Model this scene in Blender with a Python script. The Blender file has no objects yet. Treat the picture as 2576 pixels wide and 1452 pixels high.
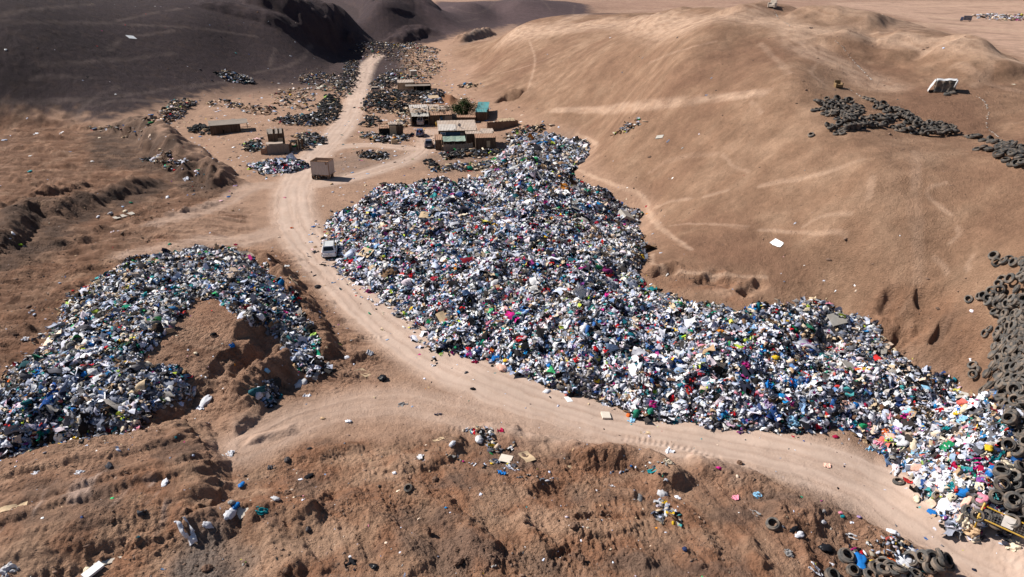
import bpy, bmesh, math, random
import numpy as np
from mathutils import Vector, Matrix, Euler

rng = np.random.default_rng(7)
random.seed(7)
scene = bpy.context.scene
COL = scene.collection
R = math.radians

# ------------------------------------------------------------------ camera
CAM_H = 32.0
PITCH = R(25.0)
FPX = 2576 / 36 * 24.0          # survey measurements were taken on a 2576 px wide print
cam_d = bpy.data.cameras.new('camera')
cam_d.lens = 24.0
cam_d.sensor_width = 36.0
cam_d.clip_start = 0.5
cam_d.clip_end = 20000
cam = bpy.data.objects.new('camera', cam_d)
COL.objects.link(cam)
cam.location = (0, 0, CAM_H)
cam.rotation_euler = (R(90) - PITCH, 0, 0)
scene.camera = cam


def ray(px, py):
    u = (np.asarray(px, float) - 1288) / FPX
    w = (np.asarray(py, float) - 726) / FPX
    dx = u
    dy = math.cos(PITCH) - w * math.sin(PITCH)
    dz = -math.sin(PITCH) - w * math.cos(PITCH)
    return dx, dy, dz


def unproj(px, py, z):
    dx, dy, dz = ray(px, py)
    t = (z - CAM_H) / dz
    return dx * t, dy * t


# ------------------------------------------------------------------ numpy noise
_perm = rng.permutation(4096)


def _hash(ix, iy, s):
    return _perm[(_perm[(ix + s * 131) & 4095] + iy) & 4095]


def noise(x, y, s=0):
    x = np.asarray(x, float); y = np.asarray(y, float)
    ix = np.floor(x).astype(np.int64); iy = np.floor(y).astype(np.int64)
    fx = x - ix; fy = y - iy
    u = fx * fx * fx * (fx * (fx * 6 - 15) + 10)
    v = fy * fy * fy * (fy * (fy * 6 - 15) + 10)

    def g(jx, jy, ax, ay):
        h = _hash(jx, jy, s) * (2 * math.pi / 4096)
        return np.cos(h) * ax + np.sin(h) * ay
    a = g(ix, iy, fx, fy); b = g(ix + 1, iy, fx - 1, fy)
    c = g(ix, iy + 1, fx, fy - 1); d = g(ix + 1, iy + 1, fx - 1, fy - 1)
    return (a + u * (b - a) + v * (c - a) + u * v * (a - b - c + d)) * 1.5


def fbm(x, y, octv=4, s=0, gain=.5, lac=2.03):
    t = 0; a = 1.0
    for k in range(octv):
        t = t + a * noise(x, y, s + k)
        x = x * lac + 17.3; y = y * lac - 9.1
        a *= gain
    return t


def sstep(a, b, x):
    t = np.clip((x - a) / (b - a), 0, 1)
    return t * t * (3 - 2 * t)


# ------------------------------------------------------------------ terrain: survey points (picture x, y, height)
CTRL = [
 # valley floor
 (940,150,0),(900,250,0),(860,330,0),(780,400,0),(960,420,0),(1060,370,0),(700,480,0),(500,520,.3),(740,600,0),(600,600,.2),
 (860,700,0),(1000,830,0),(1200,950,0),(1400,1050,0),(1700,1110,0),(2000,1180,0),(2300,1290,0),(2500,1400,0),(2576,1452,0),
 (1000,1000,0),(700,1150,0),(900,1200,.2),(1300,1200,.3),(1700,1250,.3),(1300,1452,.3),(2000,1400,.2),(300,600,.3),(600,560,0),
 (1000,120,0),(1180,380,0),(1250,330,.3),(1100,270,.3),(1150,200,.7),(1000,210,0),(700,290,0),(560,330,.2),(620,420,0),
 (0,800,0),(200,700,.2),(0,1000,0),(300,1200,.2),(0,1250,.2),(0,1452,.2),(600,1400,.2),(450,700,.2),(1300,700,0),(1500,900,0),(1150,560,0),
 (1900,960,0.4),(2150,1020,.5),(2350,1120,.4),(1700,880,.3),(1450,640,.3),(1350,500,.2),
 # dark slope on the left
 (0,290,2.2),(120,290,1.8),(250,295,1.5),(450,255,1),(600,212,1),(740,186,1),(850,138,1),(930,106,1.5),
 (0,150,13),(300,150,10),(0,0,25),(300,0,23),(600,100,10.5),(600,0,21.5),(700,60,14),(500,50,17),(760,0,20.5),(800,70,11),
 (820,100,6.5),(900,88,4.5),(860,12,18.5),(950,12,16),(930,45,9.5),(1000,25,11),
 # hollow behind and the second dark hill
 (1010,60,2.5),(1060,90,2),(1130,95,1.5),(1200,75,2),(1250,55,2.5),(1060,5,15),(1100,30,9),(1200,5,13),(1300,0,13.5),(1400,12,10),(1250,35,5),(1500,32,4.5),
 (1600,8,5),(1800,8,7),
 # brown hill on the right: foot
 (1130,112,1.5),(1200,165,2),(1290,290,1.5),(1480,370,1.5),(1450,440,1),(1640,510,2),(1625,620,2.6),(1610,690,2.6),(1750,740,3),
 (1900,755,3.2),(2100,775,3.2),(2250,860,2.8),(2350,930,2.2),(2450,980,2.2),
 # brown hill: flank
 (1500,280,6),(1500,180,12),(1400,120,12.5),(1700,450,6),(1700,300,11.5),(1700,180,17),(1850,120,20.5),(1800,62,23.3),(1900,400,11),
 (1900,600,6),(2000,500,9.5),(2000,300,15.5),(2000,200,19),(2100,290,16.3),(2100,215,18.2),(2300,350,15),(2385,235,18.2),(2500,330,16),
 (2400,500,13),(2300,600,10),(2200,700,6.5),(2500,650,10.5),(2576,560,13),(2576,750,9.5),(2450,750,7.6),(2350,780,5.6),(2550,900,7),
 (2530,1100,4),(2530,1250,2),(2576,1000,6),(2576,400,16.5),(2200,450,13.3),(2050,380,13.6),(2200,130,20.6),(2320,180,19.2),
 # crest
 (1300,68,14),(1500,44,18.5),(1700,50,22),(1900,36,24.6),(1960,22,25.2),(2100,34,24.2),(2300,64,22.6),(2450,110,21),(2576,170,20),(2130,75,23.2),
 # pale plain beyond
 (2450,60,4),(2576,100,5),(2350,20,4),(2250,20,6),(2576,20,4),
]
# points out of sight (bearing from the print x, ground distance, height)
HID = [(1350,330,5),(1500,300,14),(1500,420,6),(1700,230,18.6),(1700,330,14.5),(1700,560,5),(1900,190,22),(1900,260,18.6),(1900,420,8),(2100,190,20),(2100,300,8),(2300,185,13),(2300,260,5),(2500,160,12),(2500,230,5),
       (1150,170+90,1.5)]
FAR = [(-1.05,70,4),(-1.05,200,10),(-1.05,600,30),(1.05,70,12),(1.05,200,8),(1.05,600,5)]

_c = []
for px, py, z in CTRL:
    x, y = unproj(px, py, z)
    _c.append((math.atan2(x, y), math.hypot(x, y), z))
for px, r, z in HID:
    dx, dy, dz = ray(px, 300)
    _c.append((math.atan2(dx, dy), r, z))
for a, r, z in FAR:
    _c.append((a, r, z))
for a in (-1.0, -.5, 0, .5, 1.0):
    _c.append((a, 20, .2 if a < .9 else 2)); _c.append((a, 1500, 5)); _c.append((a, 4000, 5))
_c = np.array(_c)
_A = np.stack([_c[:, 0], np.log(_c[:, 1] / 50) * .55], 1)


def _U(d2):
    return np.where(d2 > 1e-12, .5 * d2 * np.log(np.maximum(d2, 1e-12)), 0)


_n = len(_A)
_K = _U(((_A[:, None] - _A[None]) ** 2).sum(-1)) + np.eye(_n) * 2e-4
_P = np.concatenate([np.ones((_n, 1)), _A], 1)
_M = np.zeros((_n + 3, _n + 3)); _M[:_n, :_n] = _K; _M[:_n, _n:] = _P; _M[_n:, :_n] = _P.T
_w = np.linalg.solve(_M, np.concatenate([_c[:, 2], np.zeros(3)]))


def tps(az, r):
    q = np.stack([az, np.log(np.maximum(r, 1) / 50) * .55], -1)
    out = np.empty(len(q))
    for i in range(0, len(q), 20000):
        qq = q[i:i + 20000]
        d2 = ((qq[:, None] - _A[None]) ** 2).sum(-1)
        out[i:i + 20000] = _U(d2) @ _w[:_n] + _w[_n] + qq @ _w[_n + 1:]
    return out


# polar lattice of ground points, finest where things are near the viewer
AZ = np.concatenate([np.linspace(-math.pi, -R(52), 40)[:-1], np.linspace(-R(52), R(52), 1060), np.linspace(R(52), math.pi, 40)[1:-1]])
_r = [0.5, 4, 8, 12, 16, 19, 22]
while _r[-1] < 26:
    _r.append(_r[-1] + .35)
while _r[-1] < 2400:
    _r.append(_r[-1] + (.075 if _r[-1] < 62 else max(.11, .0028 * _r[-1]) * (1 if _r[-1] < 500 else 3)))
_r += [3000, 4500, 8000, 14000]
RR = np.array(_r)
NA, NR = len(AZ), len(RR)
# coarse evaluation of the smooth landform, then linear refinement
_ca = np.concatenate([AZ[:39:3], np.linspace(-R(52), R(52), 261), AZ[-38::3], [math.pi]])
_cr = RR[::4] if (NR - 1) % 4 == 0 else np.append(RR[::4], RR[-1])
_g = tps(np.clip(np.repeat(_ca, len(_cr)), -1.05, 1.05), np.clip(np.tile(_cr, len(_ca)), 20, 4000)).reshape(len(_ca), len(_cr))
_g = np.clip(_g, -.3, 31)


def _interp_axis(g, xs, xq, axis):
    i = np.clip(np.searchsorted(xs, xq) - 1, 0, len(xs) - 2)
    t = np.clip((xq - xs[i]) / (xs[i + 1] - xs[i]), 0, 1)
    if axis == 0:
        return g[i] * (1 - t)[:, None] + g[i + 1] * t[:, None]
    return g[:, i] * (1 - t) + g[:, i + 1] * t


H = _interp_axis(_interp_axis(_g, _ca, AZ, 0), _cr, RR, 1)
GX = np.sin(AZ)[:, None] * RR[None]
GY = np.cos(AZ)[:, None] * RR[None]


def sample(G, x, y):
    x = np.asarray(x, float); y = np.asarray(y, float)
    r = np.hypot(x, y); a = np.arctan2(x, y)
    i = np.clip(np.searchsorted(AZ, a) - 1, 0, NA - 2); j = np.clip(np.searchsorted(RR, r) - 1, 0, NR - 2)
    s = np.clip((a - AZ[i]) / (AZ[i + 1] - AZ[i]), 0, 1); t = np.clip((r - RR[j]) / (RR[j + 1] - RR[j]), 0, 1)
    return G[i, j] * (1 - s) * (1 - t) + G[i + 1, j] * s * (1 - t) + G[i, j + 1] * (1 - s) * t + G[i + 1, j + 1] * s * t


def hit(px, py, G=None):
    """where the line of sight through a print point meets the ground"""
    G = H if G is None else G
    dx, dy, dz = ray(px, py)
    a = math.atan2(dx, dy); sl = dz / math.hypot(dx, dy)
    i = int(np.clip(np.searchsorted(AZ, a) - 1, 0, NA - 2)); s = (a - AZ[i]) / (AZ[i + 1] - AZ[i])
    prof = G[i] * (1 - s) + G[i + 1] * s
    f = CAM_H + sl * RR - prof
    k = np.argmax(f < 0)
    if k == 0:
        k = NR - 1
    t = f[k - 1] / (f[k - 1] - f[k]) if f[k - 1] != f[k] else 0
    r = RR[k - 1] + t * (RR[k] - RR[k - 1])
    return Vector((math.sin(a) * r, math.cos(a) * r, CAM_H + sl * r))


def poly_w(pts, G=None):
    return np.array([tuple(hit(p[0], p[1], G))[:2] for p in pts])


def seg_dist(X, Y, pts, closed=False):
    """distance, signed side and length along a polyline"""
    best = np.full(X.shape, 1e9); side = np.zeros(X.shape); along = np.zeros(X.shape)
    n = len(pts); acc = 0.0
    for k in range(n if closed else n - 1):
        ax, ay = pts[k][:2]; bx, by = pts[(k + 1) % n][:2]
        ex, ey = bx - ax, by - ay; L2 = ex * ex + ey * ey + 1e-9; L = math.sqrt(L2)
        t = np.clip(((X - ax) * ex + (Y - ay) * ey) / L2, 0, 1)
        dx = X - ax - t * ex; dy = Y - ay - t * ey
        d = np.hypot(dx, dy)
        m = d < best
        best = np.where(m, d, best)
        side = np.where(m, np.sign(ex * (Y - ay) - ey * (X - ax)), side)
        along = np.where(m, acc + t * L, along)
        acc += L
    return best, side, along, acc


def inside(X, Y, pts):
    c = np.zeros(X.shape, bool)
    n = len(pts); j = n - 1
    for i in range(n):
        xi, yi = pts[i][:2]; xj, yj = pts[j][:2]
        if yi != yj:
            c ^= ((yi > Y) != (yj > Y)) & (X < (xj - xi) * (Y - yi) / (yj - yi) + xi)
        j = i
    return c


def box_mask(pts, pad):
    x0, y0 = pts[:, 0].min() - pad, pts[:, 1].min() - pad
    x1, y1 = pts[:, 0].max() + pad, pts[:, 1].max() + pad
    return (GX > x0) & (GX < x1) & (GY > y0) & (GY < y1)


H0 = H.copy()
BASE = H.copy()      # landform that survey points are read against


def smooth_line(pts, n=6):
    """Catmull-Rom through picture points"""
    p = np.array(pts, float)
    if len(p) < 3:
        return p
    q = np.vstack([2 * p[0] - p[1], p, 2 * p[-1] - p[-2]])
    out = []
    for i in range(1, len(q) - 2):
        for t in np.linspace(0, 1, n, endpoint=False):
            out.append(.5 * ((2 * q[i]) + (-q[i - 1] + q[i + 1]) * t + (2 * q[i - 1] - 5 * q[i] + 4 * q[i + 1] - q[i + 2]) * t * t + (-q[i - 1] + 3 * q[i] - 3 * q[i + 1] + q[i + 2]) * t ** 3))
    out.append(p[-1])
    return np.array(out)


def ridge(pts, h, wl, wr, rough=.25, s=0, taper=.12, add=True):
    """a bank of earth along a line; left and right flank widths in metres"""
    w = poly_w(smooth_line(pts, 4), BASE)
    pad = max(wl, wr) * 1.6
    m = box_mask(w, pad)
    X, Y = GX[m], GY[m]
    wob = 1.0
    fr = .5 / max(1, min(wl, wr) * .5); amp = min(.5 * min(wl, wr), 2.5) * rough * 2
    X2 = X + fbm(X * fr, Y * fr, 2, s + 31) * amp
    Y2 = Y + fbm(X * fr, Y * fr, 2, s + 37) * amp
    d, sd, al, L = seg_dist(X2, Y2, w)
    q = d / np.where(sd > 0, wl, wr)
    prof = np.where(q < 1, 1 - q * q * (1.6 - .6 * q), 0)
    tp = sstep(0, taper * L, al) * sstep(0, taper * L, L - al) if taper else 1
    hh = h * prof * tp * (1 + rough * fbm(X * fr * .7, Y * fr * .7, 3, s + 41))
    H[m] += hh


def mound(pts, slope, cap, edge=None, jit=.5, s=0, sharp=1.2):
    """heaped ground over an outline; edge = heights on the outline"""
    w = poly_w([p[:2] for p in pts], BASE) if edge is None else None
    if edge is not None:
        ww = []
        for p in pts:
            q = hit(p[0], p[1], BASE + p[2])
            ww.append((q.x, q.y))
        w = np.array(ww)
    # dense samples of the outline
    P_, E_ = [], []
    n = len(w)
    for k in range(n):
        a, b = w[k], w[(k + 1) % n]
        ea = pts[k][2] if edge is not None else 0; eb = pts[(k + 1) % n][2] if edge is not None else 0
        m_ = max(1, int(np.hypot(*(b - a)) / .8))
        for t in np.linspace(0, 1, m_, endpoint=False):
            P_.append(a + (b - a) * t); E_.append(ea + (eb - ea) * t)
    P_ = np.array(P_); E_ = np.array(E_)
    m = box_mask(w, 6)
    X, Y = GX[m], GY[m]
    Xj = X + jit * fbm(X * .35, Y * .35, 3, s + 51); Yj = Y + jit * fbm(X * .35, Y * .35, 3, s + 57)
    ins = inside(Xj, Yj, w)
    d = np.empty(len(X)); e = np.empty(len(X))
    for i in range(0, len(X), 20000):
        D = (Xj[i:i + 20000, None] - P_[None, :, 0]) ** 2 + (Yj[i:i + 20000, None] - P_[None, :, 1]) ** 2
        k = D.argmin(1)
        d[i:i + 20000] = np.sqrt(D[np.arange(len(k)), k])
        wt = 1 / (D + .5) ** 1.5
        e[i:i + 20000] = (wt * E_[None]).sum(1) / wt.sum(1)
    hin = cap * (1 - np.exp(-(e + slope * d) / cap * 1.15))
    hout = e - d * sharp
    hh = np.where(ins, np.maximum(hin, e * .98), hout)
    hh = np.maximum(hh, 0)
    return m, hh, ins


TILE = {'T1': (0, 0, 2.576), 'T2': (960, 0, 2.576), 'T3': (1900, 0, 2.576), 'T4': (2882, 0, 2.576),
        'T5': (0, 500, 2.576), 'T6': (960, 500, 2.576), 'T7': (1900, 500, 2.576), 'T8': (2882, 500, 2.576),
        'B1': (0, 1050, 2.547), 'B2': (960, 1050, 2.547), 'B3': (1900, 1050, 2.547), 'B4': (2882, 1050, 2.547),
        'C1': (0, 1620, 2.556), 'C2': (960, 1620, 2.556), 'C3': (1900, 1620, 2.556), 'C4': (2882, 1620, 2.556),
        'H6': (3040, 280, 2.206)}
_K15 = 3882 / 2576


def tp(tile, *pts):
    """survey points read off an enlargement, as print points"""
    x0, y0, k = TILE[tile]
    return [((x0 + p[0] / k) / _K15, (y0 + p[1] / k) / _K15) + tuple(p[2:]) for p in pts]


def area(pts, feather=1.5, jit=1.0, s=0, G=None):
    w = poly_w(pts, BASE if G is None else G)
    m = box_mask(w, feather + jit * 3)
    X, Y = GX[m], GY[m]
    Xj = X + jit * fbm(X * .3, Y * .3, 3, s + 11); Yj = Y + jit * fbm(X * .3, Y * .3, 3, s + 19)
    d, _, _, _ = seg_dist(Xj, Yj, w, True)
    ins = inside(Xj, Yj, w)
    out = np.zeros(H.shape, np.float32)
    out[m] = sstep(-feather, feather, np.where(ins, d, -d))
    return out


def line(pts, width, jit=.3, s=0, soft=.6):
    w = poly_w(smooth_line(pts, 5), BASE)
    m = box_mask(w, width * 2 + 2)
    X, Y = GX[m], GY[m]
    Xj = X + jit * fbm(X * .4, Y * .4, 2, s + 61); Yj = Y + jit * fbm(X * .4, Y * .4, 2, s + 67)
    d, sd, al, L = seg_dist(Xj, Yj, w)
    out = np.zeros(H.shape, np.float32); lat = np.zeros(H.shape, np.float32); dist = np.zeros(H.shape, np.float32)
    out[m] = 1 - sstep(width * (1 - soft), width, d)
    lat[m] = d * sd
    dist[m] = al
    return out, lat, dist


# ------------------------------------------------------------------ banks, terraces, pits
LEFT_MOUND = [(-40,1130,0),(0,955,.3),(130,868,.6),(205,742,.8),(330,660,1.2),(480,640,1.9),(590,640,1.9),(665,690,1.3),(725,742,.7),(765,805,.2),(800,900,0),(840,935,0),
              (760,960,0),(640,985,0),(560,1000,0),(500,1000,0),(440,1055,0),(330,1085,0),(150,1095,0),(50,1140,0)]
m, hh, _ = mound(LEFT_MOUND, .62, 3.0, edge=True, jit=.8, s=3)
H[m] += hh
MOUNDED = np.zeros(H.shape, np.float32); MOUNDED[m] = hh
# hollow dug into the right side of that mound, with a sunlit spoil bank below it
ridge([(545,975),(640,940),(730,895)], -1.3, 2.4, 2.0, .5, 4, taper=.3)
ridge([(560,905),(640,880),(730,860)], 1.0, 2.4, 1.3, .5, 5, taper=.25)
ridge([(560,1040),(640,985),(700,945),(760,930)], 1.5, 1.6, 2.2, .35, 6, taper=.3)
ridge([(640,960),(620,1040),(560,1085)], .7, 1.5, 1.5, .4, 7)
# berm between the left heap and the road
ridge([(640,652),(690,690),(735,750),(780,820),(815,885),(850,930)], 1.25, 1.8, 1.0, .45, 8)
for k, q in enumerate([[(650,672),(720,660),(770,650)], [(690,700),(760,690)], [(700,735),(790,715)], [(770,770),(850,760)], [(790,815),(880,805)], [(820,860),(920,850)], [(850,905),(960,895)],
                       [(800,940),(930,945)], [(640,645),(700,640)]]):
    ridge(q, .35, .7, .5, .5, 20 + k, taper=.3)
# terrace at the lower left
TERRACE = [(-60,1180),(150,1120),(330,1095),(470,1062),(500,1110),(530,1180),(560,1262),(440,1362),(250,1420),(120,1470),(-60,1500)]
m, hh, _ = mound(TERRACE, .9, 1.5, jit=.3, s=9, sharp=2)
H[m] += hh
ridge([(470,1062),(500,1110),(530,1180),(560,1262)], .7, 1.2, 2.2, .3, 10, taper=.15)
ridge([(560,1262),(500,1320),(440,1362),(300,1410)], .3, 1.0, .8, .4, 11)
for k, q in enumerate([[(-40,1245),(120,1212),(300,1185),(430,1140),(480,1120)], [(-40,1318),(180,1275),(420,1205),(520,1178)], [(-40,1355),(200,1300),(400,1235),(540,1205)],
                       [(-40,1268),(200,1232)], [(200,1340),(420,1290),(540,1250)], [(-40,1400),(200,1360),(420,1312)], [(-40,1440),(150,1405),(330,1370)],
                       [(60,1165),(250,1140),(420,1105)], [(200,1195),(330,1170)]]):
    ridge(q, .30 if k < 3 else .15, .8, .55, .22, 30 + k, taper=.05)
# upper-left spoil heaps
ridge([(235,330),(300,330),(365,338),(420,375),(455,405),(485,435)], 3.7, 5.0, 4.0, .3, 40, taper=.2)
ridge([(440,452),(500,440),(545,452),(575,478)], 2.8, 3.5, 2.8, .35, 41, taper=.25)
ridge([(410,452),(340,470),(290,492),(240,505),(180,535)], 1.7, 3.2, 2.2, .15, 42, taper=.2)
ridge([(-30,650),(30,600),(70,545),(130,530),(190,552)], 2.0, 5.0, 2.4, .15, 43, taper=.15)
ridge([(-30,545),(60,520),(150,480),(230,470)], 1.1, 3.0, 2.0, .5, 44)
for k, q in enumerate([[(0,440),(120,470),(230,450)], [(0,400),(150,420),(260,430)], [(30,370),(180,390)], [(0,330),(90,345),(200,350)], [(50,300),(150,310),(230,330)],
                       [(0,640),(120,645),(330,610)], [(0,690),(200,680),(380,640)], [(150,590),(300,570),(420,540)], [(0,760),(120,745),(230,700)], [(100,620),(260,600)],
                       [(0,850),(100,820)], [(0,800),(120,790)], [(380,555),(560,510)], [(20,280),(60,300)], [(80,278),(110,300)], [(120,275),(170,300)], [(40,480),(150,500)], [(260,560),(400,520)]]):
    ridge(q, .55 if k < 5 else .42, 1.2, .9, .6, 50 + k, taper=.2)
# foreground banks
ridge([(430,1372),(560,1312),(690,1282),(830,1290)], .9, 1.8, 1.9, .35, 70)
ridge([(640,1300),(700,1370),(740,1460)], .6, 1.6, 1.1, .4, 71)
ridge([(840,1245),(920,1300),(1000,1380),(1060,1460)], .55, 1.5, 1.0, .35, 72)
ridge([(1010,1215),(1110,1290),(1190,1370),(1240,1460)], .55, 1.4, 1.0, .35, 73)
ridge([(960,1170),(1080,1160),(1180,1105)], .5, 1.2, 1.0, .5, 74)
ridge([(1180,1085),(1300,1100),(1480,1150)], .45, 1.2, 1.2, .5, 75)
ridge([(1420,1150),(1540,1162),(1620,1168),(1665,1195),(1690,1240)], 1.1, 1.8, 1.1, .35, 76)
ridge([(1340,1245),(1395,1230),(1440,1238)], -.5, .8, .9, .4, 77)
ridge([(1440,1302),(1520,1295),(1580,1296)], -.3, .35, .5, .2, 78)
ridge([(1600,1296),(1680,1296)], -.3, .35, .5, .2, 79)
ridge([(1400,1330),(1500,1345),(1620,1318)], .3, .6, .4, .3, 80)
ridge([(1380,1405),(1420,1385),(1440,1372)], -.4, .4, .4, .2, 81)
ridge([(1660,1250),(1760,1330),(1800,1460)], .25, .7, .6, .5, 82)
ridge([(1720,1160),(1830,1190),(1960,1250),(2080,1310)], .55, 1.4, 1.2, .4, 83)
ridge([(1900,1290),(2010,1310),(2150,1340),(2260,1390),(2330,1420),(2400,1465)], .85, 1.6, 1.2, .4, 84)
ridge([(1990,1330),(2060,1460)], .35, .5, .5, .4, 85)
for k, q in enumerate([[(700,1160),(830,1140),(950,1120)], [(620,1110),(760,1080)], [(1500,1240),(1620,1262)], [(1180,1340),(1260,1400)], [(1290,1290),(1400,1420)], [(1560,1380),(1640,1440)],
                       [(1700,1380),(1760,1440)], [(1860,1350),(1930,1440)], [(760,1400),(820,1450)]]):
    ridge(q, .32, .8, .6, .5, 90 + k, taper=.25)
# diggings at the foot of the brown hill
ridge([(1255,246),(1290,240),(1320,232)], -2.6, 3.0, 3.6, .4, 100, taper=.3)
ridge([(1265,236),(1300,230)], .8, 1.5, 1.0, .4, 101, taper=.3)
for k, q in enumerate([[(1620,690),(1680,680),(1720,690)], [(1740,705),(1800,700),(1870,712)], [(1850,735),(1920,712)], [(2190,775),(2230,762),(2280,780)], [(2290,770),(2330,752),(2370,758)],
                       [(2230,840),(2280,830),(2320,850)], [(2350,830),(2400,815)]]):
    ridge(q, -.75, 1.0, 1.2, .6, 110 + k, taper=.3)
    ridge([(x, y - 10) for x, y in q], .35, .8, .5, .6, 120 + k, taper=.3)
ridge([(1074,260),(1108,251),(1146,259)], 1.5, 2.2, 1.8, .35, 128, taper=.25)
# spurs and gully of the dark slope
ridge([(640,0),(740,40),(800,75),(860,98)], 5.5, 22, 9, .25, 130, taper=.1)
ridge([(880,0),(960,30),(1040,70)], 9, 18, 12, .25, 131, taper=.15)
ridge([(1020,0),(1090,40),(1110,72)], 6, 16, 10, .25, 132, taper=.15)
ridge([(980,112),(1060,82),(1110,92)], 2.5, 6, 5, .3, 133, taper=.2)
ridge([(470,5),(640,38),(760,78),(830,92)], 2.0, 12, 6, .3, 134, taper=.2)
for k, (x, y) in enumerate([(770,86), (815,92), (880,96), (850,82), (835,104)]):
    ridge([(x - 12, y - 5), (x + 12, y + 2)], 1.6, 4.5, 3.0, .3, 140 + k, taper=.4)
ridge([(1140,112),(1190,98),(1235,82)], 3.4, 4, 4.5, .35, 150, taper=.15)
# undulations along the crest of the brown hill
for k, q in enumerate([[(1430,62),(1560,52),(1700,60)], [(1820,42),(1900,30),(1960,22)], [(1980,36),(2100,42),(2260,70)], [(2180,95),(2330,120),(2500,165)], [(2060,85),(2160,120),(2290,165)], [(1640,38),(1800,32)],
                       [(2300,140),(2420,160),(2560,205)]]):
    ridge(q, 1.5, 8, 6, .3, 160 + k, taper=.25)

# ------------------------------------------------------------------ clothes heaps (kept apart from the ground)
HEAP_G = H.copy()
HEAP = [(830,574,0),(850,640,0),(880,692,0),(960,742,0),(1020,790,0),(1080,842,0),(1110,880,0),(1230,915,0),(1330,950,0),(1400,988,0),(1560,1030,0),(1650,1060,0),(1800,1075,0),
        (2000,1090,0),(2130,1082,0),(2200,1130,0),(2290,1200,0),(2330,1262,0),(2385,1330,0),(2450,1360,0),(2530,1330,.4),(2570,1200,.8),(2545,1100,.6),(2500,1010,.2),(2420,955,0),
        (2330,945,0),(2235,905,.2),(2215,860,1.2),(2190,820,1.8),(2130,785,2.2),(2060,766,2.5),(1930,772,2),(1850,793,1),(1800,772,.4),(1700,752,.4),(1625,722,.4),(1600,690,.2),(1625,640,.2),
        (1598,580,.2),(1612,540,.2),(1540,500,.5),(1480,470,.6),(1420,440,1),(1340,434,1.8),(1240,430,2.2),(1180,456,2.2),(1150,464,2.8),(1110,452,3),(960,472,2.3),(900,520,1.2),(842,556,.2)]
HEAP_TOP = [(1225,432,.3),(1290,362,.2),(1335,345,1.6),(1395,336,2),(1470,360,.6),(1478,388,.3),(1432,432,.3),(1330,450,.3)]
HEAP_ROUND = [(650,421,0),(660,411,.2),(690,406,.7),(720,403,.9),(750,408,.5),(772,418,.1),(760,428,0),(730,434,0),(690,436,0),(660,431,0)]
HEAP_LEFT = [(-40,1130),(0,960),(60,925),(130,865),(205,740),(330,655),(480,630),(590,628),(665,682),(722,735),(765,800),(783,868),(754,878),(713,865),(700,843),(663,812),(643,811),(615,803),(584,772),(560,751),
             (521,743),(490,728),(477,722),(479,749),(451,783),(443,801),(427,814),(417,837),(391,845),(391,863),(370,879),(352,902),(335,914),(391,921),(456,931),(469,970),(482,988),(440,1010),(391,1030),(330,1080),(150,1095),(50,1138)]
HEAPS = []
for pts, sl, cap, s, bump in ((HEAP, .62, 4.4, 200, 1.7), (HEAP_TOP, .55, 2.6, 210, .6), (HEAP_ROUND, .5, 1.3, 220, .2)):
    m, hh, ins = mound(pts, sl, cap, edge=True, jit=.6, s=s)
    X, Y = GX[m], GY[m]
    g = np.zeros(H.shape, np.float32)
    lum = np.clip(hh / 1.5, 0, 1)
    g[m] = hh + lum * (bump * .5 * fbm(X * .16, Y * .16, 3, s + 3) + .34 * fbm(X * .6, Y * .6, 3, s + 5))
    HEAPS.append(g)
# ravine that splits the near end of the big heap
g = HEAPS[0]
for q, dep, wd in (([(2190,835),(2120,850),(2080,880)], -1.0, 2.2), ([(1640,745),(1560,700)], -.8, 2.5), ([(1150,470),(1200,500),(1250,520)], -1.2, 3)):
    w = poly_w(smooth_line(q, 4), H + g)
    d, _, _, _ = seg_dist(GX[g > 0], GY[g > 0], w)
    g[g > 0] = np.maximum(g[g > 0] + dep * np.exp(-(d / wd) ** 2), .05)
# thin cover of clothes over the left mound
a = area(HEAP_LEFT, .5, .6, 230, G=H + .15)
g = a * (.28 + .25 * np.clip(fbm(GX * .5, GY * .5, 3, 231) + .3, 0, 2) + .12 * fbm(GX * 1.3, GY * 1.3, 2, 233))
HEAPS.append(np.where(a > .3, g, 0).astype(np.float32))
# scraps of clothes on the dirt between
for q in ([(700,860),(760,850),(800,900),(840,940),(790,950),(745,915)], [(640,985),(680,960),(700,990),(660,1015)]):
    a = area(q, .4, .7, 240, G=H)
    HEAPS[-1] = np.maximum(HEAPS[-1], np.where(a > .4, a * .25, 0)).astype(np.float32)

# ------------------------------------------------------------------ masks of soil kinds
DIST = np.maximum.reduce([area([(-80,1100),(470,1050),(600,1180),(700,1140),(960,1110),(1180,1075),(1480,1130),(1700,1190),(1800,1170),(1920,1190),(2100,1280),(2250,1360),(2420,1470),(-80,1500)], 1.2, 1.2, 1),
                          area([(-80,280),(60,262),(230,318),(480,425),(580,470),(560,500),(400,560),(420,600),(640,630),(760,640),(800,720),(870,830),(960,910),(940,960),(700,1010),(560,1060),(470,1060),(-80,1200)], 2, 1.5, 2) * .85,
                          area([(1610,690),(1700,672),(1900,705),(1950,730),(1900,765),(1700,745)], 1.5, 1.2, 3) * .8,
                          area([(2170,775),(2230,745),(2330,745),(2440,760),(2470,830),(2440,920),(2360,930),(2270,880),(2200,820)], 1.5, 1.2, 4) * .7])
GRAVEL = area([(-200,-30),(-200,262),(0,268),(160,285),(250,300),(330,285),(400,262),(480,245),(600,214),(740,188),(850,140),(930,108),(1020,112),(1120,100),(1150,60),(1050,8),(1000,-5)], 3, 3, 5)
FARDARK = area([(1040,8),(1130,95),(1200,78),(1290,62),(1440,40),(1535,36),(1480,12),(1420,3),(1250,2),(1100,3)], 6, 3, 6)
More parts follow.
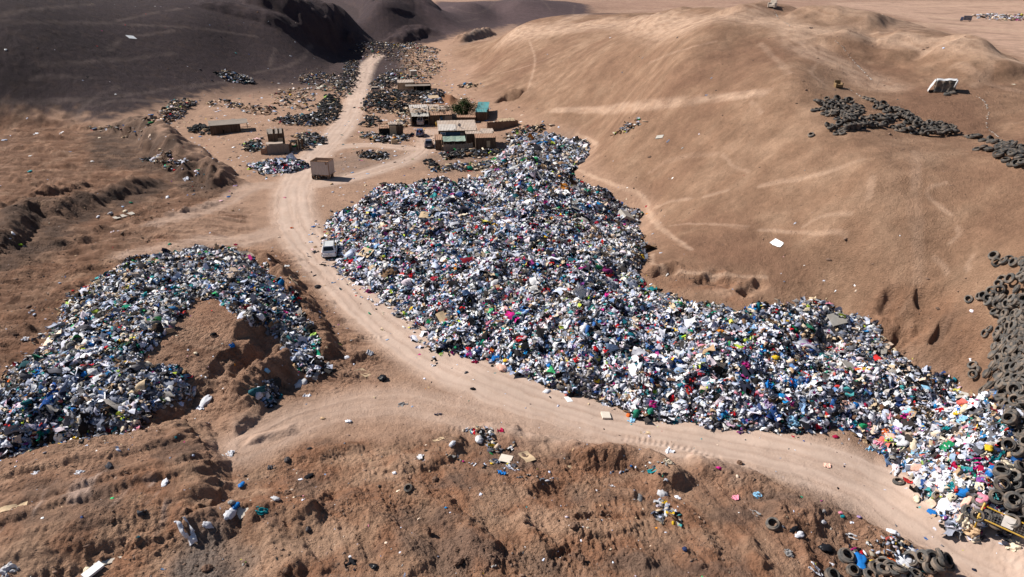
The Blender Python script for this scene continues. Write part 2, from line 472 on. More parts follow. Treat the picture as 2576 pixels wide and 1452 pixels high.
PLAIN = area([(2080,14),(2200,28),(2330,58),(2450,100),(2640,172),(2640,3),(2300,3),(2100,5)], 8, 4, 7)
ASH = np.maximum.reduce([area([(900,380),(1010,380),(1060,400),(960,430),(850,470),(780,440),(840,400)], 3, 2, 8) * .6, area([(1080,390),(1300,330),(1440,330),(1300,400),(1200,440),(1060,430)], 3, 2, 9) * .5,
                         area([(1800,1165),(2000,1180),(2200,1260),(2300,1330),(2200,1340),(2000,1280)], 1.5, 1.2, 10) * .5, area([(1180,95),(1300,62),(1240,85),(1160,115)], 2, 1, 11),
                         area([(1560,530),(1610,545),(1600,580),(1540,560)], 1, 1, 12) * .7,
                         area([(480,1330),(560,1320),(650,1390),(640,1480),(460,1480),(420,1420)], 1, 1, 14) * .9])
SALT = area([(0,1290),(420,1210),(545,1200),(540,1280),(420,1350),(150,1440),(-40,1452)], 1.5, 1, 13)
TREADZ = area([(-60,1200),(500,1120),(560,1260),(300,1400),(-60,1480)], 1, .5, 15)

GRAVEL = np.maximum(GRAVEL, (sstep(200, 240, RR)[None] * (1 - sstep(-.165, -.135, AZ))[:, None] * sstep(-1.2, -1.0, AZ)[:, None]).astype(np.float32))
ROAD = np.zeros(H.shape, np.float32); RUT = np.zeros(H.shape, np.float32); TRK = np.zeros(H.shape, np.float32)
for pts, wd, st in (([(2620,1440),(2450,1370),(2330,1300),(2200,1215),(2000,1150),(1780,1105),(1560,1070),(1400,1025),(1250,970),(1120,910),(1000,830),(920,760),(850,690),(790,630),(750,570),(738,510),(748,455),(790,395),(850,335),(885,280),(905,215),(925,165),(950,140)], 3.2, 1.0),
                    ([(750,470),(860,452),(960,425),(1040,395),(1075,360),(1080,330)], 2.6, .7),
                    ([(800,385),(870,368),(960,366),(1040,375)], 2.2, .7),
                    ([(1600,1075),(1450,1090),(1250,1060),(1000,1010),(800,1040),(620,1120)], 2.6, .45),
                    ([(740,560),(640,600),(520,610),(330,640)], 2.4, .45), ([(760,470),(640,470),(540,520),(400,560)], 2.4, .4),
                    ([(2050,1170),(2300,1330),(2450,1440)], 2.2, .5)):
    o, lat, al = line(pts, wd * 1.35, .22, 300 + len(pts), .65)
    st_n = st * (1 + .35 * fbm(lat * 1.6, al * .05, 3, 310))
    ROAD = np.maximum(ROAD, np.clip(o * st_n, 0, 1.2))
    for c in (-1.7, -.55, .6, 1.75):
        TRK = np.maximum(TRK, o * st * np.exp(-((lat - c - .25 * np.sin(al * .13 + c)) / .24) ** 2))
        RUT -= o * st * .028 * np.exp(-((lat - c - .25 * np.sin(al * .13 + c)) / .2) ** 2)
PATH = np.zeros(H.shape, np.float32)
PATHS = [(tp('T7', (740,20),(930,130),(830,230),(755,330),(770,380),(1050,500),(1300,590),(1415,690),(1430,790),(1550,930),(1700,1050),(1850,1150)), .55, .8),
         (tp('T7', (1470,1200),(1480,1290),(1640,1350),(2000,1390),(2576,1420)), .5, .8), (tp('T3', (500,1080),(1100,1060),(1500,1015),(2000,960),(2576,915)), 1.1, .9),
         (tp('T3', (100,320),(400,300),(800,262),(1200,240),(1700,250),(1900,210),(2250,160),(2576,190)), 8, 1.0), (tp('T3', (520,270),(600,215),(780,145)), 6, .7),
         (tp('T3', (270,380),(330,600),(270,850)), .5, .6), (tp('T3', (0,720),(330,620),(560,520)), .5, .5), (tp('T3', (1450,610),(1700,510),(2100,400)), .5, .4),
         (tp('T4', (0,200),(300,260),(650,330),(800,390),(1300,490),(1900,590),(2576,690)), 4.2, 1.0), (tp('T4', (280,280),(500,500),(800,640),(1200,850)), 4.5, .8),
         (tp('T4', (640,330),(900,300),(1400,330)), 5, .6), (tp('T4', (1500,440),(1900,430),(2400,460)), 1.2, .5), (tp('T4', (2200,660),(2200,760),(2100,840)), 1, .4),
         (tp('T4', (1900,700),(2300,830),(2576,900)), 1.2, .4), (tp('T4', (0,440),(150,580),(280,720)), .8, .4), (tp('T4', (600,580),(500,700),(640,830)), .5, .4),
         (tp('T8', (0,530),(500,435),(800,340),(1000,270)), .45, .6), (tp('T8', (0,950),(400,975),(850,1000)), .35, .6), (tp('T8', (420,910),(600,830),(900,795)), .3, .5),
         (tp('T8', (1800,500),(1640,560),(1700,680),(1860,800)), .35, .6), (tp('T8', (1940,930),(1960,1000),(1860,1080)), .35, .5), (tp('T8', (1100,440),(1060,640)), .45, .5),
         (tp('T8', (1520,200),(1510,600),(1530,1200),(1540,1440)), .8, .4), (tp('T8', (1700,1240),(1800,1320),(1830,1370)), .3, .5), (tp('T8', (2060,1240),(2010,1320),(2030,1360)), .3, .5),
         (tp('T7', (1500,740),(1850,660)), .4, .5), (tp('T7', (1980,635),(2200,580)), .4, .5), (tp('T7', (2050,900),(2400,920)), .3, .5), (tp('T7', (1640,920),(2380,940)), .3, .5), (tp('T7', (2160,220),(2270,340),(2420,390)), .35, .4),
         (tp('T3', (2440,1000),(2540,1110)), .4, .5), (tp('T7', (1450,390),(1700,260),(2100,210)), .5, .3),
         ([(2080,30),(2200,50),(2400,64),(2576,80)], 12, .8), ([(2200,30),(2350,42),(2400,50)], 10, .7), ([(2100,8),(2300,16),(2576,10)], 16, .6), ([(1540,30),(1700,22),(1850,12)], 14, .6), ([(1800,18),(1900,25),(2000,20)], 7, .6)]
for k, (pts, wd, st) in enumerate(PATHS):
    o, lat, al = line(pts, wd * 1.05, .15, 330 + k, .8)
    PATH = np.maximum(PATH, o * st * np.clip(.8 + .6 * fbm(al * .25, lat, 2, 340 + k), 0, 1))
FAINT = np.zeros(H.shape, np.float32)
for k, pts in enumerate([tp('T1', (0,210),(800,230),(1300,240),(2000,290),(2500,360)), tp('T1', (0,165),(200,115),(900,40)), tp('T1', (1000,225),(1400,150),(1750,85)), tp('T1', (0,1005),(900,965),(1500,890),(2200,800)),
                         tp('T1', (760,1150),(860,1000),(1150,850)), tp('T1', (400,640),(1000,600),(1700,520)), tp('T1', (300,780),(900,760)), tp('T1', (1050,480),(1200,380)), tp('T1', (900,1030),(1700,990)),
                         tp('T1', (1300,350),(1700,300)), tp('T2', (250,0),(500,130),(760,330)), tp('T2', (560,430),(520,540),(330,660)), tp('T2', (0,720),(350,640)), tp('T2', (220,480),(160,650)),
                         tp('T2', (1900,70),(2200,130),(2390,0)), tp('T2', (2000,215),(2200,175)), tp('T3', (380,0),(500,120)), tp('T3', (720,50),(700,140))]):
    o, lat, al = line(pts, 1.3, .4, 380 + k, .8)
    FAINT = np.maximum(FAINT, o * .8 * np.clip(.7 + .8 * fbm(al * .12, lat * .5, 2, 390 + k), 0, 1))

# ------------------------------------------------------------------ fine relief
NEAR = 1 - sstep(140, 420, RR)[None] * np.ones((NA, 1))
PATCHY = np.clip(.55 + .9 * fbm(GX * .11, GY * .16, 3, 402), .12, 1.3)
rough = .045 + .055 * np.clip(DIST, 0, 1)
H += rough * NEAR * fbm(GX * .55, GY * .55, 4, 400) * (1 - .7 * np.clip(ROAD, 0, 1))
H += (.02 + .035 * DIST) * NEAR * (1 - sstep(60, 140, GY)) * fbm(GX * 2.3, GY * 2.3, 3, 410) * (1 - .8 * np.clip(ROAD, 0, 1))
H += .16 * fbm(GX * .06, GY * .06, 3, 420) * sstep(2, 8, H) * NEAR
H += .10 * fbm(GX * .22, GY * .09, 3, 425) * sstep(1.5, 5, H) * NEAR * (1 - GRAVEL)
H += (GRAVEL * .10) * fbm(GX * .8, GY * .8, 3, 430)
_rg = 1 - np.abs(fbm(GX * 1.7, GY * 1.7, 4, 412, .6))
H += .11 * PATCHY * DIST * NEAR * (1 - sstep(60, 140, GY)) * np.clip(_rg - .62, -.25, 1) * (1 - .9 * np.clip(ROAD, 0, 1))
_cal = 1 - .6 * TREADZ
_rb = np.maximum(fbm(GX * 3.6, GY * 3.6, 3, 416, .65), -.15)
H += (.010 + .055 * DIST * PATCHY) * (1 - sstep(55, 110, RR))[None] * _rb * _cal * (1 - .7 * np.clip(ROAD, 0, 1))
_sl = np.hypot(np.gradient(H, axis=1) / np.gradient(RR)[None], np.gradient(H, axis=0) / (np.gradient(AZ)[:, None] * RR[None]))
_st = sstep(.30, .75, _sl) * (1 - sstep(110, 180, RR))[None] * (1 - sstep(3.5, 6, BASE))
_st = _st * (1 - .85 * TREADZ)
H += .7 * _st * (.16 * (1 - np.abs(fbm(GX * 1.1, GY * 1.1, 3, 450))) - .10 + .09 * fbm(GX * 2.7, GY * 2.7, 3, 455, .6))
H += RUT * NEAR
# scrape marks of the bulldozer, long and shallow
_lf = area([(-80,280),(230,318),(480,425),(580,470),(640,630),(760,640),(800,720),(870,830),(960,910),(700,1010),(470,1060),(-80,1200)], 3, 2, 21)
_sk = fbm(GX * .16 + .25 * fbm(GX * .05, GY * .05, 2, 461), GY * .95 + GX * .12, 4, 460, .6)
H += _lf * (1 - np.clip(MOUNDED, 0, 1)) * .42 * np.clip(_sk, -.8, .8) * (1 - .8 * np.clip(ROAD, 0, 1))
_sk2 = fbm(GX * 1.1 + GY * .5, GY * .18, 3, 465)
H += .10 * DIST * (1 - _lf) * (1 - TREADZ) * _sk2 * NEAR
# caterpillar tread prints: ribs across the direction of travel
for pts, wd in (([(-40,1232),(300,1200),(430,1152)], .35), ([(150,1285),(420,1215),(520,1186)], .35), ([(-40,1340),(250,1292),(500,1225)], .4), ([(-40,1392),(250,1345),(430,1295)], .4), ([(-40,1425),(200,1385),(400,1325)], .4),
                ([(1440,1322),(1560,1318),(1720,1305)], .4), ([(1440,1345),(1560,1340),(1740,1330)], .4), ([(1400,1372),(1500,1372),(1620,1368)], .4), ([(1480,1275),(1600,1272),(1700,1268)], .35),
                ([(1230,1390),(1400,1410),(1500,1430)], .7), ([(1300,1360),(1450,1390)], .7), ([(1240,1250),(1300,1330)], .6), ([(1380,1352),(1440,1362),(1500,1385)], .8), ([(1080,1082),(1220,1080)], .35),
                ([(0,700),(230,690)], .4), ([(30,740),(200,725)], .4), ([(780,705),(860,700)], .35), ([(830,855),(960,845)], .4), ([(2090,1345),(2160,1380)], .5), ([(1760,1300),(1860,1440)], .5), ([(1560,1100),(1700,1120),(1800,1150)], .4)):
    o, lat, al = line(pts, wd * 1.3, .08, 440, .35)
    H += o * (.032 * np.sign(np.sin(al * 2 * math.pi / .42 + 1.2 * np.abs(lat) )) * np.clip(.7 + fbm(al * .7, lat, 2, 441), 0, 1) - .02)

SURF = H + np.maximum.reduce(HEAPS)

# ------------------------------------------------------------------ soil colour; the spoil banks also carry painted shade
def C(*v):
    return np.array(v, np.float32)


def mix(a, b, t):
    return a * (1 - t[..., None]) + b * t[..., None]


n1 = fbm(GX * .05, GY * .05, 4, 500).astype(np.float32)
n2 = fbm(GX * .3, GY * .3, 4, 510).astype(np.float32)
n3 = fbm(GX * .9, GY * .25, 3, 520).astype(np.float32)
hillf = sstep(1.0, 4.0, BASE).astype(np.float32)
VALLEY, HILL, RED, ROADC = C(.335, .208, .145), C(.248, .147, .095), C(.245, .124, .074), C(.47, .35, .285)
GRAV, PLN, ASHC, SALTC = C(.043, .028, .031), C(.46, .30, .225), C(.165, .125, .105), C(.55, .40, .33)
col = np.broadcast_to(VALLEY, H.shape + (3,)).astype(np.float32)
col = mix(col, HILL, hillf)
col = mix(col, C(.31, .20, .135), np.clip(hillf * (n2 * .5 + n1 * .6), 0, .7))
col = mix(col, C(.20, .105, .068), np.clip(hillf * (-n1 * .8 - n2 * .25), 0, .6))
col = mix(col, RED, np.clip(DIST * (.75 + .6 * n1 + .35 * n2), 0, 1))
col = mix(col, C(.155, .088, .062), np.clip(DIST * (-.25 + .6 * n3 + .45 * n2), 0, .6))
col = mix(col, C(.34, .215, .145), np.clip(DIST * (.02 - .8 * n2 + .4 * n1), 0, .65))
n4 = fbm(GX * .14 + .3 * n2, GY * .8 + GX * .1, 4, 530, .6).astype(np.float32)
n5 = fbm(GX * .13, GY * .22, 4, 540, .6).astype(np.float32)
col = mix(col, C(.16, .082, .052), np.clip(_lf * (n4 * 1.1 - .05), 0, .75).astype(np.float32))
col = mix(col, C(.33, .19, .125), np.clip(_lf * (-n4 - .15), 0, .6).astype(np.float32))
col = mix(col, C(.15, .098, .075), np.clip(DIST * (1 - _lf) * (n5 * 1.3 - .25), 0, .75).astype(np.float32))
col = mix(col, C(.40, .255, .175), np.clip(DIST * (1 - _lf) * (-n5 * 1.2 - .2), 0, .7).astype(np.float32))
SPOIL_SHADE = np.maximum.reduce([area([(225,325),(300,318),(370,330),(430,380),(490,430),(560,450),(580,482),(500,500),(440,470),(400,440),(330,425),(240,420),(215,370)], 2, 1.5, 16), area([(150,540),(260,500),(420,448),(440,470),(330,520),(200,560)], 1.5, 1, 17), area([(-40,560),(60,530),(150,520),(200,555),(170,620),(60,680),(-40,700)], 2, 1.5, 18)])
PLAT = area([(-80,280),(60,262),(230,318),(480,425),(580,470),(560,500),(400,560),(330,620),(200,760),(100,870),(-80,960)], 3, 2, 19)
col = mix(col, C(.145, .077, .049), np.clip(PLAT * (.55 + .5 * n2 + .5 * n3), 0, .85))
col = mix(col, C(.085, .055, .042), np.clip(SPOIL_SHADE * (.75 + .4 * n2), 0, .9))  # dark spoil earth, with the bank faces' shade painted into its colour
col = mix(col, C(.27, .135, .078), area([(1070,263),(1076,250),(1108,243),(1145,250),(1150,263)], .8, .6, 23))
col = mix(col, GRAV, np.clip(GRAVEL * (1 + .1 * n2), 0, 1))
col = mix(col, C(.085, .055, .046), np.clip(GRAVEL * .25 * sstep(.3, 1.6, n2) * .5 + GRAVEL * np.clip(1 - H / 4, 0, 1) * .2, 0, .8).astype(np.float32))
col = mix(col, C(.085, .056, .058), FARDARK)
col = mix(col, PLN, PLAIN * .85)
col = mix(col, C(.26, .165, .12), np.clip(PLAIN * n1 * 1.2, 0, .8))
col = mix(col, ASHC, np.clip(ASH * (.8 + .5 * n2), 0, 1))
col = mix(col, SALTC, np.clip(SALT * sstep(.35, 1.1, n3 + .4 * n2) * .7, 0, 1))
col = mix(col, ROADC, np.clip(ROAD * .95 * (1 + .2 * n3), 0, 1))
col = mix(col, C(.36, .255, .205), np.clip(TRK * .45, 0, 1))
col = mix(col, C(.48, .325, .235), np.clip(PATH * .85, 0, 1))
col = mix(col, C(.16, .115, .10), np.clip(FAINT * .6, 0, 1))
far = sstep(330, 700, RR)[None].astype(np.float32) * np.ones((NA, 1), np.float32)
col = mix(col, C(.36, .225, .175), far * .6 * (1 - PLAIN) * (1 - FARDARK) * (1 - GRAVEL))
col *= (1 + .10 * n2 + .06 * n1)[..., None]
col = np.clip(col, .01, .8)


# ------------------------------------------------------------------ mesh helpers
def mesh_np(name, verts, faces, quads=True):
    me = bpy.data.meshes.new(name)
    k = faces.shape[1]
    me.vertices.add(len(verts)); me.vertices.foreach_set('co', np.asarray(verts, np.float32).ravel())
    me.loops.add(faces.size); me.loops.foreach_set('vertex_index', np.asarray(faces, np.int32).ravel())
    me.polygons.add(len(faces))
    me.polygons.foreach_set('loop_start', np.arange(0, faces.size, k, dtype=np.int32))
    me.polygons.foreach_set('loop_total', np.full(len(faces), k, np.int32))
    me.update(calc_edges=True)
    return me


def vcol(me, c, name='Col'):
    a = me.attributes.new(name, 'FLOAT_COLOR', 'POINT')
    cc = np.ones((len(me.vertices), 4), np.float32); cc[:, :3] = c
    a.data.foreach_set('color', cc.ravel())


def smooth(me):
    me.polygons.foreach_set('use_smooth', np.ones(len(me.polygons), bool))


def link(o, parent=None):
    COL.objects.link(o)
    if parent is not None:
        o.parent = parent
    return o


def nodes_mat(name):
    m = bpy.data.materials.new(name); m.use_nodes = True
    nt = m.node_tree; nt.nodes.clear()
    out = nt.nodes.new('ShaderNodeOutputMaterial'); b = nt.nodes.new('ShaderNodeBsdfPrincipled')
    nt.links.new(b.outputs[0], out.inputs[0])
    return m, nt, b


def nd(nt, t, **kw):
    n = nt.nodes.new(t)
    for k, v in kw.items():
        setattr(n, k, v)
    return n


def soil_mat():
    m, nt, b = nodes_mat('desert_soil')
    L = nt.links.new
    at = nd(nt, 'ShaderNodeAttribute', attribute_name='Col')
    geo = nd(nt, 'ShaderNodeNewGeometry')
    def nz(scale, det, rough_):
        n = nd(nt, 'ShaderNodeTexNoise'); n.inputs['Scale'].default_value = scale; n.inputs['Detail'].default_value = det; n.inputs['Roughness'].default_value = rough_
        L(geo.outputs['Position'], n.inputs['Vector']); return n
    a, c, d = nz(1.6, 6, .7), nz(6.5, 4, .75), nz(.35, 5, .65)
    mm = nd(nt, 'ShaderNodeMath', operation='ADD'); L(a.outputs[0], mm.inputs[0]); L(c.outputs[0], mm.inputs[1])
    m2 = nd(nt, 'ShaderNodeMath', operation='ADD'); L(mm.outputs[0], m2.inputs[0]); L(d.outputs[0], m2.inputs[1])
    mr = nd(nt, 'ShaderNodeMapRange'); mr.inputs[1].default_value = 1.05; mr.inputs[2].default_value = 1.95; mr.inputs[3].default_value = -.40; mr.inputs[4].default_value = .36
    L(m2.outputs[0], mr.inputs[0])
    gn = nd(nt, 'ShaderNodeAttribute', attribute_name='grain')
    mg = nd(nt, 'ShaderNodeMath', operation='MULTIPLY_ADD'); L(mr.outputs[0], mg.inputs[0]); L(gn.outputs['Fac'], mg.inputs[1]); mg.inputs[2].default_value = 1.0
    mx = nd(nt, 'ShaderNodeVectorMath', operation='SCALE'); L(at.outputs['Color'], mx.inputs[0]); L(mg.outputs[0], mx.inputs['Scale'])
    L(mx.outputs[0], b.inputs['Base Color'])
    b.inputs['Roughness'].default_value = .95; b.inputs['Specular IOR Level'].default_value = .15
    ru = nd(nt, 'ShaderNodeAttribute', attribute_name='churned')
    vo = nd(nt, 'ShaderNodeTexVoronoi'); vo.inputs['Scale'].default_value = 2.6; L(geo.outputs['Position'], vo.inputs['Vector'])
    vo2 = nd(nt, 'ShaderNodeTexVoronoi'); vo2.inputs['Scale'].default_value = 7.0; L(geo.outputs['Position'], vo2.inputs['Vector'])
    va = nd(nt, 'ShaderNodeMath', operation='MULTIPLY_ADD'); L(vo2.outputs['Distance'], va.inputs[0]); va.inputs[1].default_value = .5; L(vo.outputs['Distance'], va.inputs[2])
    vm = nd(nt, 'ShaderNodeMath', operation='MULTIPLY'); L(va.outputs[0], vm.inputs[0]); L(ru.outputs['Fac'], vm.inputs[1])
    vs = nd(nt, 'ShaderNodeMath', operation='MULTIPLY_ADD'); L(vm.outputs[0], vs.inputs[0]); vs.inputs[1].default_value = -.9
    mh = nd(nt, 'ShaderNodeMath', operation='MULTIPLY'); L(mm.outputs[0], mh.inputs[0]); L(gn.outputs['Fac'], mh.inputs[1]); L(mh.outputs[0], vs.inputs[2])
    bp = nd(nt, 'ShaderNodeBump'); bp.inputs['Strength'].default_value = 1.0; bp.inputs['Distance'].default_value = .2
    L(vs.outputs[0], bp.inputs['Height']); L(bp.outputs[0], b.inputs['Normal'])
    return m


SOIL = soil_mat()
idx = np.arange(NA * NR).reshape(NA, NR)
f = np.stack([idx[:-1, :-1], idx[1:, :-1], idx[1:, 1:], idx[:-1, 1:]], -1).reshape(-1, 4)[:, ::-1]
wrap = np.stack([idx[-1, :-1], idx[0, :-1], idx[0, 1:], idx[-1, 1:]], -1)[:, ::-1]
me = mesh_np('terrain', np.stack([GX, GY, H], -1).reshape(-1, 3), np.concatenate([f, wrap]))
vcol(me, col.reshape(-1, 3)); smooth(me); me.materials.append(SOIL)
_gr = me.attributes.new('grain', 'FLOAT', 'POINT'); _gr.data.foreach_set('value', np.clip(1 - .75 * np.clip(ROAD, 0, 1) - .2 * (1 - DIST) * (1 - hillf), .15, 1).astype(np.float32).ravel())
_at = me.attributes.new('churned', 'FLOAT', 'POINT'); _at.data.foreach_set('value', np.clip(np.maximum(DIST * .9 * PATCHY, np.clip(MOUNDED, 0, 1) * .4) * (1 - ROAD), 0, 1).astype(np.float32).ravel())
terrain = link(bpy.data.objects.new('terrain', me))
terrain['kind'] = 'structure'

# ------------------------------------------------------------------ light
SUN_EL, SUN_AZ = R(41), math.atan2(-.93, .36)      # azimuth measured from +Y towards +X
w_ = bpy.data.worlds.new('World'); scene.world = w_; w_.use_nodes = True
nt = w_.node_tree; bg = nt.nodes['Background']
sky = nt.nodes.new('ShaderNodeTexSky'); sky.sky_type = 'NISHITA'; sky.sun_disc = False
sky.sun_elevation = SUN_EL; sky.sun_rotation = SUN_AZ; sky.altitude = 600; sky.air_density = 1.0; sky.dust_density = .6
nt.links.new(sky.outputs[0], bg.inputs[0]); bg.inputs[1].default_value = .05
sd = bpy.data.lights.new('sun', 'SUN'); sd.energy = 5.0; sd.angle = R(.55); sd.color = (1, .95, .87)
so = link(bpy.data.objects.new('sun', sd))
so.location = (-60, 40, 120)
dirv = Vector((math.sin(SUN_AZ) * math.cos(SUN_EL), math.cos(SUN_AZ) * math.cos(SUN_EL), math.sin(SUN_EL)))
so.rotation_euler = dirv.to_track_quat('Z', 'Y').to_euler()
scene.view_settings.view_transform = 'Standard'; scene.view_settings.look = 'None'
scene.view_settings.exposure = 0.54; scene.view_settings.gamma = 1
scene.cycles.max_bounces = 4; scene.cycles.diffuse_bounces = 1; scene.cycles.glossy_bounces = 2; scene.cycles.transparent_max_bounces = 4
# ------------------------------------------------------------------ labels
def tag(o, label=None, cat=None, group=None, kind=None):
    if label: o['label'] = label
    if cat: o['category'] = cat
    if group: o['group'] = group
    if kind: o['kind'] = kind
    return o


def simple_mat(name, rgb, rough=.8, var=.18, scale=9.0, metallic=0.0, bump=.0, spec=.3, dust=0.0, stretch=None):
    m, nt, b = nodes_mat(name); L = nt.links.new
    tc = nd(nt, 'ShaderNodeTexCoord')
    src = tc.outputs['Object']
    if stretch:
        mp = nd(nt, 'ShaderNodeMapping'); mp.inputs['Scale'].default_value = stretch; L(src, mp.inputs[0]); src = mp.outputs[0]
    n = nd(nt, 'ShaderNodeTexNoise'); n.inputs['Scale'].default_value = scale; n.inputs['Detail'].default_value = 4; n.inputs['Roughness'].default_value = .65
    L(src, n.inputs['Vector'])
    mr = nd(nt, 'ShaderNodeMapRange'); mr.inputs[1].default_value = .3; mr.inputs[2].default_value = .7; mr.inputs[3].default_value = 1 - var; mr.inputs[4].default_value = 1 + var
    L(n.outputs[0], mr.inputs[0])
    v = nd(nt, 'ShaderNodeVectorMath', operation='SCALE'); v.inputs[0].default_value = rgb; L(mr.outputs[0], v.inputs['Scale'])
    last = v.outputs[0]
    if dust:
        n2 = nd(nt, 'ShaderNodeTexNoise'); n2.inputs['Scale'].default_value = scale * .37; n2.inputs['Detail'].default_value = 3; L(src, n2.inputs['Vector'])
        m2 = nd(nt, 'ShaderNodeMapRange'); m2.inputs[1].default_value = .42; m2.inputs[2].default_value = .68; m2.inputs[3].default_value = 0; m2.inputs[4].default_value = dust
        L(n2.outputs[0], m2.inputs[0])
        mx = nd(nt, 'ShaderNodeMix', data_type='RGBA'); L(m2.outputs[0], mx.inputs[0]); L(last, mx.inputs[6]); mx.inputs[7].default_value = (.34, .24, .17, 1)
        last = mx.outputs[2]
    L(last, b.inputs['Base Color'])
    b.inputs['Roughness'].default_value = rough; b.inputs['Metallic'].default_value = metallic; b.inputs['Specular IOR Level'].default_value = spec
    if bump:
        bp = nd(nt, 'ShaderNodeBump'); bp.inputs['Strength'].default_value = bump; bp.inputs['Distance'].default_value = .03; L(n.outputs[0], bp.inputs['Height']); L(bp.outputs[0], b.inputs['Normal'])
    return m


def attr_mat(name, rough=.9, objcol=False, var=.22, scale=14):
    m, nt, b = nodes_mat(name); L = nt.links.new
    src = nd(nt, 'ShaderNodeObjectInfo').outputs['Color'] if objcol else nd(nt, 'ShaderNodeAttribute', attribute_name='Col').outputs['Color']
    geo = nd(nt, 'ShaderNodeNewGeometry')
    n = nd(nt, 'ShaderNodeTexNoise'); n.inputs['Scale'].default_value = scale; n.inputs['Detail'].default_value = 3; L(geo.outputs['Position'], n.inputs['Vector'])
    mr = nd(nt, 'ShaderNodeMapRange'); mr.inputs[1].default_value = .3; mr.inputs[2].default_value = .7; mr.inputs[3].default_value = 1 - var; mr.inputs[4].default_value = 1 + var
    L(n.outputs[0], mr.inputs[0])
    v = nd(nt, 'ShaderNodeVectorMath', operation='SCALE'); L(src, v.inputs[0]); L(mr.outputs[0], v.inputs['Scale']); L(v.outputs[0], b.inputs['Base Color'])
    b.inputs['Roughness'].default_value = rough; b.inputs['Specular IOR Level'].default_value = .08
    bp = nd(nt, 'ShaderNodeBump'); bp.inputs['Strength'].default_value = .35; bp.inputs['Distance'].default_value = .02; L(n.outputs[0], bp.inputs['Height']); L(bp.outputs[0], b.inputs['Normal'])
    return m


CLOTH = attr_mat('heaped_cloth'); GARM = attr_mat('garment_cloth', objcol=True); RUBB = attr_mat('mixed_scrap', rough=.8)

# ------------------------------------------------------------------ small shapes as arrays
def ico(sub):
    bm = bmesh.new(); bmesh.ops.create_icosphere(bm, subdivisions=sub, radius=1)
    v = np.array([q.co[:] for q in bm.verts]); f_ = np.array([[q.index for q in p.verts] for p in bm.faces]); bm.free()
    return v, f_


def t_bundle(k, sub=1):
    v, f_ = ico(sub)
    r0 = np.random.default_rng(k)
    s = np.array([r0.uniform(.9, 1.6), r0.uniform(.45, .85), r0.uniform(.22, .40)]) * .5
    d = 1 + .38 * fbm(v[:, 0] * 1.4 + k, v[:, 1] * 1.4 + v[:, 2] * 1.7, 3, 900 + k % 40)
    q = v * d[:, None]
    q[:, 1] += .5 * r0.uniform(-1, 1) * q[:, 0] ** 2
    q[:, 2] += .18 * np.sin(q[:, 0] * 5 + k)
    return q * s, f_


def t_sheet(k, nx=5, ny=4, fold=.16, th=0):
    r0 = np.random.default_rng(100 + k)
    u, v = np.meshgrid(np.linspace(-.5, .5, nx), np.linspace(-.5, .5, ny), indexing='ij')
    x = u * r0.uniform(1.0, 1.9) + .12 * fbm(u * 3, v * 3 + k, 2, 920); y = v * r0.uniform(.45, .95) + .12 * fbm(u * 3 + 5, v * 3 + k, 2, 930)
    z = fold * np.sin(u * r0.uniform(5, 11) + v * r0.uniform(-6, 6) + k) + fold * 1.1 * fbm(u * 2.5 + k, v * 2.5, 3, 940) - .10 * ((u * 2) ** 2 + (v * 2) ** 2) * r0.uniform(0, 1.2)
    P_ = np.stack([x, y, z + .08], -1).reshape(-1, 3)
    i = np.arange(nx * ny).reshape(nx, ny)
    q = np.stack([i[:-1, :-1], i[1:, :-1], i[1:, 1:], i[:-1, 1:]], -1).reshape(-1, 4)
    f_ = np.concatenate([q[:, [0, 1, 2]], q[:, [0, 2, 3]]])
    return P_, f_


def t_box(lx, ly, lz):
    v = np.array([[x, y, z] for x in (-.5, .5) for y in (-.5, .5) for z in (0, 1)]) * [lx, ly, lz]
    q = np.array([[0, 1, 3, 2], [4, 6, 7, 5], [0, 4, 5, 1], [2, 3, 7, 6], [1, 5, 7, 3], [0, 2, 6, 4]])
    return v, np.concatenate([q[:, [0, 1, 2]], q[:, [0, 2, 3]]])


def t_ring(n=10, m_=5, Ro=.36, ro=.115):
    a = np.linspace(0, 2 * math.pi, n, endpoint=False); b = np.linspace(0, 2 * math.pi, m_, endpoint=False)
    A, B = np.meshgrid(a, b, indexing='ij')
    v = np.stack([np.cos(A) * (Ro - ro + ro * np.cos(B)), np.sin(A) * (Ro - ro + ro * np.cos(B)), ro * np.sin(B) + ro], -1).reshape(-1, 3)
    i = np.arange(n * m_).reshape(n, m_); i1 = np.roll(i, -1, 0); i2 = np.roll(i, -1, 1); i3 = np.roll(i1, -1, 1)
    q = np.stack([i, i1, i3, i2], -1).reshape(-1, 4)
    return v, np.concatenate([q[:, [0, 1, 2]], q[:, [0, 2, 3]]])


def rot_from(nrm, yaw, tilt, tdir):
    """rotation matrices that lay local z along nrm leaned over by tilt"""
    n = len(yaw)
    ax = np.stack([-np.sin(tdir), np.cos(tdir), np.zeros(n)], -1)
    nz_ = nrm + np.tan(np.clip(tilt, -1.35, 1.35))[:, None] * np.stack([np.cos(tdir), np.sin(tdir), np.zeros(n)], -1)
    nz_ /= np.linalg.norm(nz_, axis=1)[:, None]
    t = np.stack([np.cos(yaw), np.sin(yaw), np.zeros(n)], -1)
    t = t - (t * nz_).sum(1)[:, None] * nz_; t /= np.linalg.norm(t, axis=1)[:, None] + 1e-9
    b = np.cross(nz_, t)
    return np.stack([t, b, nz_], -1)


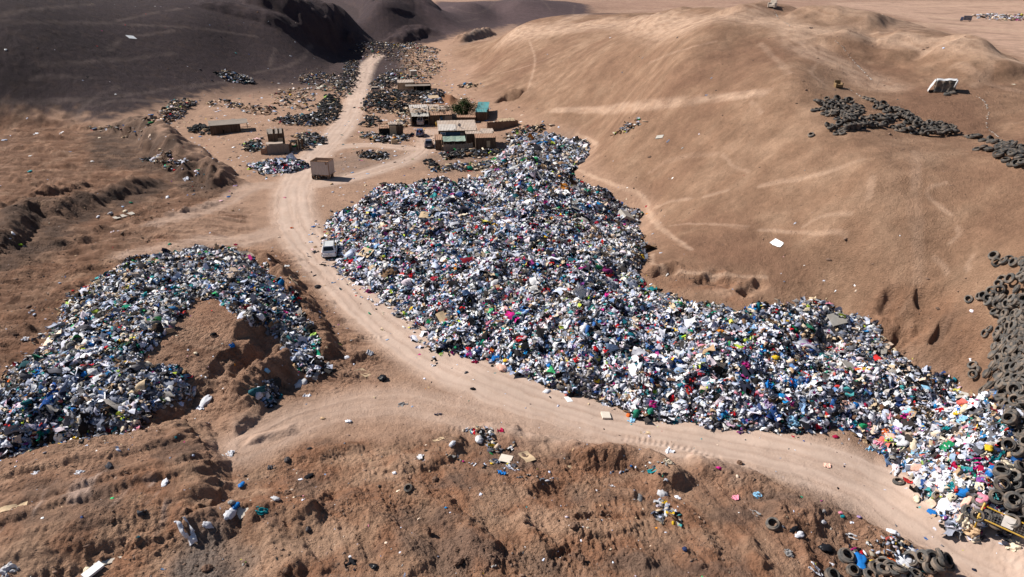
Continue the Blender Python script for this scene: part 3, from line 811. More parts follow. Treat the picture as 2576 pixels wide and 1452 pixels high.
def scatter_mesh(parts):
    """parts: list of (verts, faces, positions, rotations, scales, colours) -> one triangle mesh"""
    V, F, K = [], [], []
    off = 0
    for v, f_, p, M_, s, c in parts:
        n = len(p)
        if not n:
            continue
        q = np.einsum('nij,kj->nki', M_, v) * s[:, None, None] if np.ndim(s) == 1 else np.einsum('nij,nkj->nki', M_, v[None] * s[:, None, :])
        q = q + p[:, None]
        V.append(q.reshape(-1, 3).astype(np.float32))
        F.append((f_[None] + (np.arange(n) * len(v))[:, None, None] + off).reshape(-1, 3))
        K.append(np.repeat(c, len(v), 0).astype(np.float32)); off += n * len(v)
    return np.concatenate(V), np.concatenate(F), np.concatenate(K)


def normal_at(G, x, y, e=.6):
    gx = (sample(G, x + e, y) - sample(G, x - e, y)) / (2 * e); gy = (sample(G, x, y + e) - sample(G, x, y - e)) / (2 * e)
    n = np.stack([-gx, -gy, np.ones_like(gx)], -1)
    return n / np.linalg.norm(n, axis=1)[:, None]


# cloth colours (linear)
WHT = [(.62,.64,.76),(.55,.60,.74),(.70,.60,.66),(.60,.58,.68),(.46,.50,.64),(.74,.74,.78),(.66,.66,.72),(.80,.79,.80),(.58,.58,.66),(.70,.68,.66),(.50,.51,.58)]
DRK = [(.012,.012,.016),(.02,.02,.028),(.015,.018,.035),(.03,.028,.03),(.022,.02,.02),(.008,.008,.01)]
GRY = [(.22,.25,.33),(.16,.18,.25),(.32,.34,.42),(.20,.19,.20),(.30,.28,.27),(.14,.14,.16),(.36,.33,.31),(.10,.10,.12),(.25,.23,.21)]
BLU = [(.26,.36,.52),(.14,.22,.36),(.015,.06,.22),(.02,.10,.30),(.10,.20,.42),(.03,.05,.13),(.20,.32,.52),(.01,.16,.38)]
TEA = [(.01,.12,.16),(.02,.20,.22),(.01,.07,.09),(.05,.30,.32),(.01,.18,.11)]
RED_ = [(.42,.012,.02),(.30,.01,.03),(.50,.03,.03),(.16,.01,.02),(.55,.12,.10)]
PNK = [(.66,.42,.46),(.60,.40,.50),(.62,.22,.30),(.45,.02,.18),(.66,.36,.38),(.28,.03,.16),(.18,.04,.20)]
WRM = [(.55,.42,.28),(.45,.30,.18),(.62,.52,.40),(.20,.12,.07),(.12,.065,.04),(.60,.46,.36)]
YEL = [(.66,.42,.03),(.62,.55,.12),(.60,.22,.03),(.45,.55,.06)]
GRN = [(.02,.20,.06),(.05,.38,.14),(.06,.10,.05),(.30,.45,.10)]


def pick(n, wts, k=1):
    r0 = np.random.default_rng(k)
    fams = [WHT, DRK, GRY, BLU, TEA, RED_, PNK, WRM, YEL, GRN]
    w = np.array(wts, float); w /= w.sum()
    fi = r0.choice(len(fams), n, p=w)
    out = np.empty((n, 3))
    for j, fm in enumerate(fams):
        s = np.where(fi == j)[0]
        out[s] = np.array(fm)[r0.integers(0, len(fm), len(s))]
    out *= r0.uniform(.75, 1.2, (n, 1))
    return np.clip(out, .005, .82)


CLOTH_W = [40, 21, 9, 9, 3.6, 4, 4.6, 8, 1.3, 1.1]
CELL = (np.gradient(RR)[None] * RR[None] * np.gradient(AZ)[:, None])


def heap_points(g, n, seed, lo=.04, wfun=None):
    r0 = np.random.default_rng(seed)
    m = g > lo
    ii, jj = np.where(m)
    p = CELL[ii, jj].copy()
    # steep flanks hold more cloth than their plan area tells
    p *= np.clip(np.hypot(*np.gradient(g + H))[ii, jj] / (np.gradient(RR)[jj]) , 1, 2.2)
    if wfun is not None:
        p *= wfun(GX[ii, jj], GY[ii, jj])
    k = r0.choice(len(ii), n, p=p / p.sum())
    i, j = ii[k], jj[k]
    x = GX[i, j] + r0.normal(0, .12, n); y = GY[i, j] + r0.normal(0, .12, n)
    return x, y


def clothes_heap(name, label, g, n, seed, weights, grey=None, size=(.17, .40), core=(.13, .12, .14)):
    r0 = np.random.default_rng(seed)
    full = H + g
    # core of the heap
    cell = (g[:-1, :-1] > .015) & (g[1:, :-1] > .015) & (g[1:, 1:] > .015) & (g[:-1, 1:] > .015)
    q = f.reshape(NA - 1, NR - 1, 4)[cell]
    used, inv = np.unique(q, return_inverse=True)
    z = (H + np.where(g > .08, g - .03, -.08)).ravel()[used]
    V0 = np.stack([GX.ravel()[used], GY.ravel()[used], z], -1)
    q = inv.reshape(-1, 4)
    F0 = np.concatenate([q[:, [0, 1, 2]], q[:, [0, 2, 3]]])
    cl = np.array(core)[None] * (1 + .6 * fbm(V0[:, 0] * 3, V0[:, 1] * 3, 2, seed)[:, None])
    # pieces of cloth
    x, y = heap_points(g, n, seed)
    ge = sample(g, x, y); fr = (ge < .9) & (r0.random(n) < .22)        # the hem, trodden out over the ground
    x[fr] += r0.normal(0, .75, fr.sum()); y[fr] += r0.normal(0, .75, fr.sum())
    far_ = fr & (r0.random(n) < .12); x[far_] += r0.normal(0, 1.6, far_.sum()); y[far_] += r0.normal(0, 1.6, far_.sum())
    nr = normal_at(full, x, y, .5)
    z = sample(full, x, y) + r0.uniform(-.07, .12, n) * (sample(g, x, y) > .05) + .02
    pos = np.stack([x, y, z], -1)
    M_ = rot_from(nr, r0.uniform(0, 2 * math.pi, n), np.abs(r0.normal(0, .5, n)), r0.uniform(0, 2 * math.pi, n))
    dist_ = np.hypot(x, y)
    sc = np.exp(r0.uniform(math.log(size[0]), math.log(size[1]), n)) * (1 + .35 * np.clip((dist_ - 60) / 60, -.2, 1)) * np.exp(r0.normal(0, .25, n)) * np.where(r0.random(n) < .08, 1.8, 1)
    c = pick(n, weights, seed + 5000)
    # bales burst open where they were tipped: patches of like colour
    cn = fbm(x * .12, y * .12, 3, seed + 5); cn2 = fbm(x * .5, y * .5, 2, seed + 6)
    wsel = (cn2 > .40) & (r0.random(n) < .6); c[wsel] = pick(wsel.sum(), [8, 1, 1, 0, 0, 0, 0, 1, 0, 0], seed + 1)
    dsel = (cn2 < -.40) & (r0.random(n) < .65); c[dsel] = pick(dsel.sum(), [0, 8, 1, 2, 1, 0, 0, 0, 0, 0], seed + 2)
    if grey is not None:
        gm = np.clip(grey(x, y) + .4 * cn, 0, 1)
        gg = pick(n, [4, 1.6, 6, .4, .3, .1, .1, 3.2, .1, .1], seed + 3)
        s_ = r0.random(n) < gm; c[s_] = gg[s_] * .9
    dusty = np.clip(.03 + .10 * cn, 0, .25)[:, None]
    c = c * (1 - dusty) + np.array([.36, .28, .22]) * dusty * .8
    kinds = np.where(r0.random(n) < .30, r0.integers(0, 11, n), r0.integers(11, 24, n))
    parts = [(V0, F0, np.zeros((1, 3)), np.eye(3)[None], np.ones(1), cl[:1])]
    for k in range(24):
        s_ = kinds == k
        v, ff = t_bundle(k) if k < 11 else t_sheet(k, 6 if k % 3 else 8, 4, .13 + .05 * (k % 3))
        parts.append((v, ff, pos[s_], M_[s_], sc[s_] * (1.25 if k >= 11 else 1), c[s_]))
    V, F, K = scatter_mesh(parts)
    K[:len(V0)] = cl
    me = mesh_np(name, V, F); vcol(me, K); smooth(me); me.materials.append(CLOTH)
    o = link(bpy.data.objects.new(name, me))
    return tag(o, label, 'clothes heap', kind='stuff')


_hx = lambda p: hit(*p)
_bk = poly_w([(1240,436), (1400,450), (1540,505), (1605,560), (1600,690), (1800,776), (2000,772), (2130,800), (2230,880)], SURF)


def grey_main(x, y):
    d, sd, al, L = seg_dist(x, y, _bk)
    return np.clip(1.0 - d / 7.5, 0, 1) * .95 + .12


clothes_heap('clothes_heap', 'huge long heap of discarded multicoloured clothes filling the middle of the valley', HEAPS[0], 72000, 11, CLOTH_W, grey_main)
clothes_heap('clothes_heap', 'pale grey mound of weathered clothes behind the huge heap, below the shacks', HEAPS[1], 6500, 12, [6, 2, 7, .6, .4, .2, .2, 4, .1, .1], lambda x, y: .5 + 0 * x, size=(.24, .5))
clothes_heap('clothes_heap', 'small low oval heap of bright clothes in front of the ruined double shack', HEAPS[2], 1600, 13, CLOTH_W, size=(.25, .45))
clothes_heap('clothes_heap', 'horseshoe heap of clothes draped over a dirt mound left of the road', HEAPS[3], 24000, 14, [30, 22, 18, 7, 6, 1.5, 1.5, 10, 1, 1.5],
             lambda x, y: .45 + .6 * fbm(x * .1, y * .1, 2, 77), size=(.17, .42), core=(.09, .07, .06))


# ------------------------------------------------------------------ rubbish tips and stone scatter
def rows(poly_pts, n, seed, hmax, jit=1.1):
    r0 = np.random.default_rng(seed)
    w = poly_w(poly_pts, H)
    x0, x1, y0, y1 = w[:, 0].min() - 1, w[:, 0].max() + 1, w[:, 1].min() - 1, w[:, 1].max() + 1
    X = r0.uniform(x0, x1, n * 6); Y = r0.uniform(y0, y1, n * 6)
    Xj = X + jit * fbm(X * .4, Y * .4, 2, seed); Yj = Y + jit * fbm(X * .4, Y * .4, 2, seed + 3)
    m = inside(Xj, Yj, w)
    X, Y, Xj, Yj = X[m][:n], Y[m][:n], Xj[m][:n], Yj[m][:n]
    d, _, _, _ = seg_dist(Xj, Yj, w, True)
    top = hmax * (1 - np.exp(-d * .8 / max(hmax, .2))) * (1 + .5 * fbm(X * .35, Y * .35, 2, seed + 7))
    u = r0.random(len(X)) ** .45
    keep = r0.random(len(X)) < np.clip(.25 + d / 2.0, 0, 1)
    z = sample(SURF, X, Y) + np.clip(top, 0, None) * u
    X, Y, z = X[keep], Y[keep], z[keep]
    return X, Y, z


RING = t_ring()
def tip(name, label, cat, poly_pts, n, hmax, mixw, seed, weights=None, sz=1.0):
    """a pile of rubbish: tyres, crumpled rags, boards and sheets in the given shares"""
    r0 = np.random.default_rng(seed)
    x, y, z = rows(poly_pts, n, seed, hmax)
    n = len(x)
    pos = np.stack([x, y, z], -1)
    up = np.tile([0., 0, 1], (n, 1))
    M_ = rot_from(up, r0.uniform(0, 6.28, n), np.abs(r0.normal(0, .45, n)), r0.uniform(0, 6.28, n))
    kind = r0.choice(4, n, p=np.array(mixw) / sum(mixw))
    c = pick(n, weights or [3, 5, 6, 1, .6, .3, .2, 5, .2, .3], seed + 5000) * .8
    tyc = np.array([.03, .03, .032]) * r0.uniform(.6, 2.2, (n, 1))
    brd = np.array(WRM)[r0.integers(0, len(WRM), n)] * r0.uniform(.5, 1.15, (n, 1))
    parts = []
    s_ = kind == 0; parts.append((RING[0], RING[1], pos[s_], M_[s_], r0.uniform(.85, 1.25, s_.sum()), tyc[s_]))
    k2 = r0.integers(0, 6, n)
    for k in range(6):
        s_ = (kind == 1) & (k2 == k); v, ff = t_bundle(k + 30) if k < 4 else t_sheet(k + 30)
        parts.append((v, ff, pos[s_], M_[s_], r0.uniform(.35, .9, s_.sum()) * sz, c[s_]))
        s_ = (kind == 2) & (k2 == k)
        parts.append((*t_box(1, 1, 1), pos[s_], M_[s_], np.stack([r0.uniform(.5, 1.9, s_.sum()), r0.uniform(.08, .3, s_.sum()), r0.uniform(.03, .1, s_.sum())], -1) * sz, brd[s_]))
        s_ = (kind == 3) & (k2 == k)
        parts.append((*t_box(1, 1, 1), pos[s_], M_[s_], np.stack([r0.uniform(.4, 1.2, s_.sum()), r0.uniform(.4, .9, s_.sum()), r0.uniform(.02, .25, s_.sum())], -1) * sz, np.where(r0.random((s_.sum(), 1)) < .5, brd[s_], c[s_])))
    V, F, K = scatter_mesh(parts)
    me = mesh_np(name, V, F); vcol(me, np.clip(K, .005, .8)); me.materials.append(RUBB)
    return tag(link(bpy.data.objects.new(name, me)), label, cat, kind='stuff')


TY = [9, 2, .6, .6]; RU = [1, 5, 3, 2]; MX = [4, 4, 2, 1.5]
tip('tyre_pile', 'dark bank of tyres and rags along the left edge of the far valley track', 'tyre pile', [(862,162),(900,150),(906,190),(892,232),(855,252),(832,238),(858,200)], 620, 1.6, [5, 4, .7, .6], 601)
tip('rubbish_pile', 'brown rubbish tip spreading left from the far valley track', 'rubbish pile', [(742,195),(800,184),(850,190),(872,215),(850,235),(800,230),(756,212)], 420, 1.0, RU, 602)
tip('tyre_pile', 'dark mass of tyres left of the track, level with the wrecked car', 'tyre pile', [(820,240),(848,246),(864,272),(850,300),(800,300),(796,270)], 520, 1.7, TY, 603)
tip('tyre_pile', 'long low row of tyres and white bags reaching left from the track', 'tyre pile', [(690,306),(715,296),(762,294),(800,286),(850,296),(838,312),(770,321),(702,316)], 480, 1.0, [5, 4, .6, .6], 604, [6, 5, 3, 1, 1, .3, .3, 2, .2, .2])
tip('tyre_pile', 'broad dark tyre heap right of the track, in front of the wrecked car', 'tyre pile', [(905,262),(930,238),(985,236),(1060,238),(1118,232),(1122,246),(1070,262),(1010,276),(962,288),(918,286)], 900, 2.0, TY, 605)
tip('tyre_pile', 'small pointed pile of tyres at the right of the track', 'tyre pile', [(902,312),(925,296),(950,296),(958,310),(930,322),(908,321)], 110, 1.5, [6, 3, .6, .6], 606)
tip('rubbish_pile', 'mounds of grey rubbish closing off the far end of the valley', 'rubbish pile', [(882,120),(930,106),(1000,114),(1055,110),(1108,126),(1096,158),(1000,158),(942,146),(890,136)], 1100, 2.2, [2, 6, 2, 1.4], 607)
tip('rubbish_pile', 'wide field of brown scrap behind the upper shacks', 'rubbish pile', [(1020,150),(1090,152),(1130,160),(1100,190),(1060,215),(960,210),(950,190),(1000,175)], 620, .8, RU, 608)
tip('tyre_pile', 'dark tyre bank beside the upper shack, behind the wrecked car', 'tyre pile', [(925,214),(950,200),(1000,195),(1020,206),(1010,222),(985,224),(940,226)], 380, 1.6, [6, 4, .6, .4], 609)
tip('rubbish_pile', 'lone lens-shaped rubbish pile up on the dark slope', 'rubbish pile', [(538,184),(560,177),(600,184),(648,204),(630,212),(590,208),(555,196)], 330, 1.0, [1, 7, 1.5, 2], 610, [6, 4, 6, .8, .8, .3, .3, 4, .2, .2])
tip('rubbish_pile', 'long ragged rubbish bank running down the foot of the dark slope', 'rubbish pile', [(440,252),(475,246),(490,262),(472,288),(430,310),(375,322),(360,308),(400,280)], 560, 1.4, [1, 6, 2.5, 2], 611)
tip('rubbish_pile', 'thin strip of brown scrap on top of the dark spoil heap', 'rubbish pile', [(228,318),(290,312),(350,318),(368,330),(300,335),(240,330)], 220, .6, RU, 612)
tip('rubbish_pile', 'scrap and tyres strewn in a row below the dark slope, left of the long tyre row', 'rubbish pile', [(500,262),(560,250),(610,262),(650,268),(700,272),(690,292),(630,290),(600,276),(540,268)], 180, .6, [2, 3, 2, 3], 613)
tip('tyre_pile', 'black pile of tyres against the left end of the long open shed', 'tyre pile', [(470,330),(482,320),(520,316),(538,322),(536,338),(490,340)], 170, 1.5, [9, 1, .3, .3], 614)
tip('rubbish_pile', 'heap of rags and tyres left of the ruined double shack', 'rubbish pile', [(600,372),(625,358),(660,352),(668,368),(655,384),(610,382)], 240, .9, [4, 6, 1, 1], 615, [5, 4, 3, 1, 2, .4, .6, 4, .3, .4])
tip('rubbish_pile', 'dark rubbish and tyres right of the ruined double shack', 'rubbish pile', [(738,345),(775,335),(820,345),(815,362),(770,380),(742,372)], 330, 1.0, [4, 5, 1, 1], 616)
tip('rubbish_pile', 'ring of mixed scrap around the small rubbish-ringed shack', 'rubbish pile', [(900,338),(935,335),(960,342),(1010,345),(1032,338),(1036,345),(1010,358),(960,362),(915,350)], 430, .7, [3, 6, 1, 1.2], 617, [6, 4, 3, 1, .8, .4, .4, 4, .3, .3])
tip('rubbish_pile', 'low patch of tyres and white bags where a person crouches', 'rubbish pile', [(905,385),(930,380),(960,386),(985,390),(978,400),(940,404),(912,400)], 170, .5, [3, 5, .5, .6], 618, [8, 4, 3, .6, .6, .3, .5, 2, .2, .2])
tip('rubbish_pile', 'strip of flattened brown scrap between the shacks and the clothes heap', 'rubbish pile', [(1075,424),(1120,418),(1180,412),(1240,405),(1280,412),(1230,425),(1160,432),(1100,436)], 320, .35, [1, 5, 2, 1], 619)
tip('rubbish_pile', 'rubble and tyres in front of the largest shack', 'rubbish pile', [(1100,388),(1140,380),(1200,382),(1270,376),(1280,386),(1200,398),(1120,404)], 330, .6, [5, 4, 1, 1], 620)
tip('tyre_pile', 'small clump of stacked tyres on bare ground before the largest shack', 'tyre pile', [(1062,412),(1080,406),(1108,412),(1112,420),(1085,423)], 55, .8, [9, 1, .2, .2], 621)
tip('rubbish_pile', 'bright white bags of rubbish behind the walled compound', 'rubbish pile', [(1058,256),(1075,240),(1105,238),(1120,248),(1105,262),(1070,266)], 230, 1.6, [0, 8, .5, .8], 622, [12, .5, 3, 1, .6, .2, .4, 1, .2, .2])
tip('rubbish_pile', 'scattered boards and litter in the yard behind the garage shack', 'rubbish pile', [(960,270),(1030,262),(1060,275),(1040,300),(1030,320),(985,330),(960,322),(1000,300)], 260, .35, RU, 623)
tip('rubbish_pile', 'grey scrap on the ash-coloured ground right of the largest shack', 'rubbish pile', [(1262,345),(1310,318),(1380,312),(1395,322),(1330,345),(1290,365),(1275,372)], 230, .35, [1, 5, 2, 1], 624)
tip('rubbish_pile', 'grey wedge of flattened rubbish on the brown hillside', 'rubbish pile', [(1545,338),(1562,322),(1590,306),(1618,308),(1605,320),(1575,334),(1555,340)], 130, .45, [.3, 7, 1, 1], 625, [4, 3, 9, .3, .3, 0, .1, 5, .2, .6])
tip('rubbish_pile', 'debris strewn up the slope behind the wooden yard fence', 'rubbish pile', [(1150,215),(1180,210),(1215,216),(1200,222),(1160,224)], 70, .5, RU, 626)
tip('rubbish_pile', 'litter and boards spread left of the far tyre bank', 'rubbish pile', [(700,225),(780,222),(800,240),(790,280),(750,285),(690,262),(680,240)], 240, .2, [1, 4, 3, 3], 627)
tip('rubbish_pile', 'rags trailing down the shaded side of the dark spoil heap', 'rubbish pile', [(350,395),(395,385),(440,395),(480,425),(545,440),(560,455),(500,440),(430,430),(380,412)], 420, .35, [.5, 8, .5, .6], 628, [7, 4, 3, 1.2, 1.6, .2, .2, 2, .2, .6])
tip('rubbish_pile', 'pale far line of rubbish on the bright plain', 'rubbish pile', [(2440,42),(2500,38),(2600,42),(2600,52),(2520,54),(2450,48)], 240, 1.4, [0, 5, 1, 2], 629, [9, 1, 4, .3, .3, .2, .2, 3, .2, .1], 2.4)
tip('rubbish_pile', 'grey tumbled rags cresting the foreground dirt bank below the road', 'rubbish pile', [(1150,1080),(1185,1072),(1230,1085),(1260,1110),(1290,1120),(1270,1132),(1220,1118),(1180,1100)], 330, .25, [0, 8, .3, .5], 630, [5, 3, 9, .5, .4, .1, .1, 4, .1, .4], .42)
tip('rubbish_pile', 'trodden grey rags in the dip of the foreground dirt', 'rubbish pile', [(1060,1150),(1110,1148),(1140,1158),(1250,1150),(1290,1165),(1380,1200),(1370,1215),(1290,1190),(1200,1175),(1100,1165)], 260, .12, [0, 8, .3, .4], 631, [5, 3, 9, .5, .4, .1, .1, 4, .1, .4], .4)
tip('rubbish_pile', 'pale strip of rags along the top of the foreground bank beside the road', 'rubbish pile', [(1500,1165),(1560,1150),(1620,1150),(1660,1165),(1690,1205),(1670,1200),(1620,1168),(1540,1172)], 260, .15, [0, 8, .3, .4], 632, [8, 4, 6, .8, .8, .3, .2, 4, .3, .4], .4)
tip('rubbish_pile', 'spill of white and grey rags in the furrows of the foreground dirt', 'rubbish pile', [(1640,1250),(1665,1245),(1690,1265),(1715,1285),(1725,1300),(1690,1320),(1665,1300),(1650,1275)], 130, .22, [0, 8, .2, .3], 633, [9, 2, 6, .3, .5, .1, .2, 2, .6, .3], .5)
tip('rubbish_pile', 'rag-strewn tip of white bags and dirt at the bottom right corner', 'rubbish pile', [(2150,1340),(2200,1335),(2260,1372),(2310,1400),(2330,1440),(2280,1452),(2200,1410),(2170,1380)], 330, .3, [0, 8, .4, .5], 634, [7, 4, 6, .8, .8, .3, .4, 5, .4, .3], .45)
tip('rubbish_pile', 'blackened rags and dirt half buried in the hollow of the left mound', 'rubbish pile', [(650,985),(690,975),(700,995),(690,1015),(660,1010)], 130, .25, [0, 8, .3, .4], 635, [3, 9, 5, 1, 1, .1, .1, 2, .1, .2], .5)
tip('rubbish_pile', 'loose pale rags along the right foot of the huge clothes heap', 'rubbish pile', [(2240,900),(2280,925),(2330,940),(2400,955),(2480,975),(2470,1010),(2560,1050),(2550,1110),(2500,1060),(2420,985),(2330,955),(2250,925)], 700, .25, [0, 9, .2, .2], 636, [8, 2, 8, .6, .5, .4, .4, 7, .3, .3], .45)

# scattered litter, and clods of earth
r0 = np.random.default_rng(71)


def scatter_ground(n, az0, az1, r_0, r_1, wfun, seed):
    q = np.random.default_rng(seed)
    a = q.uniform(az0, az1, n * 4); r = np.exp(q.uniform(math.log(r_0), math.log(r_1), n * 4))
    x, y = np.sin(a) * r, np.cos(a) * r
    k = q.random(n * 4) < wfun(x, y)
    return x[k][:n], y[k][:n]


HEAPMAX = np.maximum.reduce(HEAPS)
OPEN = (HEAPMAX < .03).astype(np.float32) * (1 - .6 * np.clip(ROAD, 0, 1))
hb = sstep(.5, 2.5, BASE).astype(np.float32)
_nearheap = np.zeros(H.shape, np.float32)
for pts in (HEAP, HEAP_LEFT):
    w = poly_w([p[:2] for p in pts], BASE)
    m = box_mask(w, 12)
    d, _, _, _ = seg_dist(GX[m], GY[m], w, True)
    _nearheap[m] = np.maximum(_nearheap[m], np.exp(-d / 2.2))
_town = area([(480,260),(700,200),(860,150),(960,110),(1130,120),(1150,220),(1320,300),(1400,320),(1300,430),(1060,440),(760,440),(600,440),(540,500),(440,420),(350,320)], 8, 3, 700)
LITW = OPEN * np.clip(.02 * (1 - hb) + .012 * hb + .05 * GRAVEL + .05 * DIST + .6 * _nearheap * (1 - .6 * hb) + .55 * _town, 0, 1)
x, y = scatter_ground(8200, -.85, .85, 26, 300, lambda x, y: sample(LITW, x, y), 72)
n = len(x); pos = np.stack([x, y, sample(H, x, y)], -1)
M_ = rot_from(normal_at(H, x, y), r0.uniform(0, 6.28, n), np.abs(r0.normal(0, .15, n)), r0.uniform(0, 6.28, n))
kd = r0.integers(0, 9, n); c = pick(n, [10, 5, 5, 1.5, 1.2, .6, .7, 7, .4, .4], 73)
sc = np.exp(r0.uniform(math.log(.10), math.log(.42), n)) * np.clip(np.hypot(x, y) / 75, .7, 2.2)
parts = []
for k in range(9):
    s_ = kd == k
    v, ff = t_bundle(60 + k) if k < 4 else (t_sheet(60 + k, 5, 4, .08) if k < 7 else t_box(1.1, .6, .05))
    parts.append((v, ff, pos[s_], M_[s_], sc[s_], c[s_]))
V, F, K = scatter_mesh(parts)
me = mesh_np('litter', V, F); vcol(me, K); me.materials.append(CLOTH)
tag(link(bpy.data.objects.new('litter', me)), 'small scraps of cloth, paper and card scattered over the bare ground', 'litter', kind='stuff')

STW = OPEN * np.clip(.02 + .9 * DIST + .10 * hb, 0, 1) * (1 - np.clip(ROAD, 0, 1) * .8)
x, y = scatter_ground(30000, -.85, .85, 26, 130, lambda x, y: sample(STW, x, y) * np.clip(fbm(x * .3, y * .3, 2, 75) + .5, .05, 1), 74)
n = len(x)
sc = np.exp(r0.normal(math.log(.062), .55, n)) * np.clip(np.hypot(x, y) / 55, .8, 1.8)
pos = np.stack([x, y, sample(H, x, y) - sc * .1], -1)
M_ = rot_from(np.tile([0., 0, 1], (n, 1)), r0.uniform(0, 6.28, n), np.abs(r0.normal(0, .3, n)), r0.uniform(0, 6.28, n))
kd = r0.integers(0, 5, n); c = sample(np.ascontiguousarray(col[..., 0]), x, y)[:, None] * np.array([.62, .40, .30]) * r0.uniform(.7, 1.5, (n, 1))
parts = []
for k in range(5):
    s_ = kd == k; v, ff = t_bundle(80 + k); parts.append((v * [1, 1, 1.5], ff, pos[s_], M_[s_], sc[s_] * 1.3, c[s_]))
V, F, K = scatter_mesh(parts)
me = mesh_np('earth_clods', V, F); vcol(me, K); me.materials.append(RUBB)
tag(link(bpy.data.objects.new('earth_clods', me)), 'clods of earth and small stones over the churned ground', 'stones', kind='stuff')
# ------------------------------------------------------------------ building blocks for single things
def obj_np(name, V, F, mat, parent=None, sm=False):
    me = bpy.data.meshes.new(name); me.from_pydata([tuple(v) for v in V], [], [tuple(int(i) for i in q) for q in F]); me.update()
    if sm: smooth(me)
    me.materials.append(mat)
    return link(bpy.data.objects.new(name, me), parent)


class MB:
    """collects solids into one mesh"""
    def __init__(s):
        s.bm = bmesh.new()

    def box(s, x0, x1, y0, y1, z0, z1, M=None):
        vs = [s.bm.verts.new((x, y, z)) for x in (x0, x1) for y in (y0, y1) for z in (z0, z1)]
        for q in ((0, 1, 3, 2), (4, 6, 7, 5), (0, 4, 5, 1), (2, 3, 7, 6), (1, 5, 7, 3), (0, 2, 6, 4)):
            s.bm.faces.new([vs[i] for i in q])
        if M is not None:
            for v in vs: v.co = M @ v.co
        return vs

    def hexa(s, pts):
        """eight corners: four below, four above, same turn"""
        vs = [s.bm.verts.new(p) for p in pts]
        for q in ((3, 2, 1, 0), (4, 5, 6, 7), (0, 1, 5, 4), (1, 2, 6, 5), (2, 3, 7, 6), (3, 0, 4, 7)):
            s.bm.faces.new([vs[i] for i in q])
        return vs

    def tube(s, a, b, r, r2=None, n=8):
        a, b = Vector(a), Vector(b); d = (b - a).normalized(); r2 = r if r2 is None else r2
        u = d.orthogonal().normalized(); w = d.cross(u)
        A = [s.bm.verts.new(a + (u * math.cos(t) + w * math.sin(t)) * r) for t in (2 * math.pi * i / n for i in range(n))]
        B = [s.bm.verts.new(b + (u * math.cos(t) + w * math.sin(t)) * r2) for t in (2 * math.pi * i / n for i in range(n))]
        for i in range(n):
            s.bm.faces.new((A[i], A[(i + 1) % n], B[(i + 1) % n], B[i]))
        s.bm.faces.new(A[::-1]); s.bm.faces.new(B)

    def sheet(s, p00, p10, p01, th=.03, waves=0, amp=.03, sag=0.0, nu=None, nv=4, jit=0.0, seed=0):
        """a sheet spanned by three corners, ribbed across the first direction"""
        p00, p10, p01 = Vector(p00), Vector(p10), Vector(p01); U = p10 - p00; W = p01 - p00; N = U.cross(W).normalized()
        nu = nu or max(4, waves * 4); q = random.Random(seed)
        top, bot = [], []
        for i in range(nu + 1):
            rt, rb = [], []
            for j in range(nv + 1):
                u, v = i / nu, j / nv
                o = amp * math.sin(u * waves * 2 * math.pi) - sag * math.sin(math.pi * v) * math.sin(math.pi * u) + q.uniform(-jit, jit)
                p = p00 + U * u + W * v + N * o
                rt.append(s.bm.verts.new(p)); rb.append(s.bm.verts.new(p - N * th))
            top.append(rt); bot.append(rb)
        f_ = s.bm.faces.new
        for i in range(nu):
            for j in range(nv):
                f_((top[i][j], top[i + 1][j], top[i + 1][j + 1], top[i][j + 1])); f_((bot[i][j], bot[i][j + 1], bot[i + 1][j + 1], bot[i + 1][j]))
        for i in range(nu):
            f_((top[i][0], bot[i][0], bot[i + 1][0], top[i + 1][0])); f_((top[i][nv], top[i + 1][nv], bot[i + 1][nv], bot[i][nv]))
        for j in range(nv):
            f_((top[0][j], top[0][j + 1], bot[0][j + 1], bot[0][j])); f_((top[nu][j], bot[nu][j], bot[nu][j + 1], top[nu][j + 1]))

    def planks(s, a, b, z0, z1, n, th=.05, jit=.12, seed=0, gap=.0):
        """upright boards from a to b"""
        q = random.Random(seed); a, b = Vector((a[0], a[1], 0)), Vector((b[0], b[1], 0)); d = b - a; L = d.length; d.normalize(); nn = Vector((-d.y, d.x, 0))
        M0 = Matrix((( d.x, nn.x, 0, a.x), (d.y, nn.y, 0, a.y), (0, 0, 1, 0), (0, 0, 0, 1)))
        w = L / n
        for i in range(n):
            if q.random() < gap: continue
            o = q.uniform(-.02, .02)
            s.box(i * w + .004, (i + 1) * w - .004, o - th / 2, o + th / 2, z0 + q.uniform(-.02, .02), z1 + q.uniform(-jit, jit), M0)

    def lathe(s, prof, n=24, M=None, cap=False):
        rings = []
        for r, z in prof:
            ring = [s.bm.verts.new((r * math.cos(2 * math.pi * i / n), r * math.sin(2 * math.pi * i / n), z)) for i in range(n)]
            if M is not None:
                for v in ring: v.co = M @ v.co
            rings.append(ring)
        for a, b in zip(rings[:-1], rings[1:]):
            for i in range(n):
                s.bm.faces.new((a[i], a[(i + 1) % n], b[(i + 1) % n], b[i]))
        if cap:
            s.bm.faces.new(rings[0][::-1]); s.bm.faces.new(rings[-1])
        else:
            for i in range(n):
                s.bm.faces.new((rings[-1][i], rings[-1][(i + 1) % n], rings[0][(i + 1) % n], rings[0][i]))

    def build(s, name, mat, parent=None, sm=False, bevel=0, label=None):
        if bevel:
            bmesh.ops.bevel(s.bm, geom=s.bm.edges[:], offset=bevel, segments=2, affect='EDGES', profile=.5)
        bmesh.ops.recalc_face_normals(s.bm, faces=s.bm.faces)
        me = bpy.data.meshes.new(name); s.bm.to_mesh(me); s.bm.free()
        if sm: smooth(me)
        me.materials.append(mat)
        o = link(bpy.data.objects.new(name, me), parent)
        if label: o['label'] = label
        return o


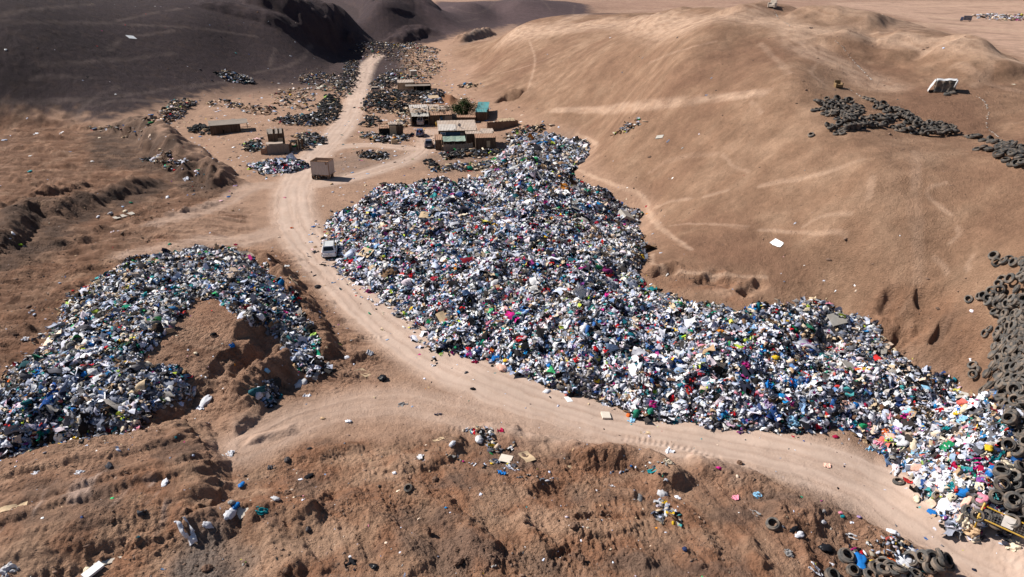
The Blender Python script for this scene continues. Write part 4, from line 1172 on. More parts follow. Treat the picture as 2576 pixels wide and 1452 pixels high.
def thing(name, label, cat, loc, rz=0, group=None):
    o = link(bpy.data.objects.new(name, None)); o.empty_display_size = .3
    o.location = loc; o.rotation_euler = (0, 0, rz)
    return tag(o, label, cat, group)


def face_cam(p, turn=0.0):
    return -math.atan2(p[0], p[1]) + R(turn)


def ground(x, y):
    return float(sample(SURF, [x], [y])[0])


# ------------------------------------------------------------------ tyres
def tyre_mesh(k, width=.27, worn=0.0):
    Ro = .5; w = width; q = random.Random(k)
    prof = [(.30, -.22 * w / .27), (.335, -.40 * w), (.40, -.50 * w), (.455, -.47 * w), (.487, -.38 * w), (.5, -.20 * w), (.5, -.03 * w), (.488, -.02 * w), (.488, .02 * w), (.5, .03 * w), (.5, .20 * w),
            (.487, .38 * w), (.455, .47 * w), (.40, .50 * w), (.335, .40 * w), (.30, .22 * w / .27), (.315, .1 * w), (.45, .12 * w), (.465, 0), (.45, -.12 * w), (.315, -.1 * w)]
    m = MB(); m.lathe([(r, z + w / 2) for r, z in prof], 30)
    for v in m.bm.verts:                       # out of round from years of lying about
        a = math.atan2(v.co.y, v.co.x); s_ = 1 + worn * math.sin(2 * a + k) ; v.co.x *= s_; v.co.y *= s_
    bmesh.ops.recalc_face_normals(m.bm, faces=m.bm.faces)
    me = bpy.data.meshes.new('tyre'); m.bm.to_mesh(me); m.bm.free(); smooth(me)
    return me


RUB = [simple_mat('dusty_rubber', (.068, .064, .062), .85, .25, 7, dust=.42, spec=.25), simple_mat('grey_rubber', (.10, .094, .09), .9, .25, 6, dust=.55, spec=.2), simple_mat('black_rubber', (.028, .028, .030), .7, .3, 8, dust=.35, spec=.35)]
TYRE_ME = []
for k in range(9):
    me = tyre_mesh(k, (.25, .30, .36)[k % 3], .015 * (k % 4)); me.materials.append(RUB[(0, 1, 0, 0, 2, 1, 0, 2, 0)[k]]); TYRE_ME.append(me)
T_DARK = [4, 7, 9, 10, 9, 10]; T_ALL = [0, 1, 2, 3, 5, 6, 8, 1, 5]
RUB.append(simple_mat('dark_rubber', (.045, .043, .042), .8, .3, 8, dust=.3, spec=.3))
for k in (9, 10):
    me = tyre_mesh(k, (.28, .34)[k - 9], .02); me.materials.append(RUB[3]); TYRE_ME.append(me)
placed = []
TYRES = 0


def tyre(px, py, label, group, d=.72, tilt=None, dirn=None, variants=T_ALL, stack=True, G=None, lift=0.0, q=random.Random(5)):
    global TYRES
    p = hit(px, py, SURF if G is None else G)
    o = link(bpy.data.objects.new('tyre', TYRE_ME[q.choice(variants)]))
    D = d * q.uniform(.9, 1.1)
    n = normal_at(H, np.array([p.x]), np.array([p.y]), .8)[0]
    t = abs(q.gauss(0, R(16))) if tilt is None else R(tilt)
    a = q.uniform(0, 6.28) if dirn is None else R(dirn)
    z = p.z
    near_ = 0
    if stack:
        for (x, y, zz, dd) in placed:
            r = math.hypot(x - p.x, y - p.y)
            if r < .42 * (D + dd) / 1.0:
                near_ += 1
                if r < .30 * (D + dd): z = max(z, zz + .16 * D * 1.1)
                else: z = max(z, zz + .05)
    z = min(z, p.z + (.75 if p.y < 62 else .38))
    if near_ and tilt is None: t = min(abs(q.gauss(0, R(26))), R(60))
    nn = Vector((n[0] + math.tan(min(t, 1.4)) * math.cos(a), n[1] + math.tan(min(t, 1.4)) * math.sin(a), n[2])).normalized()
    o.rotation_euler = (nn.to_track_quat('Z', 'Y') @ Euler((0, 0, q.uniform(0, 6.28))).to_quaternion()).to_euler()
    o.scale = (D, D, D)
    o.location = (p.x, p.y, z - .03 + lift + .22 * D * math.sin(t) * (t > .5))
    placed.append((p.x, p.y, z, D)); TYRES += 1
    return tag(o, label, 'tyre', group)


def many(tile, pts, label, group, **kw):
    for a in pts:
        (x, y), = tp(tile, a[:2])
        k = dict(kw)
        if len(a) > 2: k['d'] = a[2]
        if len(a) > 3: k['tilt'] = a[3]
        if len(a) > 4: k['dirn'] = a[4]
        tyre(x, y, label, group, **k)


G_R = 'tyres in the tall heap down the right edge'
many('T8', [(2290,1215,.8),(2305,1285,.74),(2385,1262),(2430,1240),(2495,1278,.8),(2560,1270,.78,55,250),(2565,1330),(2545,1360),(2565,1390)], 'tyre in the loose string on the bare brown slope at the right edge', 'loose tyres above the tall heap at the right edge')
many('B4', [(2345,22,.76),(2395,100,.84),(2515,22),(2500,78),(2530,105)], 'tyre on bare slope right above the tall tyre heap at the right edge', 'loose tyres above the tall heap at the right edge')
tyre(*tp('B4', (2020, 214))[0], 'tyre lying apart at the upper left of the tall tyre heap, on churned soil', 'loose tyres beside the tall heap', tilt=12, dirn=270)
many('B4', [(2285,150),(2130,190),(2165,200),(2155,230),(2195,240),(2240,265),(2365,255),(2370,288),(2170,292),(2190,322),(2260,318),(2265,352,.78,40,260),(2380,330),(2455,215),(2530,210),(2490,355,.8),(2515,372),(2530,265),(2320,280),(2210,215),
            (2285,215,.86,38,265),(2420,300),(2480,290),(2440,330)], 'worn grey tyre in the upper part of the tall heap down the right edge', G_R, d=.76)
many('B4', [(2340,440),(2430,440),(2490,440),(2440,490),(2325,515),(2370,520),(2390,560),(2290,595),(2495,590),(2270,640),(2385,625),(2520,640),(2265,685),(2410,695,.76,30,300),(2350,695),(2255,755),(2370,755),(2490,760),(2370,800),(2240,845,.88),(2290,880,.72,60,200),(2450,870),(2465,905),(2540,820),(2530,880),(2500,940),
            (2545,500),(2560,560),(2540,700),(2450,640),(2440,560),(2320,790),(2430,800)], 'worn grey tyre in the middle of the tall heap down the right edge', G_R, d=.8)
many('B4', [(2220,505,.72),(2180,545,.72,6)], 'tyre of the flat pair at the left fringe of the tall tyre heap', 'pair of tyres left of the tall heap', stack=False)
many('B4', [(2060,857,.74),(2105,905,.76)], 'tyre of the pair lying on bare ground left of the tall tyre heap', 'second pair of tyres left of the tall heap', stack=False)
many('B4', [(2235,940),(2350,935),(2390,975,.92,22,270),(2460,970,.9),(2520,1000),(2300,1065,.86),(2390,1060,.82),(2455,1080),(2320,1130),(2425,1190,.92,35,255),(2480,1170),(2520,1220),(2440,1280,.84),(2500,1290),(2435,1340,.85,40,250),(2440,1390),(2520,1410),(2530,1340),(2540,1130),(2545,1060),(2380,1110),(2500,1090)], 'worn grey tyre in the lower part of the tall heap down the right edge', G_R, d=.82)
many('B4', [(2035,1015),(2180,1022),(2160,1095),(2200,1140)], 'tyre sunk among pale rags between the clothes and the tall tyre heap', 'tyres among the rags at the right', d=.76)
many('C4', [(2395,15,.84),(2520,50,.88),(2380,160),(2400,215,.84,35,240),(2320,340),(2480,340,.86),(2330,410),(2540,150),(2550,240)], 'tyre lying among pale clothes below the tall tyre heap at the right edge', 'tyres among the clothes at the right edge', d=.8)
many('C4', [(2310,545,.92),(2445,570,.8),(2300,650,.95,40,270),(2430,635,.9),(2500,680,.9),(2130,720,.82),(2255,765,.95,25,280),(2410,790,.95),(2440,725,.8,45,250),(2490,760,.82,50,270),(2400,860,.9),(2500,850,.9),(2540,620,.9),(2545,720,.85),(2180,870,.8,35,230),(2545,920,.9)],
     'big dusty tyre beside the yellow frame at the lower right corner', 'tyres beside the yellow frame', d=.85)
many('C4', [(2260,1000,.95,22,265),(2400,1010,.9),(2500,1000,.9),(2420,960,.8)], 'big dusty tyre lying on the ground under the yellow frame', 'tyres under the yellow frame', d=.9)
many('C4', [(2000,830,.84,30,320),(2080,935,.74),(1730,680,.8)], 'tyre half covered by pale rags at the near tip of the clothes heap', 'tyres in the rags at the heap tip', d=.8)
# single tyres on open ground
for t, x, y, lab, d, ti in (('C4', 1340, 535, 'lone tyre lying flat on the pale road edge near the tip of the clothes heap', .74, 4), ('C4', 125, 945, 'lone tyre lying on the brown dirt bank of the foreground', .8, 8),
                            ('C2', 1505, 590, 'lone tyre on the churned foreground dirt, propped on a small clod', .62, 22), ('C4', 825, 1265, 'large tyre with dirt in its hole left of the bright blue sheet', 1.0, 14),
                            ('B2', 1410, 380, 'tyre with a white bag on it at the roadside by the huge clothes heap', .72, 3), ('T4', 500, 1325, 'lone small tyre on the open brown hillside below the hill tyres', .7, 10),
                            ('B3', 585, 1062, 'tyre lying among clothes at the front foot of the huge heap', .8, 5), ('C4', 690, 1448, 'tyre cut off by the bottom edge left of the bottom tyre group', .9, 10)):
    tyre(*tp(t, (x, y))[0], lab, 'single tyres on open ground', d=d, tilt=ti, dirn=265, stack=False)
many('B3', [(945,65,.7,30,270),(870,95,.7),(1000,95,.7),(1350,100,.75,50,270),(840,85,.7)], 'tyre half buried on the crest of the huge clothes heap', 'tyres on the crest of the clothes heap', stack=False, d=.7)
many('C4', [(895,1395,.86),(1115,1375,.9,25,300),(1200,1350,.86),(1250,1395,.8,35,250),(1465,1285,.86,40,200),(1610,1270,.8,50,30),(1660,1300,.8,50,30),(1605,1350,.86,30,300),(1730,1390,.9),(1550,1360,.84,60,190),(1420,1430,.86),(1270,1435,.86),(1500,1445,.86),(1680,1435,.88),(1340,1440,.8),(1600,1440,.86),(1180,1440,.86),(1060,1440,.8),(1780,1430,.9),(1690,1360,.86)],
     'dusty tyre in the group heaped at the bottom right edge among coloured bags', 'tyres at the bottom edge among coloured bags')
# hillside: two dumps and two strings
q5 = random.Random(9)
A1 = [(545,985),(650,975),(590,1000),(640,1020),(700,985),(745,970,.8,30,270),(680,1015),(600,1025),(560,1028),(720,1010),(805,993,.78),(760,1000),(840,1000),(870,1005),(815,1035),(780,1030),(735,1040),(690,1045),(850,1020,.75,60,270),(640,1045),(885,1030),(880,1050),(905,1060),
      (515,1085),(548,1078),(600,1070),(625,1065),(670,1060,.8,25,270),(700,1080),(660,1095),(690,1105),(715,1110),(745,1095,.9,45,270),(770,1080),(790,1060),(620,1118),(665,1130),(715,1135),(740,1120),(750,1168),(800,1110),(835,1090),(820,1070),(850,1075),
      (865,1095),(895,1100),(925,1080),(945,1090),(930,1060),(955,1110),(900,1120),(890,1140),(870,1120),(985,1048),(990,1085),(940,1130),(970,1130),(800,1085),(830,1110),(850,1125)]
many('T4', A1, 'dark tyre in the upper left dump of tyres on the brown hillside', 'tyres of the upper hillside dump', d=.74, variants=T_DARK)
for x, y in ((805,1125),(832,1140),(860,1150),(890,1160),(925,1150)):
    for k in range(4):
        (a, b), = tp('T4', (x, y + 14)); tyre(a, b, 'dark tyre in the upright stacks in front of the upper hillside dump', 'stacked tyres of the upper hillside dump', d=.72, tilt=2, stack=False, lift=.19 * k, variants=[0, 4, 6])
A2 = [(1000,1160),(1050,1155),(1085,1150),(1130,1150),(1020,1185),(1100,1175,.8,55,270),(1140,1175),(1180,1175,.8,60,300),(1160,1160),(1040,1170),(1210,1210),(1235,1185),(1190,1225),(1130,1215),(1150,1235),(1165,1250),(1215,1235),(1075,1225),(1080,1245),(1060,1240),
      (920,1175,.8,20,270),(775,1200),(805,1200),(830,1190),(850,1190),(770,1215),(740,1240),(765,1235),(700,1250),(685,1265),(640,1268),(685,1280),(790,1276),(805,1310),(745,1310),(1000,1235,.8,20,270),(1000,1268,.8,10),(1020,1240),(960,1225),(1110,1240),(985,1210),(940,1200),(900,1200),(870,1205)]
many('T4', A2, 'dark tyre in the lower left dump of tyres on the brown hillside', 'tyres of the lower hillside dump', d=.74, variants=T_DARK)
for x, y in ((840,1268),(895,1262),(950,1255)):
    for k in range(4):
        (a, b), = tp('T4', (x, y + 10)); tyre(a, b, 'dark tyre in the three tall stacks of the lower hillside dump', 'stacked tyres of the lower hillside dump', d=.76, tilt=2, stack=False, lift=.2 * k, variants=[4, 7, 0])
Bl = [(1020,963),(1050,978),(1090,992),(1130,1020),(1130,1058,.8,60,200),(1175,1070),(1195,1028,.9,35,270),(1190,1060),(1225,1050),(1240,1075),(1220,1095),(1270,1090,.8,45,280),(1300,1080),(1335,1085),(1310,1100),(1335,1110),(1370,1120),(1270,1140),(1300,1145),(1240,1140),(1280,1172),(1320,1165),(1350,1150),(1380,1140),
      (1400,1160),(1420,1135),(1440,1150),(1430,1175),(1465,1160),(1420,1205),(1445,1195),(1480,1185),(1470,1215),(1500,1200),(1520,1190),(1500,1225),(1530,1215),(1550,1225),(1520,1240),(1560,1245),(1350,1238),(1385,1243),(1300,1248),(1340,1278),(1210,1190)]
many('T4', Bl, 'dark tyre in the upper half of the long string of tyres down the hillside', 'tyres of the hillside string, upper half', d=.76, variants=T_DARK)
Bm = [(1385,1288),(1410,1285),(1440,1270),(1465,1275),(1490,1265),(1510,1260,.8,30,270),(1545,1300,.8,20,270),(1490,1305),(1450,1300),(1580,1320),(1625,1335),(1670,1340),(1720,1338),(1770,1330),(1600,1240),(1640,1240),(1620,1260),(1660,1265),(1690,1240),(1740,1240),(1700,1265),(1720,1280),(1760,1270),(1790,1270),(1680,1290),(1650,1290),(1740,1300),(1800,1300),
      (1820,1290),(1840,1310),(1880,1300),(1900,1320),(1860,1290),(1850,1265),(1830,1330),(1780,1310),(1620,1285),(1590,1290),(1700,1310)]
many('T4', Bm, 'dark tyre in the lower half of the long string of tyres down the hillside', 'tyres of the hillside string, lower half', d=.76, variants=T_DARK)
Cl = [(2020,50),(2050,60),(2080,65),(2110,65),(2130,75),(2170,92),(2230,92,.8,55,300),(2250,105),(2310,95),(2340,105),(2290,115),(2370,120),(2320,140),(2330,150),(2400,140),(2440,125),(2480,135),(2530,155),(2420,165),(2440,175),(2400,175),(2470,175),(2240,185),(2230,195),(2305,180),(2340,165),(2430,195),(2480,200),(2540,190),(2560,170),(2380,210),(2420,220),(2330,245),(2300,260),(2330,265),(2400,285),(2360,235),
      (2500,225),(2560,215),(2450,240),(2520,250),(2480,265),(2560,270),(2450,325),(2490,310),(2500,340),(2530,320),(2560,340),(2545,360),(2120,178),(2175,190),(2450,280),(2520,290)]
many('T8', Cl, 'dark tyre in the bank of tyres running off the right edge across the hillside', 'tyres of the bank at the right edge', d=.76, variants=T_DARK)
# ------------------------------------------------------------------ materials for built things
WOOD_DK = simple_mat('dark_weathered_wood', (.085, .052, .034), .9, .35, 3, stretch=(3, 3, .4), dust=.25)
WOOD_GR = simple_mat('grey_weathered_wood', (.21, .175, .15), .9, .3, 3, stretch=(3, 3, .4), dust=.3)
WOOD_TAN = simple_mat('tan_board', (.46, .34, .22), .85, .22, 3, dust=.2)
TIN = simple_mat('dusty_tin_sheet', (.44, .35, .29), .6, .16, 2.2, metallic=.15, dust=.5)
TIN_PALE = simple_mat('pale_tin_sheet', (.52, .47, .43), .55, .14, 2.5, metallic=.15, dust=.35)
TIN_RUST = simple_mat('rusty_tin_sheet', (.30, .17, .11), .8, .3, 3, dust=.4)
TARP_GR = simple_mat('faded_green_tarpaulin', (.20, .28, .235), .7, .2, 4, dust=.3, bump=.3)
TEAL = simple_mat('teal_corrugated_sheet', (.07, .26, .27), .5, .2, 3, dust=.3)
BLUE_B = simple_mat('blue_painted_board', (.018, .065, .13), .7, .25, 4, dust=.1)
BLACK = simple_mat('plain_black', (.012, .011, .011), .9, .3, 5)  # even black for the shed's open front, other shack walls and a loose panel
WHITE_P = simple_mat('white_paint', (.78, .78, .78), .35, .05, 3, spec=.5)
CAR_W = simple_mat('white_car_paint', (.80, .81, .83), .22, .02, 2, spec=.55)
CAR_B = simple_mat('dusty_blue_car_paint', (.045, .075, .17), .35, .12, 4, spec=.5, dust=.3)
CAR_D = simple_mat('grey_blue_car_paint', (.05, .055, .085), .35, .12, 4, spec=.5, dust=.3)
CAR_OLD = simple_mat('faded_cream_car_paint', (.52, .42, .34), .7, .2, 3, dust=.6)
GLASS = simple_mat('dark_car_glass', (.010, .012, .016), .08, .05, 3, spec=.6)
GLASS_B = simple_mat('bluish_glass', (.08, .16, .26), .1, .05, 3, spec=.6)
LAMP_R = simple_mat('red_lamp_lens', (.26, .01, .02), .25, .1, 9, spec=.5)
PLASTIC = simple_mat('black_plastic', (.02, .02, .022), .5, .1, 9)
STEEL = simple_mat('bare_steel', (.32, .30, .28), .45, .2, 6, metallic=.5, dust=.3)
BOX_SIDE = simple_mat('streaked_cream_container_paint', (.43, .37, .34), .65, .26, 3.5, stretch=(6, 6, .5), dust=.25)
BOX_RUST = simple_mat('rust_brown_steel', (.20, .105, .055), .85, .35, 5)
YELLOW = simple_mat('yellow_painted_steel', (.50, .30, .03), .5, .22, 6, dust=.35)
CARD = simple_mat('cardboard', (.52, .38, .24), .9, .12, 4)
GREYBD = simple_mat('grey_fibre_board', (.36, .34, .31), .9, .15, 4, dust=.2)
STONE = simple_mat('brown_rock', (.15, .088, .06), .95, .3, 4, bump=.6)
STONE_DK = simple_mat('dark_grey_rock', (.075, .065, .066), .95, .3, 4, bump=.6)
SKIN = simple_mat('skin', (.26, .13, .085), .6, .1, 9)
HAIRM = simple_mat('black_hair', (.012, .010, .009), .6, .2, 20)
MUD = simple_mat('mud_block_wall', (.17, .105, .075), .95, .22, 2.5, bump=.4, dust=.3)
MATT = simple_mat('gold_brown_upholstery', (.19, .12, .055), .9, .2, 6, dust=.3)
PALE_UPH = simple_mat('pale_upholstery', (.55, .47, .40), .9, .15, 6, dust=.3)


# ------------------------------------------------------------------ shacks
def wall(root, a, b, h, mat, n=None, seed=0, jit=.06, gap=0.0, name='wall', label=None, z0=-.25):
    L = math.hypot(b[0] - a[0], b[1] - a[1])
    m = MB(); m.planks(a, b, z0, h, n or max(3, int(L / .22)), .06, jit, seed, gap)
    return m.build(name, mat, root, label=label)


def roof(root, x0, x1, y0, y1, zf, zb, mat, waves=0, name='roof', label=None, th=.05, jit=.015, sag=.05, seed=0):
    m = MB(); m.sheet((x0, y0, zf), (x1, y0, zf), (x0, y1, zb), th, waves, .025, sag, nv=5, jit=jit, seed=seed)
    return m.build(name, mat, root, label=label)


def post(root, x, y, h, r=.05, mat=None, lean=0):
    m = MB(); m.tube((x, y, -.3), (x + lean, y, h), r, r * .8, 6); return m.build('post', mat or WOOD_GR, root)


def bits(root, name, mat, spots, seed=0, label=None):
    """weights and junk thrown on a roof"""
    q = random.Random(seed); m = MB()
    for x, y, z, s in spots:
        M_ = Matrix.Translation((x, y, z)) @ Matrix.Rotation(q.uniform(0, 6), 4, 'Z') @ Matrix.Rotation(q.uniform(-.25, .25), 4, 'X')
        m.box(-s * q.uniform(.4, 1), s * q.uniform(.4, 1), -s * .3, s * .3, 0, s * q.uniform(.1, .35), M_)
    return m.build(name, mat, root, label=label)


P0 = hit(1108, 381, H)
s1 = thing('shack', 'largest shack, with a broad sloping tin roof and a pale green awning in front', 'shack', P0, face_cam(P0, 1))
roof(s1, -.2, 7.7, 5.6, 13.6, 2.75, 3.25, TIN, 26, seed=1)
m = MB(); m.sheet((-.15, 5.55, 2.83), (3.5, 5.55, 2.83), (-.15, 10.2, 3.13), .03, 12, .025, 0); m.build('roof_sheet', TIN_PALE, s1, label='paler newer sheet over the front left of the roof')
roof(s1, 5.2, 10.6, 3.6, 5.5, 2.5, 2.65, TIN, 16, seed=2); roof(s1, 8.4, 11.0, 5.7, 8.2, 2.4, 2.5, TIN, 9, seed=3)
roof(s1, 6.9, 11.0, .8, 3.5, 2.25, 2.5, TIN_RUST, 12, label='rust brown roof of the right hand lean-to', seed=4)
roof(s1, .6, 5.0, .2, 3.4, 1.85, 2.15, TARP_GR, 3, 'awning', sag=.22, jit=.03, seed=5)
wall(s1, (0, 5.8), (7.5, 5.8), 2.7, WOOD_DK, seed=6); wall(s1, (0, 5.8), (0, 13.4), 2.9, WOOD_DK, seed=7); wall(s1, (7.5, 5.8), (7.5, 13.4), 2.9, WOOD_DK, seed=8); wall(s1, (0, 13.4), (7.5, 13.4), 3.1, WOOD_DK, seed=9)
wall(s1, (.6, .1), (6.3, .1), 1.35, WOOD_GR, seed=10, jit=.14, name='fence')
wall(s1, (7, .9), (10.9, .9), 2.2, WOOD_DK, seed=11); wall(s1, (10.9, .9), (10.9, 8.0), 2.3, WOOD_DK, seed=12); wall(s1, (7, .9), (7, 3.5), 2.3, WOOD_DK, seed=13); wall(s1, (5.3, 3.5), (8.4, 3.5), 2.4, WOOD_DK, seed=14)
wall(s1, (-.9, 1.0), (.4, 1.0), 2.0, WOOD_DK, seed=15); wall(s1, (-.9, 1.0), (-.9, 5.0), 2.1, WOOD_DK, seed=16); roof(s1, -1.0, .5, .9, 5.2, 2.05, 2.2, TIN_RUST, 4, seed=17)
m = MB(); m.box(1.0, 4.2, 5.66, 5.74, .5, 2.45); m.build('door', BLUE_B, s1, label='blue painted board front')
m = MB(); m.box(4.25, 5.1, 5.66, 5.74, .9, 2.3); m.build('panel', WOOD_GR, s1)
w1 = MB(); w1.box(.25, 1.25, 5.5, 5.64, 1.9, 2.5); w1 = w1.build('window', WHITE_P, s1)
m = MB(); m.box(.33, .72, 5.47, 5.5, 1.97, 2.43); m.box(.78, 1.17, 5.47, 5.5, 1.97, 2.43); m.build('pane', GLASS_B, w1)
m = MB(); m.box(9.1, 9.8, .80, .86, .3, 1.6); m.build('door', WOOD_TAN, s1, label='light tan board door of the lean-to')
for x in (.7, 2.8, 4.9): post(s1, x, .3, 1.9)
post(s1, 5.3, 3.4, 2.5); post(s1, .35, .6, 2.6, .06, WOOD_TAN)
bits(s1, 'roof_junk', STEEL, [(1.9, 5.9, 2.85, .3), (5.6, 5.0, 2.7, .3), (8.3, 4.4, 2.7, .4), (9.2, 6.4, 2.55, .35), (4.3, 8.2, 3.05, .28), (3.1, 6.0, 2.9, .3)], 4)
m = MB(); m.lathe([(.02, 0), (.16, .05), (.28, .14), (.33, .2)], 14, Matrix.Translation((4.2, 7.6, 3.45)) @ Matrix.Rotation(R(70), 4, 'X')); m.tube((4.2, 7.7, 2.9), (4.2, 7.7, 3.5), .03); m.build('dish', TIN_PALE, s1, label='small pale dish on the roof')

P0 = hit(1036, 319, H)
s2 = thing('shack', 'rambling compound shack with an open garage and junk covered roofs left of the green tree', 'shack', P0, face_cam(P0, 2))
roof(s2, .1, 4.0, 0, 3.4, 2.25, 2.5, GREYBD, 3, label='torn grey tarpaulin roof over the garage', sag=.2, jit=.06, seed=21)
roof(s2, 0, 4.2, 3.6, 8.5, 2.4, 2.6, TIN, 12, seed=22); roof(s2, 4.4, 9.2, .6, 5.5, 2.3, 2.5, TIN_RUST, 10, seed=23); roof(s2, 4.6, 7.0, 6.0, 11, 2.5, 2.9, TIN, 6, seed=24)
roof(s2, 0, 4.4, 8.8, 12.5, 2.5, 2.7, TIN_PALE, 8, seed=25); roof(s2, 7.2, 9.4, 5.8, 10.5, 2.4, 2.6, TIN, 8, seed=26)
wall(s2, (0, 8.5), (9.2, 8.5), 2.3, WOOD_DK, seed=27); wall(s2, (0, 0), (0, 12.4), 2.3, WOOD_DK, seed=28); wall(s2, (4.2, .6), (4.2, 8), 2.3, WOOD_DK, seed=29); wall(s2, (4.3, .7), (6.4, .7), 2.2, WOOD_DK, seed=30); wall(s2, (9.2, .7), (9.2, 8), 2.3, WOOD_DK, seed=31)
wall(s2, (7.6, .7), (9.2, .7), 2.1, WOOD_GR, seed=32); wall(s2, (0, 12.4), (9.2, 12.4), 2.4, WOOD_DK, seed=33); wall(s2, (9.2, 8.1), (9.2, 12.3), 2.3, WOOD_DK, seed=34)
m = MB(); m.box(6.5, 7.1, .62, .68, .05, 1.9); m.build('door', BLUE_B, s2)
for x in (.1, 2.0, 3.9): post(s2, x, .05, 2.2)
bits(s2, 'roof_junk', WOOD_TAN, [(random.uniform(.3, 9), random.uniform(2.5, 11), 2.6, random.uniform(.25, .7)) for _ in range(26)], 5)
bits(s2, 'roof_junk', STEEL, [(random.uniform(.3, 9), random.uniform(3.5, 9), 2.65, random.uniform(.25, .55)) for _ in range(30)], 6)
bits(s2, 'roof_junk', WOOD_DK, [(random.uniform(.3, 9), random.uniform(1.5, 9), 2.62, random.uniform(.3, .8)) for _ in range(24)], 7)

P0 = hit(1196, 306, H)
s3 = thing('shack', 'narrow hut under ribbed teal sheets right of the green tree', 'shack', P0, face_cam(P0, -4))
roof(s3, 0, 2.8, 0, 2.2, 2.2, 2.6, TEAL, 7, seed=41, label='lower teal sheet'); roof(s3, .2, 2.9, 2.1, 8.5, 2.6, 3.0, TEAL, 9, sag=.15, seed=42, label='long ribbed teal sheet')
wall(s3, (0, .1), (2.7, .1), 2.1, WOOD_DK, seed=43); wall(s3, (2.7, .1), (2.7, 8.3), 2.5, WOOD_DK, seed=44); wall(s3, (.1, .1), (.1, 8.3), 2.5, WOOD_DK, seed=45); wall(s3, (0, 8.3), (2.7, 8.3), 2.8, WOOD_DK, seed=46)
roof(s3, -4.2, .1, -1.2, .8, 1.2, 1.35, TIN_RUST, 8, seed=47, label='low brown lean-to roof'); wall(s3, (-4, -1.1), (0, -1.1), 1.15, WOOD_DK, seed=48)

P0 = hit(1003, 235, H)
s4 = thing('shack', 'long low shed with a dark open front, nearest the wrecked cream car', 'shack', P0, face_cam(P0, 2))
roof(s4, 0, 4.6, 2.2, 6.6, 2.6, 2.8, TIN, 10, seed=51); roof(s4, 4.7, 9.2, 2.0, 6.4, 2.3, 2.6, TIN_RUST, 8, seed=52); roof(s4, 2.0, 9.4, -.2, 2.0, 1.9, 2.1, WOOD_GR, 0, seed=53, jit=.05)
wall(s4, (.1, 2.3), (4.5, 2.3), 2.5, WOOD_TAN, n=7, seed=54, label='tan board front wall'); wall(s4, (4.6, 2.6), (9.1, 2.6), 2.2, BLACK, seed=55); wall(s4, (0, 2.3), (0, 6.4), 2.5, WOOD_DK, seed=56); wall(s4, (9.2, 0), (9.2, 6.3), 2.3, WOOD_DK, seed=57); wall(s4, (0, 6.5), (9.2, 6.5), 2.5, WOOD_DK, seed=58)
wall(s4, (.2, .1), (4.2, .1), 1.2, WOOD_GR, seed=59, gap=.1, name='fence')
for x in (2.1, 5, 7.2, 9.3): post(s4, x, 0, 1.9)
bits(s4, 'roof_junk', STEEL, [(random.uniform(4.5, 9), random.uniform(2.5, 6), 2.55, random.uniform(.25, .6)) for _ in range(18)], 8)

P0 = hit(1034, 194, H)
s5 = thing('shack', 'tiny grey box hut alone in the scrap field far up the valley', 'shack', P0, face_cam(P0, 8))
wall(s5, (0, 0), (2.0, 0), 1.9, STEEL, n=6, seed=61, jit=.01); wall(s5, (0, 0), (0, 2), 1.9, WOOD_GR, seed=62); wall(s5, (2, 0), (2, 2), 1.9, WOOD_GR, seed=63); wall(s5, (0, 2), (2, 2), 1.9, WOOD_GR, seed=64); roof(s5, -.1, 2.1, -.1, 2.1, 1.95, 2.0, TIN_PALE, 4, seed=65)

P0 = hit(532, 342, H)
s6 = thing('shack', 'long flat-roofed plank shed with an open railed bay at its right end', 'shack', P0, face_cam(P0, 0))
roof(s6, -.2, 7.7, -.1, 4.4, 2.15, 2.35, WOOD_GR, 0, jit=.04, seed=71); wall(s6, (0, 0), (6.0, 0), 2.05, WOOD_DK, seed=72, gap=.06); wall(s6, (0, 0), (0, 4.2), 2.2, WOOD_DK, seed=73); wall(s6, (0, 4.2), (6, 4.2), 2.2, WOOD_DK, seed=74); wall(s6, (6, 0), (6, 4.2), 2.1, BLACK, seed=75)
for x, y in ((7.5, 0), (7.6, 4.2)): post(s6, x, y, 2.35, .06, WOOD_TAN)
m = MB()
for z in (.5, .9, 1.3): m.box(6.05, 8.2, -.05, 0.0, z, z + .1)
m.build('railing', WOOD_TAN, s6)

P0 = hit(657, 390, H)
s7 = thing('shack', 'ruined double shack of dark planks, a tall box behind a low pen', 'shack', P0, face_cam(P0, -2))
wall(s7, (1.2, 0), (5.2, 0), 1.75, WOOD_GR, seed=81, n=9, jit=.05, label='grey board front of the low pen'); wall(s7, (5.2, 0), (5.8, 2.6), 1.6, WOOD_DK, seed=82); wall(s7, (1.2, 0), (1.2, 2.6), 1.7, WOOD_DK, seed=83)
wall(s7, (0, .2), (1.2, .1), 1.2, TIN_RUST, n=3, seed=84, label='rust red sheet at the left'); roof(s7, 1.1, 4.2, .8, 2.4, 1.75, 1.8, TIN, 0, seed=85, jit=.05, label='pale board lying across the pen')
wall(s7, (1.6, 3.2), (4.6, 3.2), 3.2, WOOD_DK, seed=86); wall(s7, (1.6, 3.2), (1.6, 6.2), 3.4, WOOD_DK, seed=87); wall(s7, (4.6, 3.2), (4.6, 6.2), 3.4, WOOD_DK, seed=88); wall(s7, (1.6, 6.2), (4.6, 6.2), 3.5, WOOD_DK, seed=89)
roof(s7, 1.5, 2.6, 3.1, 6.3, 3.2, 3.6, WOOD_GR, 0, seed=90); roof(s7, 3.0, 3.5, 3.1, 6.3, 3.2, 3.6, WOOD_GR, 0, seed=91); roof(s7, 3.8, 4.3, 3.1, 6.3, 3.2, 3.6, WOOD_GR, 0, seed=92)
m = MB(); m.box(3.4, 4.3, 3.08, 3.14, 1.2, 2.3); m.build('panel', WOOD_TAN, s7)
